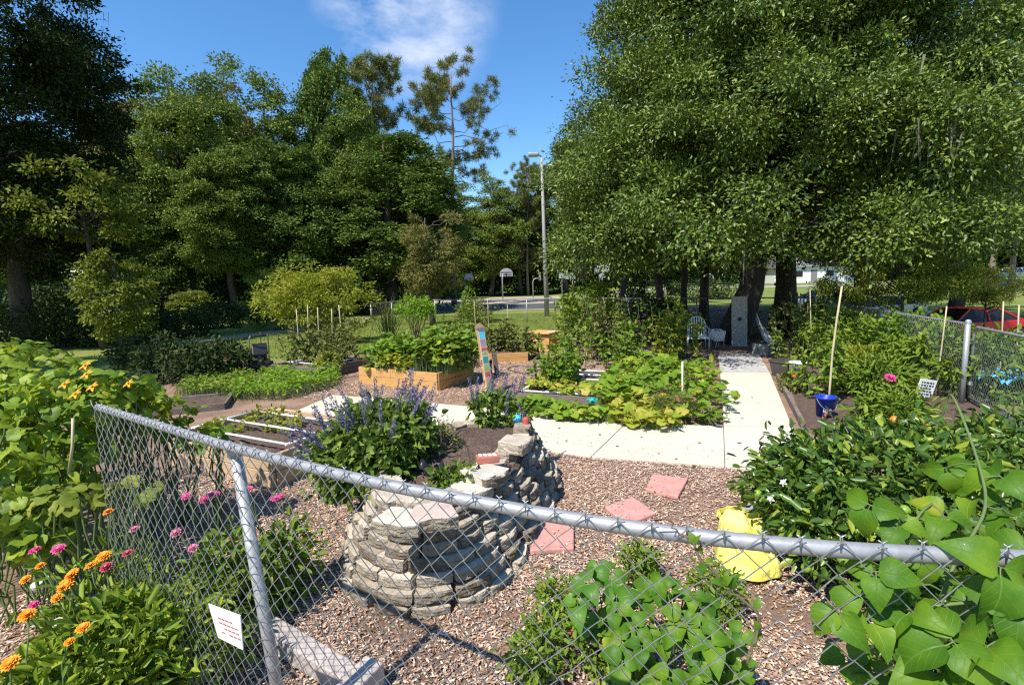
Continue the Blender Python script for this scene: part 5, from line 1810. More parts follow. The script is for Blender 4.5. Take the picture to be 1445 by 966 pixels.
# white bucket, dark tub, pots
b = at(1125, 537)
wbk = thing('bucket', 'grimy white bucket beside the path among orange flowers', 'bucket', (b.x, b.y, 0))
MB().lathe((0, 0, 0), [(.001, 0), (.125, 0), (.15, .34), (.158, .345), (.158, .37), (.146, .37), (.12, .05), (.001, .05)], 22).build('body', 'white', wbk)
MB().tube([(.155 * math.cos(a), .155 * math.sin(a), .36 - .02 * math.sin(a)) for a in np.linspace(0, math.pi, 12)], .005, 6).build('handle', 'galv', wbk)
b = at(1109, 531)
tub = MB()
tub.lathe((0, 0, 0), [(.001, 0), (.24, 0), (.31, .30), (.33, .30), (.33, .34), (.295, .34), (.23, .2), (.001, .2)], 4, smooth=False, sq=math.pi / 4 + .35)
o = tub.build('planter_tub', flat('dark_tub', (.07, .06, .052), .7)); o.location = (b.x, b.y, 0)
tag(o, 'dark square plastic tub on the right edge of the path', 'tub')
for (px, py, r, h, m, lab) in ((966, 582, .16, .22, 'terracotta', 'terracotta pot holding the upright white pipe'), (926, 580, .14, .18, 'black_plastic', 'dark pot among the squash leaves left of the terracotta pot')):
    b = at(px, py)
    o = MB().lathe((0, 0, 0), [(.001, 0), (r * .7, 0), (r * .95, h * .85), (r * 1.05, h * .86), (r * 1.05, h), (r * .9, h), (r * .85, h * .85), (.001, h * .82)], 24).build('plant_pot', m)
    o.location = (b.x, b.y, 0.0)
    tag(o, lab, 'pot')

# small white sign in the right bed
b = at(1304, 584)
sg = thing('garden_sign', 'tilted white garden sign with dark lettering before the right fence', 'sign', (b.x, b.y, .07), .1)
pan = MB().box((0, 0, .31), (.26, .012, .25), 0, 0, .12, .18); pan.build('panel', 'white', sg)
ink = MB()
gI = np.random.default_rng(3)
Rm = np.array(Matrix.Rotation(.18, 3, 'Y') @ Matrix.Rotation(.12, 3, 'X'))
for r_ in range(5):
    x = -.10
    while x < .08:
        wv = gI.uniform(.018, .05)
        V = np.array([(x, -.0085, .09 - r_ * .042), (x + wv, -.0085, .09 - r_ * .042), (x + wv, -.0085, .066 - r_ * .042), (x, -.0085, .066 - r_ * .042)]) @ Rm.T + np.array((0, 0, .31))
        ink.add(V, [np.array([(0, 3, 2, 1)])])
        x += wv + .012
ink.build('writing', 'ink', sg)
MB().tube([(0, .012, -.12), (0, .012, .3)], .007, 6).build('leg', 'galv', sg)

# blue sheet at the right edge
p = at(1434, 528, .42)
g = np.random.default_rng(9)
n = 14
gx, gy = np.meshgrid(np.linspace(-.42, .42, n), np.linspace(-.3, .3, n), indexing='ij')
zz = .06 * np.sin(gx * 9) * np.cos(gy * 8) + g.normal(size=gx.shape) * .035 - .25 * gx ** 2
i, j = np.meshgrid(np.arange(n - 1), np.arange(n - 1), indexing='ij')
o = MB().add(np.stack([gx, gy, zz], -1).reshape(-1, 3), [np.stack([i * n + j, (i + 1) * n + j, (i + 1) * n + j + 1, i * n + j + 1], -1).reshape(-1, 4)]).build('plastic_sheet', 'light_blue')
o.location = tuple(p)
o.modifiers.new('thickness', 'SOLIDIFY').thickness = .006
tag(o, 'crumpled light blue plastic sheet at the right edge of the garden', 'sheet')

# garden hose loop
pts = [at(x, y, .02) for x, y in ((760, 531), (745, 528), (725, 524), (717, 521), (724, 517), (745, 517), (765, 519), (755, 524), (742, 527))]
pts = [(p.x, p.y) for p in pts]
o = MB().tube([(x, y, .022) for x, y in dense(pts, 8)], .014, 6).build('hose', 'hose')
tag(o, 'dark garden hose looped on the mulch right of the painted post', 'hose')

# ================================================================== SEATS AND BITS IN THE SHADE
def armchair():
    b = at(984, 493)
    t = thing('garden_chair', 'white metal armchair with rounded back in the oak shade', 'chair', (b.x, b.y, 0), -.25)
    W_, D_, SH = .56, .48, .38
    for sx in (-1, 1):
        MB().tube([(sx * W_ / 2, -D_ / 2, 0), (sx * W_ / 2 * .96, -D_ / 2 + .02, .58), (sx * W_ / 2, -D_ / 2 + .1, .62), (sx * W_ / 2 * 1.0, .1, .63), (sx * W_ / 2 * .9, D_ / 2 + .03, .68)], .013, 7).build('arm', 'white', t)
        MB().tube([(sx * W_ / 2 * .92, D_ / 2 + .1, 0), (sx * W_ / 2 * .9, D_ / 2, SH), (sx * W_ / 2 * .88, D_ / 2 + .04, .66)], .013, 7).build('leg', 'white', t)
        MB().tube([(sx * W_ / 2, -D_ / 2, 0), (sx * W_ / 2, -D_ / 2, SH)], .013, 7).build('leg', 'white', t)
    back = [(W_ / 2 * .9 * math.cos(a), D_ / 2 + .04 + .04 * math.sin(a), .62 + .30 * math.sin(a)) for a in np.linspace(0, math.pi, 18)]
    MB().tube(back, .014, 7).build('back_frame', 'white', t)
    sl = MB()
    for k in range(7):
        x = -W_ * .36 + W_ * .12 * k
        zt = .62 + .30 * math.sqrt(max(0, 1 - (x / (W_ / 2 * .9)) ** 2))
        sl.bar((x, D_ / 2 + .01, SH), (x, D_ / 2 + .07, zt), .03, .008)
    sl.build('backrest', 'white', t)
    st = MB()
    for k in range(8):
        st.box((0, -D_ / 2 + .03 + k * D_ / 7.6, SH), (W_ * .94, .045, .014))
    st.box((0, -D_ / 2 - .01, SH - .02), (W_ * .98, .02, .05))
    st.build('seat', 'white', t)


armchair()
b = at(1012, 492)
t = thing('white_stool', 'small white stool or crate right of the metal armchair', 'stool', (b.x, b.y, 0), .3)
bevel(MB().box((0, 0, .40), (.32, .28, .30), 0, 0, .2).build('body', 'white', t), .02)
for sx in (-1, 1):
    for sy in (-1, 1):
        MB().tube([(sx * .13, sy * .11, 0), (sx * .13, sy * .11, .3)], .013, 6).build('leg', 'galv_old', t)

a_, b_ = at(1033, 489), at(1063, 491)
hS = dp(1048, 418, a_.y).z
o = MB().box((0, 0, hS / 2), ((b_.x - a_.x), .06, hS), -.25).build('grey_slab', flat('grey_board', (.42, .38, .33), .8))
o.location = ((a_.x + b_.x) / 2, a_.y, 0); o.rotation_euler = (-.06, 0, 0)
bevel(tag(o, 'upright grey board leaning against the oak trunk', 'board'), .008)
kn = MB().lathe((0, 0, 0), [(.001, .02), (.05, .015), (.06, 0)], 14)
k_ = kn.build('dark_knob', 'ink', o); k_.location = (.0, -.035, hS * .55); k_.rotation_euler = (math.pi / 2, 0, -.25)
for k, (bx, by, tx, ty) in enumerate([(1084, 484, 1064, 435), (1088, 484, 1071, 458), (1093, 484, 1076, 460), (1080, 482, 1066, 448)]):
    stick_px(('longest white pipe', 'second white pipe', 'rightmost white pipe', 'inner white pipe')[k] + ' leaning near the oak trunk beside the grey board', (bx, by), (tx, ty), .035, 'pvc', 'leaning_pipe', 'pipe', dy=.3)
for k, (px, py) in enumerate([(1068, 500), (1077, 502), (1084, 501)]):
    b = at(px, py)
    o = bevel(MB().box((0, 0, .14), (.15, .2, .3), .2).build('concrete_block', 'concrete_grey'), .01)
    o.location = (b.x, b.y, 0)
    tag(o, ('left', 'middle', 'right')[k] + ' one of three upright concrete blocks at the far end of the path', 'block', 'blocks at the path end')

# mower
b = at(368, 524)
mw = thing('lawn_mower', 'dark lawn mower with an upright handle at the corner of the old bed', 'mower', (b.x, b.y, 0), .5)
bevel(MB().box((0, 0, .2), (.5, .6, .16)).build('deck', 'black_plastic', mw), .04)
bevel(MB().lathe((0, .05, .28), [(.001, .2), (.14, .19), (.17, .12), (.18, 0)], 16).build('engine', 'black_plastic', mw), .005)
for sx in (-1, 1):
    MB().tube([(sx * .2, -.25, .25), (sx * .2, -.62, .88), (sx * .17, -.68, .95)], .015, 6).build('handle_bar', 'galv_old', mw)
    for sy in (-.24, .24):
        wl_ = MB().lathe((0, 0, 0), [(.03, -.03), (.10, -.03), (.11, -.015), (.11, .015), (.10, .03), (.03, .03)], 16)
        o = wl_.build('wheel', 'rubber', mw); o.location = (sx * .28, sy, .11); o.rotation_euler = (0, math.pi / 2, 0)
MB().tube([(-.17, -.68, .95), (0, -.70, .96), (.17, -.68, .95)], .018, 6).build('grip', 'rubber', mw)
bevel(MB().box((0, -.58, .62), (.32, .06, .3), 0, 0, -.5).build('grass_bag', 'black_plastic', mw), .02)

# limestone pieces at the lower left
for k, (px, py, r, z, lab) in enumerate([(20, 690, .20, .1, 'pale limestone chunk at the left edge below the vine'), (8, 742, .22, .08, 'pale limestone chunk at the left edge under the pink flowers'),
                                         (45, 752, .17, .06, 'long pale limestone beside the orange flowers'), (75, 822, .13, .08, 'white limestone piece among the zinnia leaves'),
                                         (250, 905, .15, .06, 'pale limestone at the right foot of the zinnia bed'), (268, 945, .12, .05, 'smaller pale limestone at the bottom of the zinnia bed'),
                                         (100, 880, .12, .06, 'white limestone deep in the zinnia bed')]):
    o = link('limestone', rock_mesh(60 + k, r, (1.1, .7, .5)), None, tuple(at(px, py, z)))
    o.rotation_euler = (0, 0, k * 1.1)
    tag(o, lab, 'rock')

# ================================================================== FAR THINGS
p = at(772, 446)
h = dp(763, 222, p.y).z
lp = thing('light_pole', 'tall grey concrete light pole standing by the court', 'light pole', (p.x, p.y, 0))
lx = dp(764, 222, p.y).x - p.x
MB().tube([(0, 0, -.1), (lx * .5, 0, h / 2), (lx, 0, h)], [.155, .11, .065], 12).build('pole', 'pole_grey', lp)
MB().tube([(lx, 0, h), (lx - .1, 0, h + .12), (lx - .25, 0, h + .16)], .05, 8).build('arm', 'galv', lp)
bevel(MB().box((lx - .45, 0, h + .16), (.6, .34, .2)).build('lamp_head', 'galv', lp), .05)
MB().box((lx - .45, 0, h + .05), (.44, .26, .02)).build('lens', 'lamp_clear', lp)


def hoop(px, D, top, label, mat, face, arm=True):
    p = dp(px, hz(px), D)
    z0 = float(gz(p.x, p.y))
    t = thing('basketball_hoop', label, 'basketball hoop', (p.x, p.y, z0), face)
    s = (dp(px, top, D).z - z0) / 3.95
    t.scale = (s, s, s)
    MB().tube([(0, 0, -.1), (0, 0, 2.7), (0, -.12, 3.1), (0, -.5, 3.28), (0, -1.15, 3.28)], .075, 10).build('pole', 'galv', t)
    a = np.linspace(0, math.pi, 17)
    out = [(-.9, 2.92), (-.9, 3.25)] + [(-.9 * math.cos(x), 3.25 + .7 * math.sin(x)) for x in a[1:-1]] + [(.9, 3.25), (.9, 2.92)]
    n = len(out)
    V = [(x, -1.2, z) for x, z in out] + [(x, -1.16, z) for x, z in out]
    k = np.arange(n)
    MB().add(V, [np.array([k]), np.array([k[::-1] + n]), np.stack([k, k + n, (k + 1) % n + n, (k + 1) % n], -1)]).build('backboard', mat, t)
    for zz in (3.12, 3.42):
        MB().box((0, -1.14, zz), (1.5, .03, .10)).build('brace', 'galv_old' if mat != 'board_grey' else 'ink', t)
    MB().tube([(.23 * math.cos(x), -1.45 + .23 * math.sin(x), 3.05) for x in np.linspace(0, 2 * math.pi, 20)], .014, 6).build('rim', 'paint_orange', t)


for px, D, top, lab, mat, face in [
        (656, 74, 386, 'dim grey basketball hoop farthest left behind the court', 'board_grey', .7), (709, 62, 378, 'grey fan shaped basketball backboard left of the light pole', 'board_grey', 2.7),
        (752, 66, 387, 'basketball hoop seen edge on beside the light pole', 'board_grey', 1.7), (793, 64, 383, 'pale fan backboard just right of the light pole', 'board_white', .25),
        (808, 70, 385, 'smaller white striped backboard second right of the light pole', 'board_white', 3.3), (850, 58, 372, 'largest white striped backboard above the vine trellis', 'board_white', 3.0),
        (846, 76, 386, 'distant pale backboard half behind the largest striped one', 'board_white', .3)]:
    hoop(px, D, top, lab, mat, face)

p = dp(1007, hz(1007), 48)
z = float(gz(p.x, p.y))
o = MB().tube([(0, 0, -.05), (0, 0, 2.2), (-.1, 0, 2.55), (-.4, 0, 2.72), (-.9, 0, 2.75)], .07, 8).build('bent_pole', 'galv')
o.location = (p.x, p.y, z - .5)
tag(o, 'pale bent pole seen between the oak trunks beyond the fence', 'pole')


def car(name, label, loc, rz, paint, L=4.5, Wd=1.78, hb=.92, ht=1.43, sporty=0.0):
    t = thing(name, label, 'car', loc, rz)
    prof = [(-L / 2, .35), (-L / 2 + .02, .62), (-L / 2 + .12, .78), (-L * .24, hb - .04), (L * .32, hb + .03), (L / 2 - .05, hb - .02), (L / 2, .7), (L / 2 - .03, .32)]
    low = []
    for cx in (L * .31, -L * .31):
        low += [(cx + .37 * math.cos(a), .32 + .37 * math.sin(a)) for a in np.linspace(0, math.pi, 9)]
    out = prof + [(L * .31 + .4, .26)] + low[:9] + low[9:] + [(-L * .31 - .4, .26)]
    n = len(out)
    k = np.arange(n)
    V = [(x, -Wd / 2, z) for x, z in out] + [(x, Wd / 2, z) for x, z in out]
    bevel(MB().add(V, [np.array([k]), np.array([k[::-1] + n]), np.stack([k, k + n, (k + 1) % n + n, (k + 1) % n], -1)]).build('body', paint, t), .05, 3)
    cab = [(-L * .25, hb - .06), (-L * .10, ht - .03), (L * .02, ht), (L * .17, ht - .03), (L * .36, hb)]
    n = len(cab); k = np.arange(n)
    V = [(x, -Wd / 2 * (.92 if z < hb + .1 else .72), z) for x, z in cab] + [(x, Wd / 2 * (.92 if z < hb + .1 else .72), z) for x, z in cab]
    bevel(MB().add(V, [np.array([k]), np.array([k[::-1] + n]), np.stack([k, k + n, (k + 1) % n + n, (k + 1) % n], -1)]).build('window', 'glass', t), .04, 2)
    bevel(MB().box((L * .035, 0, ht + .004), (L * .27, Wd * .70, .035)).build('roof', paint, t), .015, 2)
    for s in (-1, 1):
        for x0, z0, x1, z1 in ((-L * .25, hb - .04, -L * .10, ht - .01), (L * .05, hb, L * .05, ht), (L * .36, hb, L * .17, ht - .01)):
            MB().bar((x0, s * Wd / 2 * .925, z0), (x1, s * Wd / 2 * .725, z1), .05, .06).build('pillar', paint, t)
        for cx in (-L * .31, L * .31):
            wh = MB().lathe((0, 0, 0), [(.20, -.10), (.30, -.10), (.325, -.07), (.325, .07), (.30, .10), (.20, .10)], 22)
            o = wh.build('wheel', 'rubber', t); o.location = (cx, s * (Wd / 2 - .10), .325); o.rotation_euler = (math.pi / 2, 0, 0)
            q = MB().lathe((0, 0, 0), [(.001, .09), (.06, .09), (.19, .075), (.21, .10)], 22)
            o2 = q.build('rim', 'rim', o); o2.rotation_euler = (0, 0, 0) if s < 0 else (math.pi, 0, 0)
        bevel(MB().box((L / 2 - .05, s * Wd * .38, .72), (.10, .3, .14)).build('tail_light', 'lamp_red', t), .02)
        bevel(MB().box((-L / 2 + .07, s * Wd * .36, .66), (.12, .34, .13)).build('headlight', 'lamp_clear', t), .02)
        bevel(MB().box((-L * .17, s * (Wd / 2 + .06), hb + .08), (.12, .16, .11)).build('mirror', paint, t), .03)


pc = dp(1362, 440, 20.5)
car('parked_car', 'dark red parked car behind the layered sapling', (pc.x, pc.y, float(gz(pc.x, pc.y)) + .0), .02, 'red_metal', 4.6, 1.8, .92, 1.40)
pc = dp(1160, hz(1160), 37)
car('parked_car', 'white parked car just beyond the picket fence', (pc.x, pc.y, float(gz(pc.x, pc.y))), .1, 'white_metal')
pc = dp(1106, hz(1106), 62)
car('parked_car', 'silver parked car far off in front of the white house', (pc.x, pc.y, float(gz(pc.x, pc.y))), 1.0, 'silver_metal')
pc = dp(1255, hz(1255), 34)
car('parked_car', 'pale parked car half hidden behind the layered sapling', (pc.x, pc.y, float(gz(pc.x, pc.y))), .15, 'silver_metal')
pc = dp(1430, hz(1430), 60)
car('parked_car', 'distant white car at the right edge far down the road', (pc.x, pc.y, float(gz(pc.x, pc.y))), .3, 'white_metal')

pc = dp(1140, hz(1140), 84)
z = float(gz(pc.x, pc.y))
hs = thing('white_house', 'low white house with grey roof far beyond the trunks', 'house', (pc.x + 1, pc.y, z), -.1)
Lh, Dh, Hh = 13, 8, 2.5
MB().box((0, 0, Hh / 2), (Lh, Dh, Hh)).build('wall', 'white', hs)
rf_ = MB()
e = .5
V = [(-Lh / 2 - e, -Dh / 2 - e, Hh + .03), (Lh / 2 + e, -Dh / 2 - e, Hh + .03), (Lh / 2 + e, Dh / 2 + e, Hh + .03), (-Lh / 2 - e, Dh / 2 + e, Hh + .03), (-Lh / 2 - e, 0, Hh + 1.7), (Lh / 2 + e, 0, Hh + 1.7)]
rf_.add(V, [np.array([(0, 1, 5, 4), (2, 3, 4, 5), (3, 2, 1, 0)]), np.array([(1, 2, 5), (3, 0, 4)])])
rf_.build('roof', 'roof', hs)
for x in (-4.2, 0.5, 4.4):
    f = MB().box((x, -Dh / 2 - .02, 1.45), (1.3, .05, 1.1)).build('window', 'pvc', hs)
    MB().box((x, -Dh / 2 - .05, 1.45), (1.14, .02, .94)).build('pane', 'glass', f)
d_ = MB().box((-1.9, -Dh / 2 - .02, 1.02), (.95, .05, 2.02)).build('door', 'roof', hs)
for k, (px, D, lab) in enumerate(((60, 95, 'pale house glimpsed through the left woods'), (415, 100, 'pale house glimpsed between the trunks behind the golden shrub'))):
    pc = dp(px, hz(px), D)
    h2 = thing('white_house', lab, 'house', (pc.x, pc.y, 0), .4)
    MB().box((0, 0, 1.4), (14, 8, 2.8)).build('wall', 'white', h2)
    V2 = [(x * 1.1, y * 1.1, z + .32) for x, y, z in V]
    MB().add(V2, [np.array([(0, 1, 5, 4), (2, 3, 4, 5), (3, 2, 1, 0)]), np.array([(1, 2, 5), (3, 0, 4)])]).build('roof', 'roof', h2)


# ================================================================== PLANTS
gP = np.random.default_rng(1234)

# ---- purple salvia in the stone planter
b = np.array((-1.2, 4.1, 0.30))
sal, C, g = shrub('salvia_plant', 'large bushy salvia with purple flower spikes growing from the stone planter', 'plant', tuple(b), (.50, .56, .40), 6000, .072, .046,
                  'salvia', 21, 'o', zc=.36, clumps=190, cr=.13, stems=50, stemm='stem', lob=.3, up=.9)
spk = []
for k in range(4):
    gs = np.random.default_rng(600 + k)
    mb = MB()
    Ls = .28 + .05 * k
    mb.tube([(0, 0, -.08), (gs.normal() * .01, gs.normal() * .01, Ls * .5), (gs.normal() * .03, gs.normal() * .03, Ls)], [.004, .003, .002], 4, 1, cap=False)
    n = 95
    zz = gs.uniform(Ls * .2, Ls, n)
    a = gs.uniform(0, 6.28, n)
    T = np.stack([np.cos(a), np.sin(a), gs.uniform(.1, .8, n)], -1)
    blades(mb, np.column_stack([np.zeros((n, 2)), zz]) + T * .004, T, rdir(gs, n), .026 * (1.25 - .6 * zz / Ls), .015, 'd')
    spk.append(mb.mesh('flower_spike', ['petal_purple', 'stem']))
gs = np.random.default_rng(5)
mid = np.array((0, 0, .36))
cand = [c for c in C if c[2] > .40 or (c[0] < -.22 and c[2] > .2)]
for k in range(78):
    c = cand[int(gs.integers(0, len(cand)))]
    o = link('flower_spike', spk[k % 4], sal, tuple(c + gs.normal(size=3) * .05))
    d = unit(c - mid) * np.array((.6, .6, .25)) + np.array((-.05, .05, .75)) + gs.normal(size=3) * .16
    o.rotation_mode = 'QUATERNION'
    o.rotation_quaternion = Vector(d).to_track_quat('Z', 'Y')
    s = gs.uniform(.6, .95)
    o.scale = (s, s, s)
# second, smaller salvia at the back of the planter
b = np.array((-.22, 5.0, .55))
s2, C2, g = shrub('salvia_plant', 'smaller salvia with a few thin purple spikes at the back of the stone planter', 'plant', tuple(b), (.22, .2, .18), 520, .07, .04, 'salvia', 22, 'o',
                  zc=.18, clumps=26, cr=.08, stems=12, stemm='stem')
for k in range(15):
    c = C2[int(gs.integers(0, len(C2)))]
    o = link('flower_spike', spk[k % 4], s2, tuple(c + np.array((gs.normal() * .1, gs.normal() * .08, .03))))
    o.rotation_mode = 'QUATERNION'
    o.rotation_quaternion = Vector((gs.normal() * .2, gs.normal() * .2, 1)).to_track_quat('Z', 'Y')
    o.scale = (.75,) * 3
shrub('herb_plant', 'small green herb at the right rim of the stone planter', 'plant', (.02, 5.05, .55), (.15, .12, .08), 220, .05, .03, 'veg', 23, 'o', zc=.08, clumps=14, cr=.06, stems=8, stemm='stem')
shrub('herb_plant', 'green herb growing in the hollow of the planter beside the cream stones', 'plant', tuple(at(645, 690, .48)), (.17, .14, .13), 330, .06, .038, 'salvia', 24, 'o', zc=.08, clumps=18, cr=.07, stems=8, stemm='stem')
shrub('herb_plant', 'wispy dull herb between the salvia and the bare soil of the planter', 'plant', tuple(at(622, 648, .5)), (.16, .15, .2), 420, .05, .012, 'veg_dull', 25, 'n', zc=.16, clumps=22, cr=.09, stems=26, stemm='stem_brown')

# ---- squash patch round the pipe bed
def pp(L_): return [at(x, y) for x, y in L_]


patch('squash_plant', 'sprawling green squash leaves right of the bare pipe bed', 'plant', pp([(858, 552), (866, 528), (905, 518), (952, 520), (958, 548), (940, 566), (880, 570)]), 420, .16, 'squash', 31, (.10, .40))
patch('squash_plant', 'squash leaves spilling over the left edge of the side path', 'plant', pp([(950, 522), (1000, 520), (1012, 548), (1034, 575), (1028, 590), (1018, 606), (970, 600), (950, 570)]), 330, .145, 'squash', 32, (.06, .34), edge=.04)
patch('squash_plant', 'yellowing squash leaves hanging over the front path', 'plant', pp([(858, 596), (865, 575), (940, 572), (970, 598), (955, 616), (905, 614), (880, 606)]), 230, .15, 'squash_y', 33, (.04, .26), edge=.05)
patch('squash_plant', 'row of squash leaves between the front path and the pipe bed', 'plant', pp([(706, 583), (714, 572), (850, 588), (862, 600), (830, 602), (760, 592)]), 330, .135, 'squash', 34, (.04, .24), edge=.04)
patch('squash_plant', 'low squash leaves along the left front of the pipe bed', 'plant', pp([(735, 560), (756, 545), (800, 549), (838, 560), (850, 572), (790, 572)]), 210, .13, 'squash_y', 35, (.14, .32))
patch('squash_plant', 'bright green squash leaves just right of the teal valve', 'plant', pp([(842, 566), (850, 545), (890, 548), (900, 575), (880, 590), (850, 584)]), 190, .16, 'squash', 36, (.12, .38))
b = at(948, 588)
shrub('asparagus_plant', 'dusky feathery bush in front of the terracotta pot', 'plant', tuple(b), (.32, .26, .22), 2600, .075, .006, leaf('feather_leaf', [(0, (.045, .08, .03)), (1, (.10, .14, .05))], .6, .2, .2), 37, 'n', zc=.2, clumps=70, cr=.14, stems=20, stemm='stem')
gq = np.random.default_rng(70)
for k, (x, y) in enumerate(((936, 556), (985, 552), (962, 545), (874, 536))):
    o = link('squash_flower', flower_mesh('squash_flower', 'petal_orange', .05, 6, 1, .9, k), None, tuple(at(x, y, .42)))
    tag(o, 'open yellow orange squash flower among the squash leaves', 'flower', 'squash flowers')

# ---- vegetables in the beds
def world_uv(A, u, v, a, b_, z=0.0):
    return A + u * a + v * b_ + Vector((0, 0, z))


q = [world_uv(A2, u2, v2, a, c) for a, c in ((.0, .02), (L2 + .1, .05), (L2 + .15, 1.25), (.0, 1.25))]
patch('bean_plant', 'lush yellow green bean leaves filling the orange bed', 'plant', q, 1000, .17, 'squash', 41, (.02, .74), 'r', z0=.3, wr=.85)
patch('bean_plant', 'yellowing leaves along the front of the orange bed', 'plant', [world_uv(A2, u2, v2, a, c) for a, c in ((.5, -.05), (1.35, -.05), (1.3, .45), (.55, .45))], 260, .13, 'gold', 42, (.03, .46), 'r', z0=.3, wr=.75)
patch('bean_plant', 'taller green leaves at the right end of the orange bed', 'plant', [world_uv(A2, u2, v2, a, c) for a, c in ((1.2, .2), (L2 + .2, .1), (L2 + .3, 1.3), (1.2, 1.3))], 420, .16, 'veg', 43, (.1, .95), 'r', z0=.3, wr=.85)
p = world_uv(A2, u2, v2, .25, 1.15, .3)
stalks('vegetable_plant', 'leafy plant at the back left corner of the orange bed', 'plant', tuple(p), 7, .65, (.5, .3), 'veg', 44, .12, .07, 18)
for k, (a, lab) in enumerate(((.35, 'straggly tomato plant at the left end of the dark old bed'), (.85, 'straggly tomato plant in the middle of the dark old bed'), (1.35, 'brownish tomato plant at the right of the dark old bed'))):
    p = world_uv(A3, u3, v3, a * L3 / 1.6, 1.0, .2)
    stalks('tomato_plant', lab, 'plant', tuple(p), 9, .95, (.5, .7), 'veg_dull', 45 + k, .10, .05, 26, lean=.28)
p = world_uv(A3, u3, v3, L3 * .85, .5, .2)
shrub('vegetable_plant', 'low yellow green plant at the right front of the dark old bed', 'plant', tuple(p), (.28, .28, .15), 420, .08, .045, 'gold', 49, 'o', clumps=22, cr=.1, stems=8, stemm='stem')
p = world_uv(A3, u3, v3, -.1, .9, .0)
stalks('vegetable_plant', 'dark leafy stems between the mower and the dark old bed', 'plant', tuple(p), 7, .75, (.4, .4), 'veg', 50, .09, .045, 20)
for k, (px, py, hh, sp, mt, lab) in enumerate([
        (700, 506, .95, .5, 'veg_dull', 'dull leafy plant in the small orange bed, left side'), (722, 504, 1.0, .5, 'veg_dull', 'dull leafy plant in the small orange bed, middle'),
        (745, 506, .85, .5, 'veg_dull', 'dull leafy plant at the right end of the small orange bed'),
        (655, 478, 1.55, .4, 'veg', 'tall sunflower like plant behind the orange bed'), (640, 500, 1.1, .5, 'veg', 'green plant rising behind the right end of the orange bed'),
        (812, 512, 1.75, .6, 'veg', 'bright green tomato plant left of the dark vine trellis'), (838, 508, 1.55, .6, 'veg_dull', 'staked tomato plant below the dark vine trellis'),
        (866, 506, 1.6, .6, 'veg_dull', 'staked tomato plant in the middle of the block border'), (897, 507, 1.45, .6, 'veg', 'staked tomato plant at the right of the staked row'),
        (880, 520, 1.0, .4, 'veg', 'smaller tomato plant leaning out before the block border'),
        (940, 508, 1.45, .5, 'gold', 'yellow green tomato plant left of the metal armchair'), (962, 506, 1.35, .5, 'veg', 'greener tomato plant touching the metal armchair'),
        (800, 548, .95, .35, 'veg', 'single pepper plant standing in the bare pipe bed'), (782, 552, .6, .35, 'squash', 'low leafy plant at the left end of the pipe bed'),
        (1128, 510, 1.5, .6, 'veg_dull', 'pale tomato plant right of the path beside the white bucket'), (1152, 516, 1.05, .6, 'veg', 'bushy plant behind the blue bucket'),
        (1148, 560, .95, .5, 'veg', 'leafy plant left of the blue bucket beside the path'), (1112, 480, 1.3, .6, 'veg_dull', 'pale flowering plant in the shade behind the dark tub')]):
    b = at(px, py)
    stalks('garden_plant', lab, 'plant', (b.x, b.y, .03), 9 + k % 3, hh, (sp, sp * .8), mt, 700 + k, .105, .055, 30, lean=.16, shape='o')

# trellis vine
b = at(838, 486)
shrub('trellis_vine', 'dark green vine mound covering a trellis below the striped backboard', 'vine', (b.x, b.y, 0), (1.05, .5, .85), 2600, .11, .075, 'pumpkin', 51, 'o', zc=1.1, clumps=70, cr=.24, stems=14)
b = at(925, 478)
shrub('dark_bush', 'dark bush in the oak shade behind the tomato plants', 'shrub', (b.x, b.y, 0), (1.1, .6, .7), 1600, .11, .06, 'dusk', 52, 'o', zc=.8, clumps=50, cr=.25)

# golden shrub, grass clump, bright shrub, orange flowers behind
b = at(425, 492)
shrub('golden_shrub', 'large golden green shrub arching over the dark old bed', 'shrub', (b.x, b.y + 1.2, 0), (2.0, 1.3, 1.25), 9500, .12, .045, 'gold', 53, 'o', zc=1.7, clumps=230, cr=.30, stems=40, lob=.4, flat_=.5)
b = at(375, 470)
shrub('light_shrub', 'lighter feathery shrub left of the golden shrub', 'shrub', (b.x, b.y + 1.5, 0), (1.6, 1.2, 1.6), 3600, .12, .04, 'lime', 54, 'o', zc=1.7, clumps=90, cr=.34, stems=24, lob=.5, flat_=.5)
b = at(548, 478)
g = np.random.default_rng(55)
t = thing('grass_clump', 'tall pale ornamental grass clump behind the orange bed', 'grass clump', (b.x, b.y, 0))
mb = MB()
for k in range(170):
    a, ln = g.uniform(0, 6.28), g.uniform(.9, 2.0)
    tilt = g.uniform(.05, .5)
    d = np.array((math.cos(a) * tilt, math.sin(a) * tilt, 1))
    P0 = np.array((g.normal() * .12, g.normal() * .12, -.02))
    P1 = P0 + unit(d) * ln * .6
    P2 = P1 + unit(d * np.array((2.4, 2.4, .55))) * ln * .4
    s_ = unit(np.cross(d, (0.3, .2, 1))) * .014
    mb.add([P0 - s_, P0 + s_, P1 - s_, P1 + s_, P2], [np.array([(0, 1, 3, 2)]), np.array([(2, 3, 4)])])
mb.build('foliage', 'reed', t)
b = at(588, 478)
shrub('bright_shrub', 'bright green rounded shrub on a short stem before the back fence', 'shrub', (b.x, b.y, 0), (.75, .6, .42), 1900, .10, .045, 'carrot', 56, 'o', zc=1.15, clumps=60, cr=.2, stems=20)
b = at(672, 470)
shrub('flowering_shrub', 'shrub with orange red flower heads behind the painted post', 'shrub', (b.x, b.y, 0), (.8, .6, .45), 1300, .09, .045, 'veg_dull', 57, 'o', zc=.75, clumps=40, cr=.2)
fm_o = flower_mesh('orange_flower', 'petal_orange', .06, 12, 2, .3, 2)
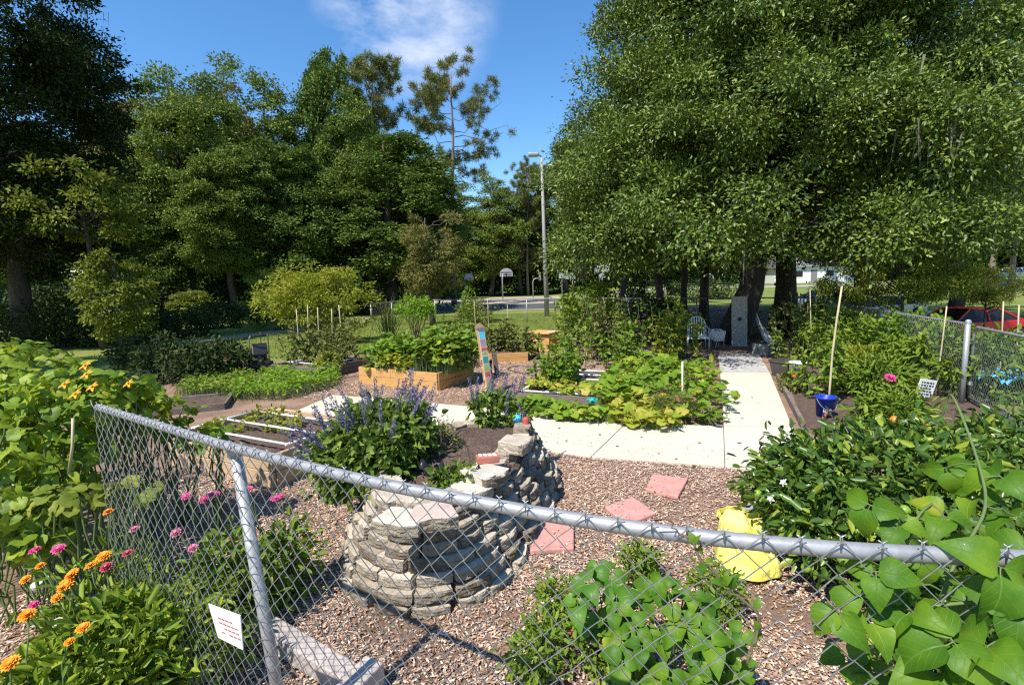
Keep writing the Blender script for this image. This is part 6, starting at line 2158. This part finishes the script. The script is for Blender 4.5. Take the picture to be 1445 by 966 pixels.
for k in range(8):
    o = link('orange_flower', fm_o, None, (b.x + gq.uniform(-.5, .6), b.y - .4 + gq.uniform(-.2, .2), 1.15 + gq.uniform(-.2, .15)))
    tag(o, 'small orange flower head on the shrub behind the painted post', 'flower', 'orange flowers behind the painted post')
b = at(655, 470)
shrub('vine_post', 'climbing plant with pale fruit on the back fence left of the orange flowers', 'vine', (b.x, b.y + 2.5, 0), (.5, .35, .6), 800, .11, .07, 'veg', 58, 'o', zc=1.0, clumps=30, cr=.2)

# low carrot bed and dark shrubs on the left
patch('carrot_patch', 'bright green low leaves beside the pale path end', 'plant', pp([(395, 568), (480, 546), (475, 528), (380, 532), (330, 552), (330, 566)]), 2200, .10, 'carrot', 61, (.08, .34), 'o', wr=.3)
patch('carrot_patch', 'shaded deep green low leaves left of the bright patch', 'plant', pp([(250, 560), (335, 566), (360, 540), (330, 532), (262, 544)]), 1500, .10, 'veg', 62, (.08, .30), 'o', wr=.35)
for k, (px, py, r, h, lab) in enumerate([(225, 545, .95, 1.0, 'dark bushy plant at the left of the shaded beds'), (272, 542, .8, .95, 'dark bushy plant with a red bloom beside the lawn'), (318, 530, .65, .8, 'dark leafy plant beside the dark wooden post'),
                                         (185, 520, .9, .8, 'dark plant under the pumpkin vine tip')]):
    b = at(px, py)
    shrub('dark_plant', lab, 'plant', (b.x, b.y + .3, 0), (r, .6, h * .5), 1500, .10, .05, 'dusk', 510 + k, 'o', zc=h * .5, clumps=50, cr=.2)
o = link('red_flower', flower_mesh('red_flower', 'petal_red', .05, 12, 2, .3, 6), None, tuple(at(318, 506, .5)))
tag(o, 'single red bloom among the dark plants near the lawn', 'flower')

# plants on the near left planter
for k, (a, c, lab) in enumerate(((.3, 1.05, 'small yellow green seedlings at the back left of the pipe grid bed'), (.9, .85, 'small yellow green seedlings in the middle of the pipe grid bed'), (.35, .45, 'small seedlings at the front left of the pipe grid bed'))):
    p = A1 + u1 * a + v1 * c + Vector((0, 0, .29))
    shrub('seedling', lab, 'plant', tuple(p), (.26, .16, .08), 130, .06, .035, 'gold', 520 + k, 'o', clumps=14, cr=.07, stems=6, stemm='stem')

# ---- row along the right fence
for k, (px, py, r, zc, mt, L_, W_, lab) in enumerate([
        (1180, 500, .75, .55, 'veg', .12, .06, 'bushy green plant at the far end of the right fence row'), (1222, 515, .8, .6, 'veg', .14, .055, 'leafy vine mound on the right fence behind the bamboo stake'),
        (1275, 530, .8, .6, 'squash', .13, .06, 'leafy vine mound on the right fence beside the middle post'), (1342, 542, .7, .55, 'veg', .14, .06, 'leafy vine mound on the right fence left of the gate post'),
        (1392, 560, .8, .55, 'veg', .13, .06, 'leafy vine mound in front of the gate post'), (1240, 560, .5, .3, 'veg', .13, .035, 'low strappy plant in the middle of the right bed'),
        (1262, 606, .36, .2, 'veg', .12, .04, 'low green plant left of the garden sign'), (1210, 548, .45, .35, 'gold', .13, .03, 'yellow green strappy plant right of the bamboo stake')]):
    b = at(px, py)
    shrub('row_plant', lab, 'plant', (b.x, b.y, 0), (r, r * .75, zc * 1.0), 1300, L_, W_, mt, 540 + k, 'o', zc=zc, clumps=48, cr=.22, stems=16, stemm='stem')
b = at(1165, 480)
shrub('row_plant', 'round bright green shrub near the back corner of the right bed', 'plant', (b.x, b.y, 0), (.75, .6, .5), 1100, .15, .08, 'squash', 560, 'o', zc=.7, clumps=40, cr=.22)
b = at(1106, 552)
shrub('orange_flower_plant', 'low plant with orange flowers beside the path and the white bucket', 'plant', (b.x + .12, b.y, 0), (.22, .25, .14), 420, .06, .025, 'veg_dull', 561, 'o', clumps=24, cr=.09, stems=8)
for k in range(6):
    o = link('orange_flower', fm_o, None, (b.x + .1 + gq.uniform(-.15, .2), b.y + gq.uniform(-.2, .2), .27 + gq.uniform(0, .05)))
    o.scale = (.6,) * 3
    tag(o, 'small orange flower on the low plant beside the path', 'flower', 'orange flowers beside the path')
o = link('pink_flower', flower_mesh('pink_flower', 'petal_pink', .085, 14, 3, .4, 8), None, tuple(at(1256, 533, .5)))
o.rotation_euler = (.6, 0, 0)
tag(o, 'single bright pink flower before the right fence', 'flower')
for k, (px, py, ty) in enumerate(((1410, 560, 425), (1432, 560, 430), (1320, 560, 432))):
    stick_px(('pale stake just inside the gate', 'pale stake at the right edge inside the gate', 'slanting pale stake behind the fence vines')[k], (px, py), (px + (6 if k < 2 else 16), ty), .012, 'stake')
# dark earth of the right bed
sheet('garden_soil', pp([(1112, 540), (1150, 500), (1230, 505), (1420, 580), (1440, 640), (1200, 640), (1135, 600)]), 'soil', .012)

# ---- citrus shrub
b = np.array((2.72, 3.30, 0))
cit, C, g = shrub('citrus_shrub', 'large glossy citrus shrub with green fruit and pale blooms at the lower right', 'shrub', tuple(b), (1.08, .9, .41), 11500, .078, .036, 'citrus', 71, 'o', zc=.44, clumps=330, cr=.17, stems=60, lob=.3, up=.7)
fl_w = flower_mesh('blossom', 'petal_white', .05, 5, 2, .5, 3)
fl_w.materials[1] = M['petal_white']
out = [c for c in C if np.linalg.norm((c - np.array((0, 0, .44))) / np.array((1.08, .9, .41))) > .85 and c[1] < .5 and c[2] > .25]
for k in range(9):
    c = out[int(gq.integers(0, len(out)))]
    d = unit(c - np.array((0, 0, .4)))
    o = link('blossom', fl_w, cit, tuple(c + d * .10 + np.array((0, -.02, .02))))
    o.rotation_mode = 'QUATERNION'
    o.rotation_quaternion = Vector(d + np.array((-.1, -.3, .5))).to_track_quat('Z', 'Y')
    s = gq.uniform(.5, .85); o.scale = (s, s, s)
frm = MB().lathe((0, 0, 0), [(.001, .036), (.018, .031), (.032, .015), (.036, 0), (.031, -.017), (.016, -.032), (.001, -.036)], 14).mesh('fruit', 'fruit_green')
for k in range(16):
    c = out[int(gq.integers(0, len(out)))]
    d = unit(c - np.array((0, 0, .5)))
    o = link('fruit', frm, cit, tuple(c + d * .10 + np.array((0, 0, -.03))))
    s = gq.uniform(.6, 1.0); o.scale = (s, s, s)
b2 = np.array((4.2, 3.9, 0))
shrub('citrus_shrub', 'second glossy shrub at the right edge in front of the gate', 'shrub', tuple(b2), (1.1, .7, .33), 5600, .085, .04, 'citrus', 72, 'o', zc=.40, clumps=220, cr=.18, stems=40, lob=.3)
b3 = np.array((3.4, 2.0, 0))
shrub('citrus_shrub', 'dark glossy shrub filling the lower right corner behind the fence', 'shrub', (2.35, 2.05, 0), (.75, .45, .42), 4200, .085, .038, 'citrus', 73, 'o', zc=.42, clumps=150, cr=.16, stems=30, lob=.3)
for k, (px, py) in enumerate(((1262, 592), (1312, 598))):
    o = link('orange_fruit', frm, None, tuple(at(px, py, .25)))
    o.data = MB().lathe((0, 0, 0), [(.001, .05), (.03, .04), (.05, .01), (.05, -.012), (.03, -.04), (.001, -.05)], 14).mesh('orange_fruit', 'fruit_orange')
    tag(o, ('left', 'right')[k] + ' one of two orange fruits lying among the low plants before the sign', 'fruit')


# ---- big leaved beans near the fence
def trifoliate(g, mb, sb, P, face, size, droop=0.35, mi=0):
    """three broad leaflets at the end of one stalk"""
    P = np.array(P)
    face = unit(np.array(face, float))
    ref = np.cross(face, (0, 0, 1.0)); ref = unit(ref if np.linalg.norm(ref) > .05 else np.array((1.0, 0, 0)))
    dn = np.cross(face, ref)                     # lies in the blade plane
    if dn[2] > 0: dn = -dn
    a0 = g.normal() * .35
    for s in (-1.95, 0, 1.95):
        a = a0 + s * .85
        T = dn * math.cos(a) + ref * math.sin(a)
        N = face + T * -.25 + g.normal(size=3) * .14
        L = size * g.uniform(.88, 1.12) * (1.0 if s == 0 else .92)
        st = P + T * size * (.16 if s == 0 else .06)
        blades(mb, [st], [T + g.normal(size=3) * .08], [N], L, L * .92, 'big', mi, True)
        sb.tube([P, st + T * .005], .0016, 4, cap=False)


def bean(name, label, loc, items, leafm, seed, stems):
    g = np.random.default_rng(seed)
    t = thing(name, label, 'plant', loc)
    lb, sb = MB(), MB()
    o = np.array(loc)
    for P, face, size in items:
        P = np.array(P) - o
        trifoliate(g, lb, sb, P, face, size)
        k = int(np.argmin([np.min(np.linalg.norm(S - P, axis=1)) for S in stems_l(stems, o)]))
        S = stems_l(stems, o)[k]
        q = S[int(np.argmin(np.linalg.norm(S - P + np.array((0, 0, .05)), axis=1)))]
        if np.linalg.norm(q - P) > .20: q = P + np.array((g.normal() * .04, g.normal() * .04 + .03, -min(.2, P[2] + .01)))
        sb.tube(curve3(q, P, g, .08, 5, .03), np.linspace(.0028, .0018, 5), 5, cap=False)
    for S in stems_l(stems, o):
        sb.tube(S, np.linspace(.0055, .003, len(S)), 6, cap=False)
    lb.build('foliage', leafm, t)
    sb.build('stem', 'stem', t)
    return t


def stems_l(stems, o):
    return [np.array(dense([tuple(np.array(p) - o) for p in S], 8)) for S in stems]


gb = np.random.default_rng(88)
toC = lambda P: unit(np.array((0, 0, 2.0)) - np.array(P))
items = []
# (pixel x, pixel y, distance ahead, leaflet length)
for px, py, D, sz in [(1228, 712, 1.22, .085), (1270, 738, 1.20, .075), (1332, 728, 1.22, .088), (1335, 660, 1.32, .080), (1378, 700, 1.25, .075), (1412, 672, 1.22, .098), (1362, 655, 1.34, .07),
                      (1236, 806, 1.00, .085), (1262, 822, 1.04, .075), (1180, 858, 1.02, .082), (1224, 872, 1.0, .078), (1285, 862, .99, .08), (1276, 905, 1.0, .085), (1345, 905, .92, .115), (1392, 912, .90, .12),
                      (1412, 800, .94, .115), (1436, 850, .92, .11), (1310, 940, .95, .10), (1440, 910, .9, .1), (1330, 870, 1.12, .075), (1365, 850, 1.12, .08), (1300, 790, 1.18, .07), (1440, 730, 1.15, .09),
                      (1420, 960, .9, .11), (1240, 950, 1.05, .08), (1195, 925, 1.1, .075), (1370, 770, 1.2, .075), (1455, 780, 1.0, .1), (1270, 980, 1.0, .09), (1360, 980, .95, .1)]:
    P = np.array(dp(px, py, D))
    face = toC(P) * .55 + np.array((-.45, -.15, .75)) + gb.normal(size=3) * .6
    items.append((P, face, sz * .88))
S1 = [tuple(dp(1330, 1010, 1.0)), tuple(dp(1318, 900, 1.03)), tuple(dp(1345, 800, 1.06)), tuple(dp(1370, 760, 1.1)), tuple(dp(1390, 690, 1.2)), tuple(dp(1345, 560, 1.45)), tuple(dp(1330, 585, 1.5))]
S2 = [tuple(dp(1460, 1000, .9)), tuple(dp(1425, 900, .92)), tuple(dp(1400, 850, .96)), tuple(dp(1250, 860, 1.03)), tuple(dp(1200, 830, 1.06))]
S3 = [tuple(dp(1240, 990, 1.1)), tuple(dp(1260, 880, 1.1)), tuple(dp(1290, 740, 1.2)), tuple(dp(1330, 700, 1.27))]
bean('bean_vine', 'bean vine with broad three part leaves climbing the near fence at the lower right', (1.05, 1.0, 0.0), items, 'bean', 81,
     [[(S1[0][0], S1[0][1], 0.0)] + S1, [(S2[0][0], S2[0][1], 0.0)] + S2, [(S3[0][0], S3[0][1], 0.0)] + S3])

items = []
for px, py, D, sz in [(832, 822, 2.30, .16), (862, 812, 2.34, .14), (815, 850, 2.26, .14), (870, 842, 2.26, .15), (826, 872, 2.3, .14), (850, 880, 2.35, .13), (845, 800, 2.4, .12)]:
    P = np.array(dp(px, py, D))
    items.append((P, np.array((-.4, -.6, .75)) + gb.normal(size=3) * .35, sz * .74))
fb = at(850, 935)
bean('bean_plant', 'dark green broad leaved bean plant behind the fence at the bottom centre', (fb.x, fb.y, 0), items, 'bean_dark', 82,
     [[(fb.x, fb.y, 0), (fb.x + .0, fb.y - .05, .25), tuple(dp(845, 830, 2.36))], [(fb.x, fb.y, 0), (fb.x - .1, fb.y - .08, .22), tuple(dp(822, 850, 2.3))]])
items = []
for k in range(90):
    px, py = gb.uniform(860, 1050), gb.uniform(812, 985)
    if py < 812 + abs(px - 930) * .55: continue
    zz = np.clip(.50 - (py - 810) * .0016 + gb.normal() * .05, .12, .6)
    P = np.array(at(px, py, zz))
    items.append((P, np.array((-.35, -.5, .9)) + gb.normal(size=3) * .35, gb.uniform(.065, .105)))
fb = at(950, 960)
bean('bean_plant', 'bright green bean bush behind the fence at the bottom centre', (fb.x, fb.y, 0), items, 'bean', 83,
     [[(fb.x, fb.y, 0), (fb.x + dx * .5, fb.y + dy * .5, .3), (fb.x + dx, fb.y + dy, .42)] for dx, dy in ((-.15, .05), (.1, .12), (.2, -.1), (-.05, -.15), (.3, .02))])
for k, (px, py, r, lab) in enumerate([(790, 890, .12, 'small leaved plant with red buds left of the dark bean plant'), (835, 945, .14, 'small leaved plant at the bottom edge under the dark bean plant'), (905, 835, .12, 'small leaved shoots behind the bright bean bush'),
                                      (1010, 870, .14, 'small leaved shoots right of the bright bean bush'), (770, 960, .16, 'yellowish small leaved plant at the bottom edge')]):
    b = at(px, py, .0)
    t, C, g = shrub('small_plant', lab, 'plant', (b.x, b.y, 0), (r, r, .16), 560, .042, .02, 'veg', 830 + k, 'o', zc=.15, clumps=30, cr=.08, stems=14, stemm='stem')
    if k in (0, 1):
        for j in range(4):
            o = link('bud', flower_mesh('bud', 'petal_red', .02, 8, 2, .8, j), t, tuple(C[j * 3] + np.array((0, 0, .05))))
# thin dark creeper hanging on the fence, centre
cp = [on_fence(x, y, .035)[0] for x, y in ((958, 742), (975, 752), (985, 775), (1010, 800), (1035, 825), (1060, 845), (1068, 865), (1058, 895), (1050, 920))]
t = thing('creeper', 'thin dark creeper stem twisting down the fence right of centre', 'vine', tuple(cp[0]))
sb, lb = MB(), MB()
S = np.array(dense([tuple(c - cp[0]) for c in cp], 8))
S = S + gb.normal(size=S.shape) * .0015
sb.tube(S, .0032, 6)
sb.tube(curve3(S[0], S[0] + np.array((-.05, .0, .03)), gb, .2, 8, .1), .002, 5)
sb.build('stem', 'stem_brown', t)
kk = gb.integers(6, len(S), 13)
blades(lb, S[kk], rdir(gb, 13, .1), np.array([(-.4, -.5, .8)] * 13) + gb.normal(size=(13, 3)) * .3, gb.uniform(.025, .045, 13), gb.uniform(.018, .03, 13), 'long', 0, True)
lb.build('foliage', 'bean', t)

# ---- zinnias on the left
def zinnia(name, label, loc, rad, h, n, seed, leafm='zinnia', L_=.075, W_=.024, wide=False):
    t, C, g = shrub(name, label, 'plant', loc, rad, n, L_, W_, leafm, seed, 'o', zc=h * .5, clumps=max(30, n // 26), cr=.11, stems=36, stemm='stem', up=.8)
    return t


z1 = zinnia('zinnia_plant', 'dense bright green zinnia clump with orange flowers at the lower left', (-1.86, 2.15, 0), (.44, .36, .30), .5, 3000, 91)
z2 = zinnia('zinnia_plant', 'low zinnia clump at the very bottom left corner', (-1.95, 1.72, 0), (.42, .3, .26), .42, 2200, 92)
z3 = zinnia('zinnia_plant', 'leafy zinnia clump behind the fence beside the leaning post', (-1.72, 2.8, 0), (.26, .24, .28), .5, 1200, 93, 'veg', .07, .03)
z4 = zinnia('zinnia_plant', 'sparse zinnia stems with long thin leaves left of the fence end', (-2.25, 2.55, 0), (.3, .25, .3), .6, 520, 94)
fl = {m: [flower_mesh('flower_head', m, .034 + .006 * k, 14, 3, .3, k) for k in range(2)] for m in ('petal_orange', 'petal_pink', 'petal_rose', 'petal_red')}


def heads(t, L_, m):
    o0 = np.array(t.location)
    g = np.random.default_rng(len(L_))
    for k, (px, py, D) in enumerate(L_):
        P = np.array(dp(px, py, D)) - o0
        o = link('flower_head', fl[m][k % 2], t, tuple(P))
        o.rotation_euler = (g.uniform(.1, .6), g.uniform(-.3, .2), 0)
        s_ = g.uniform(.6, .9); o.scale = (s_, s_, s_ * g.uniform(.7, 1.2))
        MB().tube(curve3((P[0] * .6, P[1] * .6, max(.05, P[2] - .4)), P, g, .05, 5, .02), .003, 5).build('flower_stem', 'stem', t)


heads(z4, [(153, 722, 2.5), (146, 784, 2.4), (135, 793, 2.4)], 'petal_orange')
heads(z4, [(190, 746, 2.5), (248, 752, 2.6)], 'petal_rose')
heads(z4, [(48, 777, 2.5), (82, 774, 2.5), (52, 774, 2.48)], 'petal_pink')
heads(z1, [(103, 808, 2.2), (93, 824, 2.15), (57, 798, 2.3), (36, 817, 2.2), (80, 843, 2.1), (117, 885, 1.9), (128, 797, 2.3), (100, 812, 2.18), (88, 830, 2.1), (38, 868, 1.95)], 'petal_orange')
heads(z1, [(48, 853, 2.0)], 'petal_pink')
heads(z1, [(180, 780, 2.35), (150, 800, 2.3)], 'petal_red')
heads(z2, [(40, 868, 1.9), (14, 935, 1.75), (98, 905, 1.8)], 'petal_orange')
heads(z3, [(252, 747, 2.75), (273, 773, 2.6)], 'petal_rose')
heads(z3, [(326, 760, 2.7)], 'petal_red')
z5 = zinnia('zinnia_plant', 'zinnia plant with magenta blooms behind the fence right of the leaning post', (-1.5, 3.05, 0), (.15, .15, .24), .44, 420, 95, 'veg', .07, .03)
heads(z5, [(350, 690, 3.0), (345, 683, 3.02), (397, 699, 3.1), (388, 703, 3.1)], 'petal_pink')
heads(z3, [(262, 700, 3.0), (287, 705, 2.95), (296, 699, 2.95), (303, 697, 2.95)], 'petal_pink')

# ---- pumpkin vine heap on the left
def heap(name, label, items, n, leafm, seed, L_=.15):
    g = np.random.default_rng(seed)
    c0 = np.mean([i[0] for i in items], 0); c0[2] = 0
    t = thing(name, label, 'vine', tuple(c0))
    lb, sb = MB(), MB()
    wts = np.array([r[0] * r[1] for _, r in items]); wts = wts / wts.sum()
    for (c, r), w_ in zip(items, wts):
        m = int(n * w_)
        P, d = bush_points(g, m, np.array(c) - c0, r, .5, 7, lob=.5)
        gap = np.sin(P[:, 0] * 9 + seed) + np.sin(P[:, 2] * 11 + P[:, 1] * 5) + np.sin(P[:, 0] * 17 - P[:, 2] * 13)
        P, d = P[gap > -1.0], d[gap > -1.0]
        m = len(P)
        P[:, 2] = np.maximum(P[:, 2], .04)
        T = unit(d * np.array((1, 1, .2)) + g.normal(size=(m, 3)) * .6 + np.array((0, 0, -.45)))
        N = unit(d * .8 + np.array((0, 0, .7)) + g.normal(size=(m, 3)) * .4)
        s = g.uniform(.55, 1.25, m) * L_
        blades(lb, P, T, N, s, s, 'r')
        for k in range(12):
            q = P[int(g.integers(0, m))]
            sb.tube(curve3((q[0] * .5 + (c[0] - c0[0]) * .5, q[1] * .5 + (c[1] - c0[1]) * .5, 0), q, g, .05, 5, .05), .006, 5, cap=False)
    lb.build('foliage', leafm, t)
    sb.build('stem', 'stem', t)
    return t, c0


def E(px, py, D, rx, ry, rz): return (np.array(dp(px, py, D)), (rx, ry, rz))


pv, pc0 = heap('pumpkin_vine', 'big pumpkin vine heaped high at the left edge with orange blossoms',
               [E(-50, 595, 3.6, .72, .6, .52), E(50, 588, 3.5, .46, .45, .36), E(120, 585, 3.45, .30, .4, .32), E(10, 620, 3.2, .45, .4, .36), E(75, 655, 3.15, .28, .25, .26), E(-60, 530, 4.2, .8, .5, .36), E(150, 548, 3.7, .2, .3, .12)], 3600, 'pumpkin', 97, .08)
heap('pumpkin_vine', 'trailing pumpkin shoots reaching right over the low plank bed', [E(205, 585, 4.1, .30, .3, .13), E(255, 602, 4.1, .26, .2, .10), E(285, 615, 4.0, .15, .2, .08), E(180, 565, 3.9, .2, .3, .12)], 480, 'pumpkin', 98, .085)
heap('pumpkin_vine', 'yellow green shoot crossing the fence wire at the left', [E(95, 700, 2.85, .22, .15, .09), E(150, 695, 2.75, .18, .10, .045), E(195, 688, 2.7, .10, .07, .03)], 120, 'lime', 99, .08)
heap('leafy_bush', 'yellow green bush below the pumpkin vine at the left edge', [E(10, 735, 2.9, .26, .25, .22), E(62, 742, 2.85, .16, .2, .14)], 300, 'zinnia', 100, .10)
sqf = flower_mesh('blossom', 'petal_orange', .042, 5, 1, 1.3, 4)
for k, (px, py, D) in enumerate(((121, 516, 3.05), (131, 546, 2.95), (107, 556, 2.9), (92, 542, 2.95), (182, 541, 3.4), (123, 528, 3.0))):
    o = link('blossom', sqf, pv, tuple(np.array(dp(px, py, D)) - pc0))
    o.rotation_euler = (.7, -.3, 0)
p0 = np.array(dp(103, 590, 2.95)); p1 = np.array(dp(97, 668, 2.95))
o = MB().tube([(0, 0, 0), tuple((p1 - p0) * .5 + np.array((.01, 0, 0))), tuple(p1 - p0)], .008, 6).build('dry_stem', 'stake')
o.location = tuple(p0)
tag(o, 'pale dry stem hanging down in front of the pumpkin vine', 'stem')
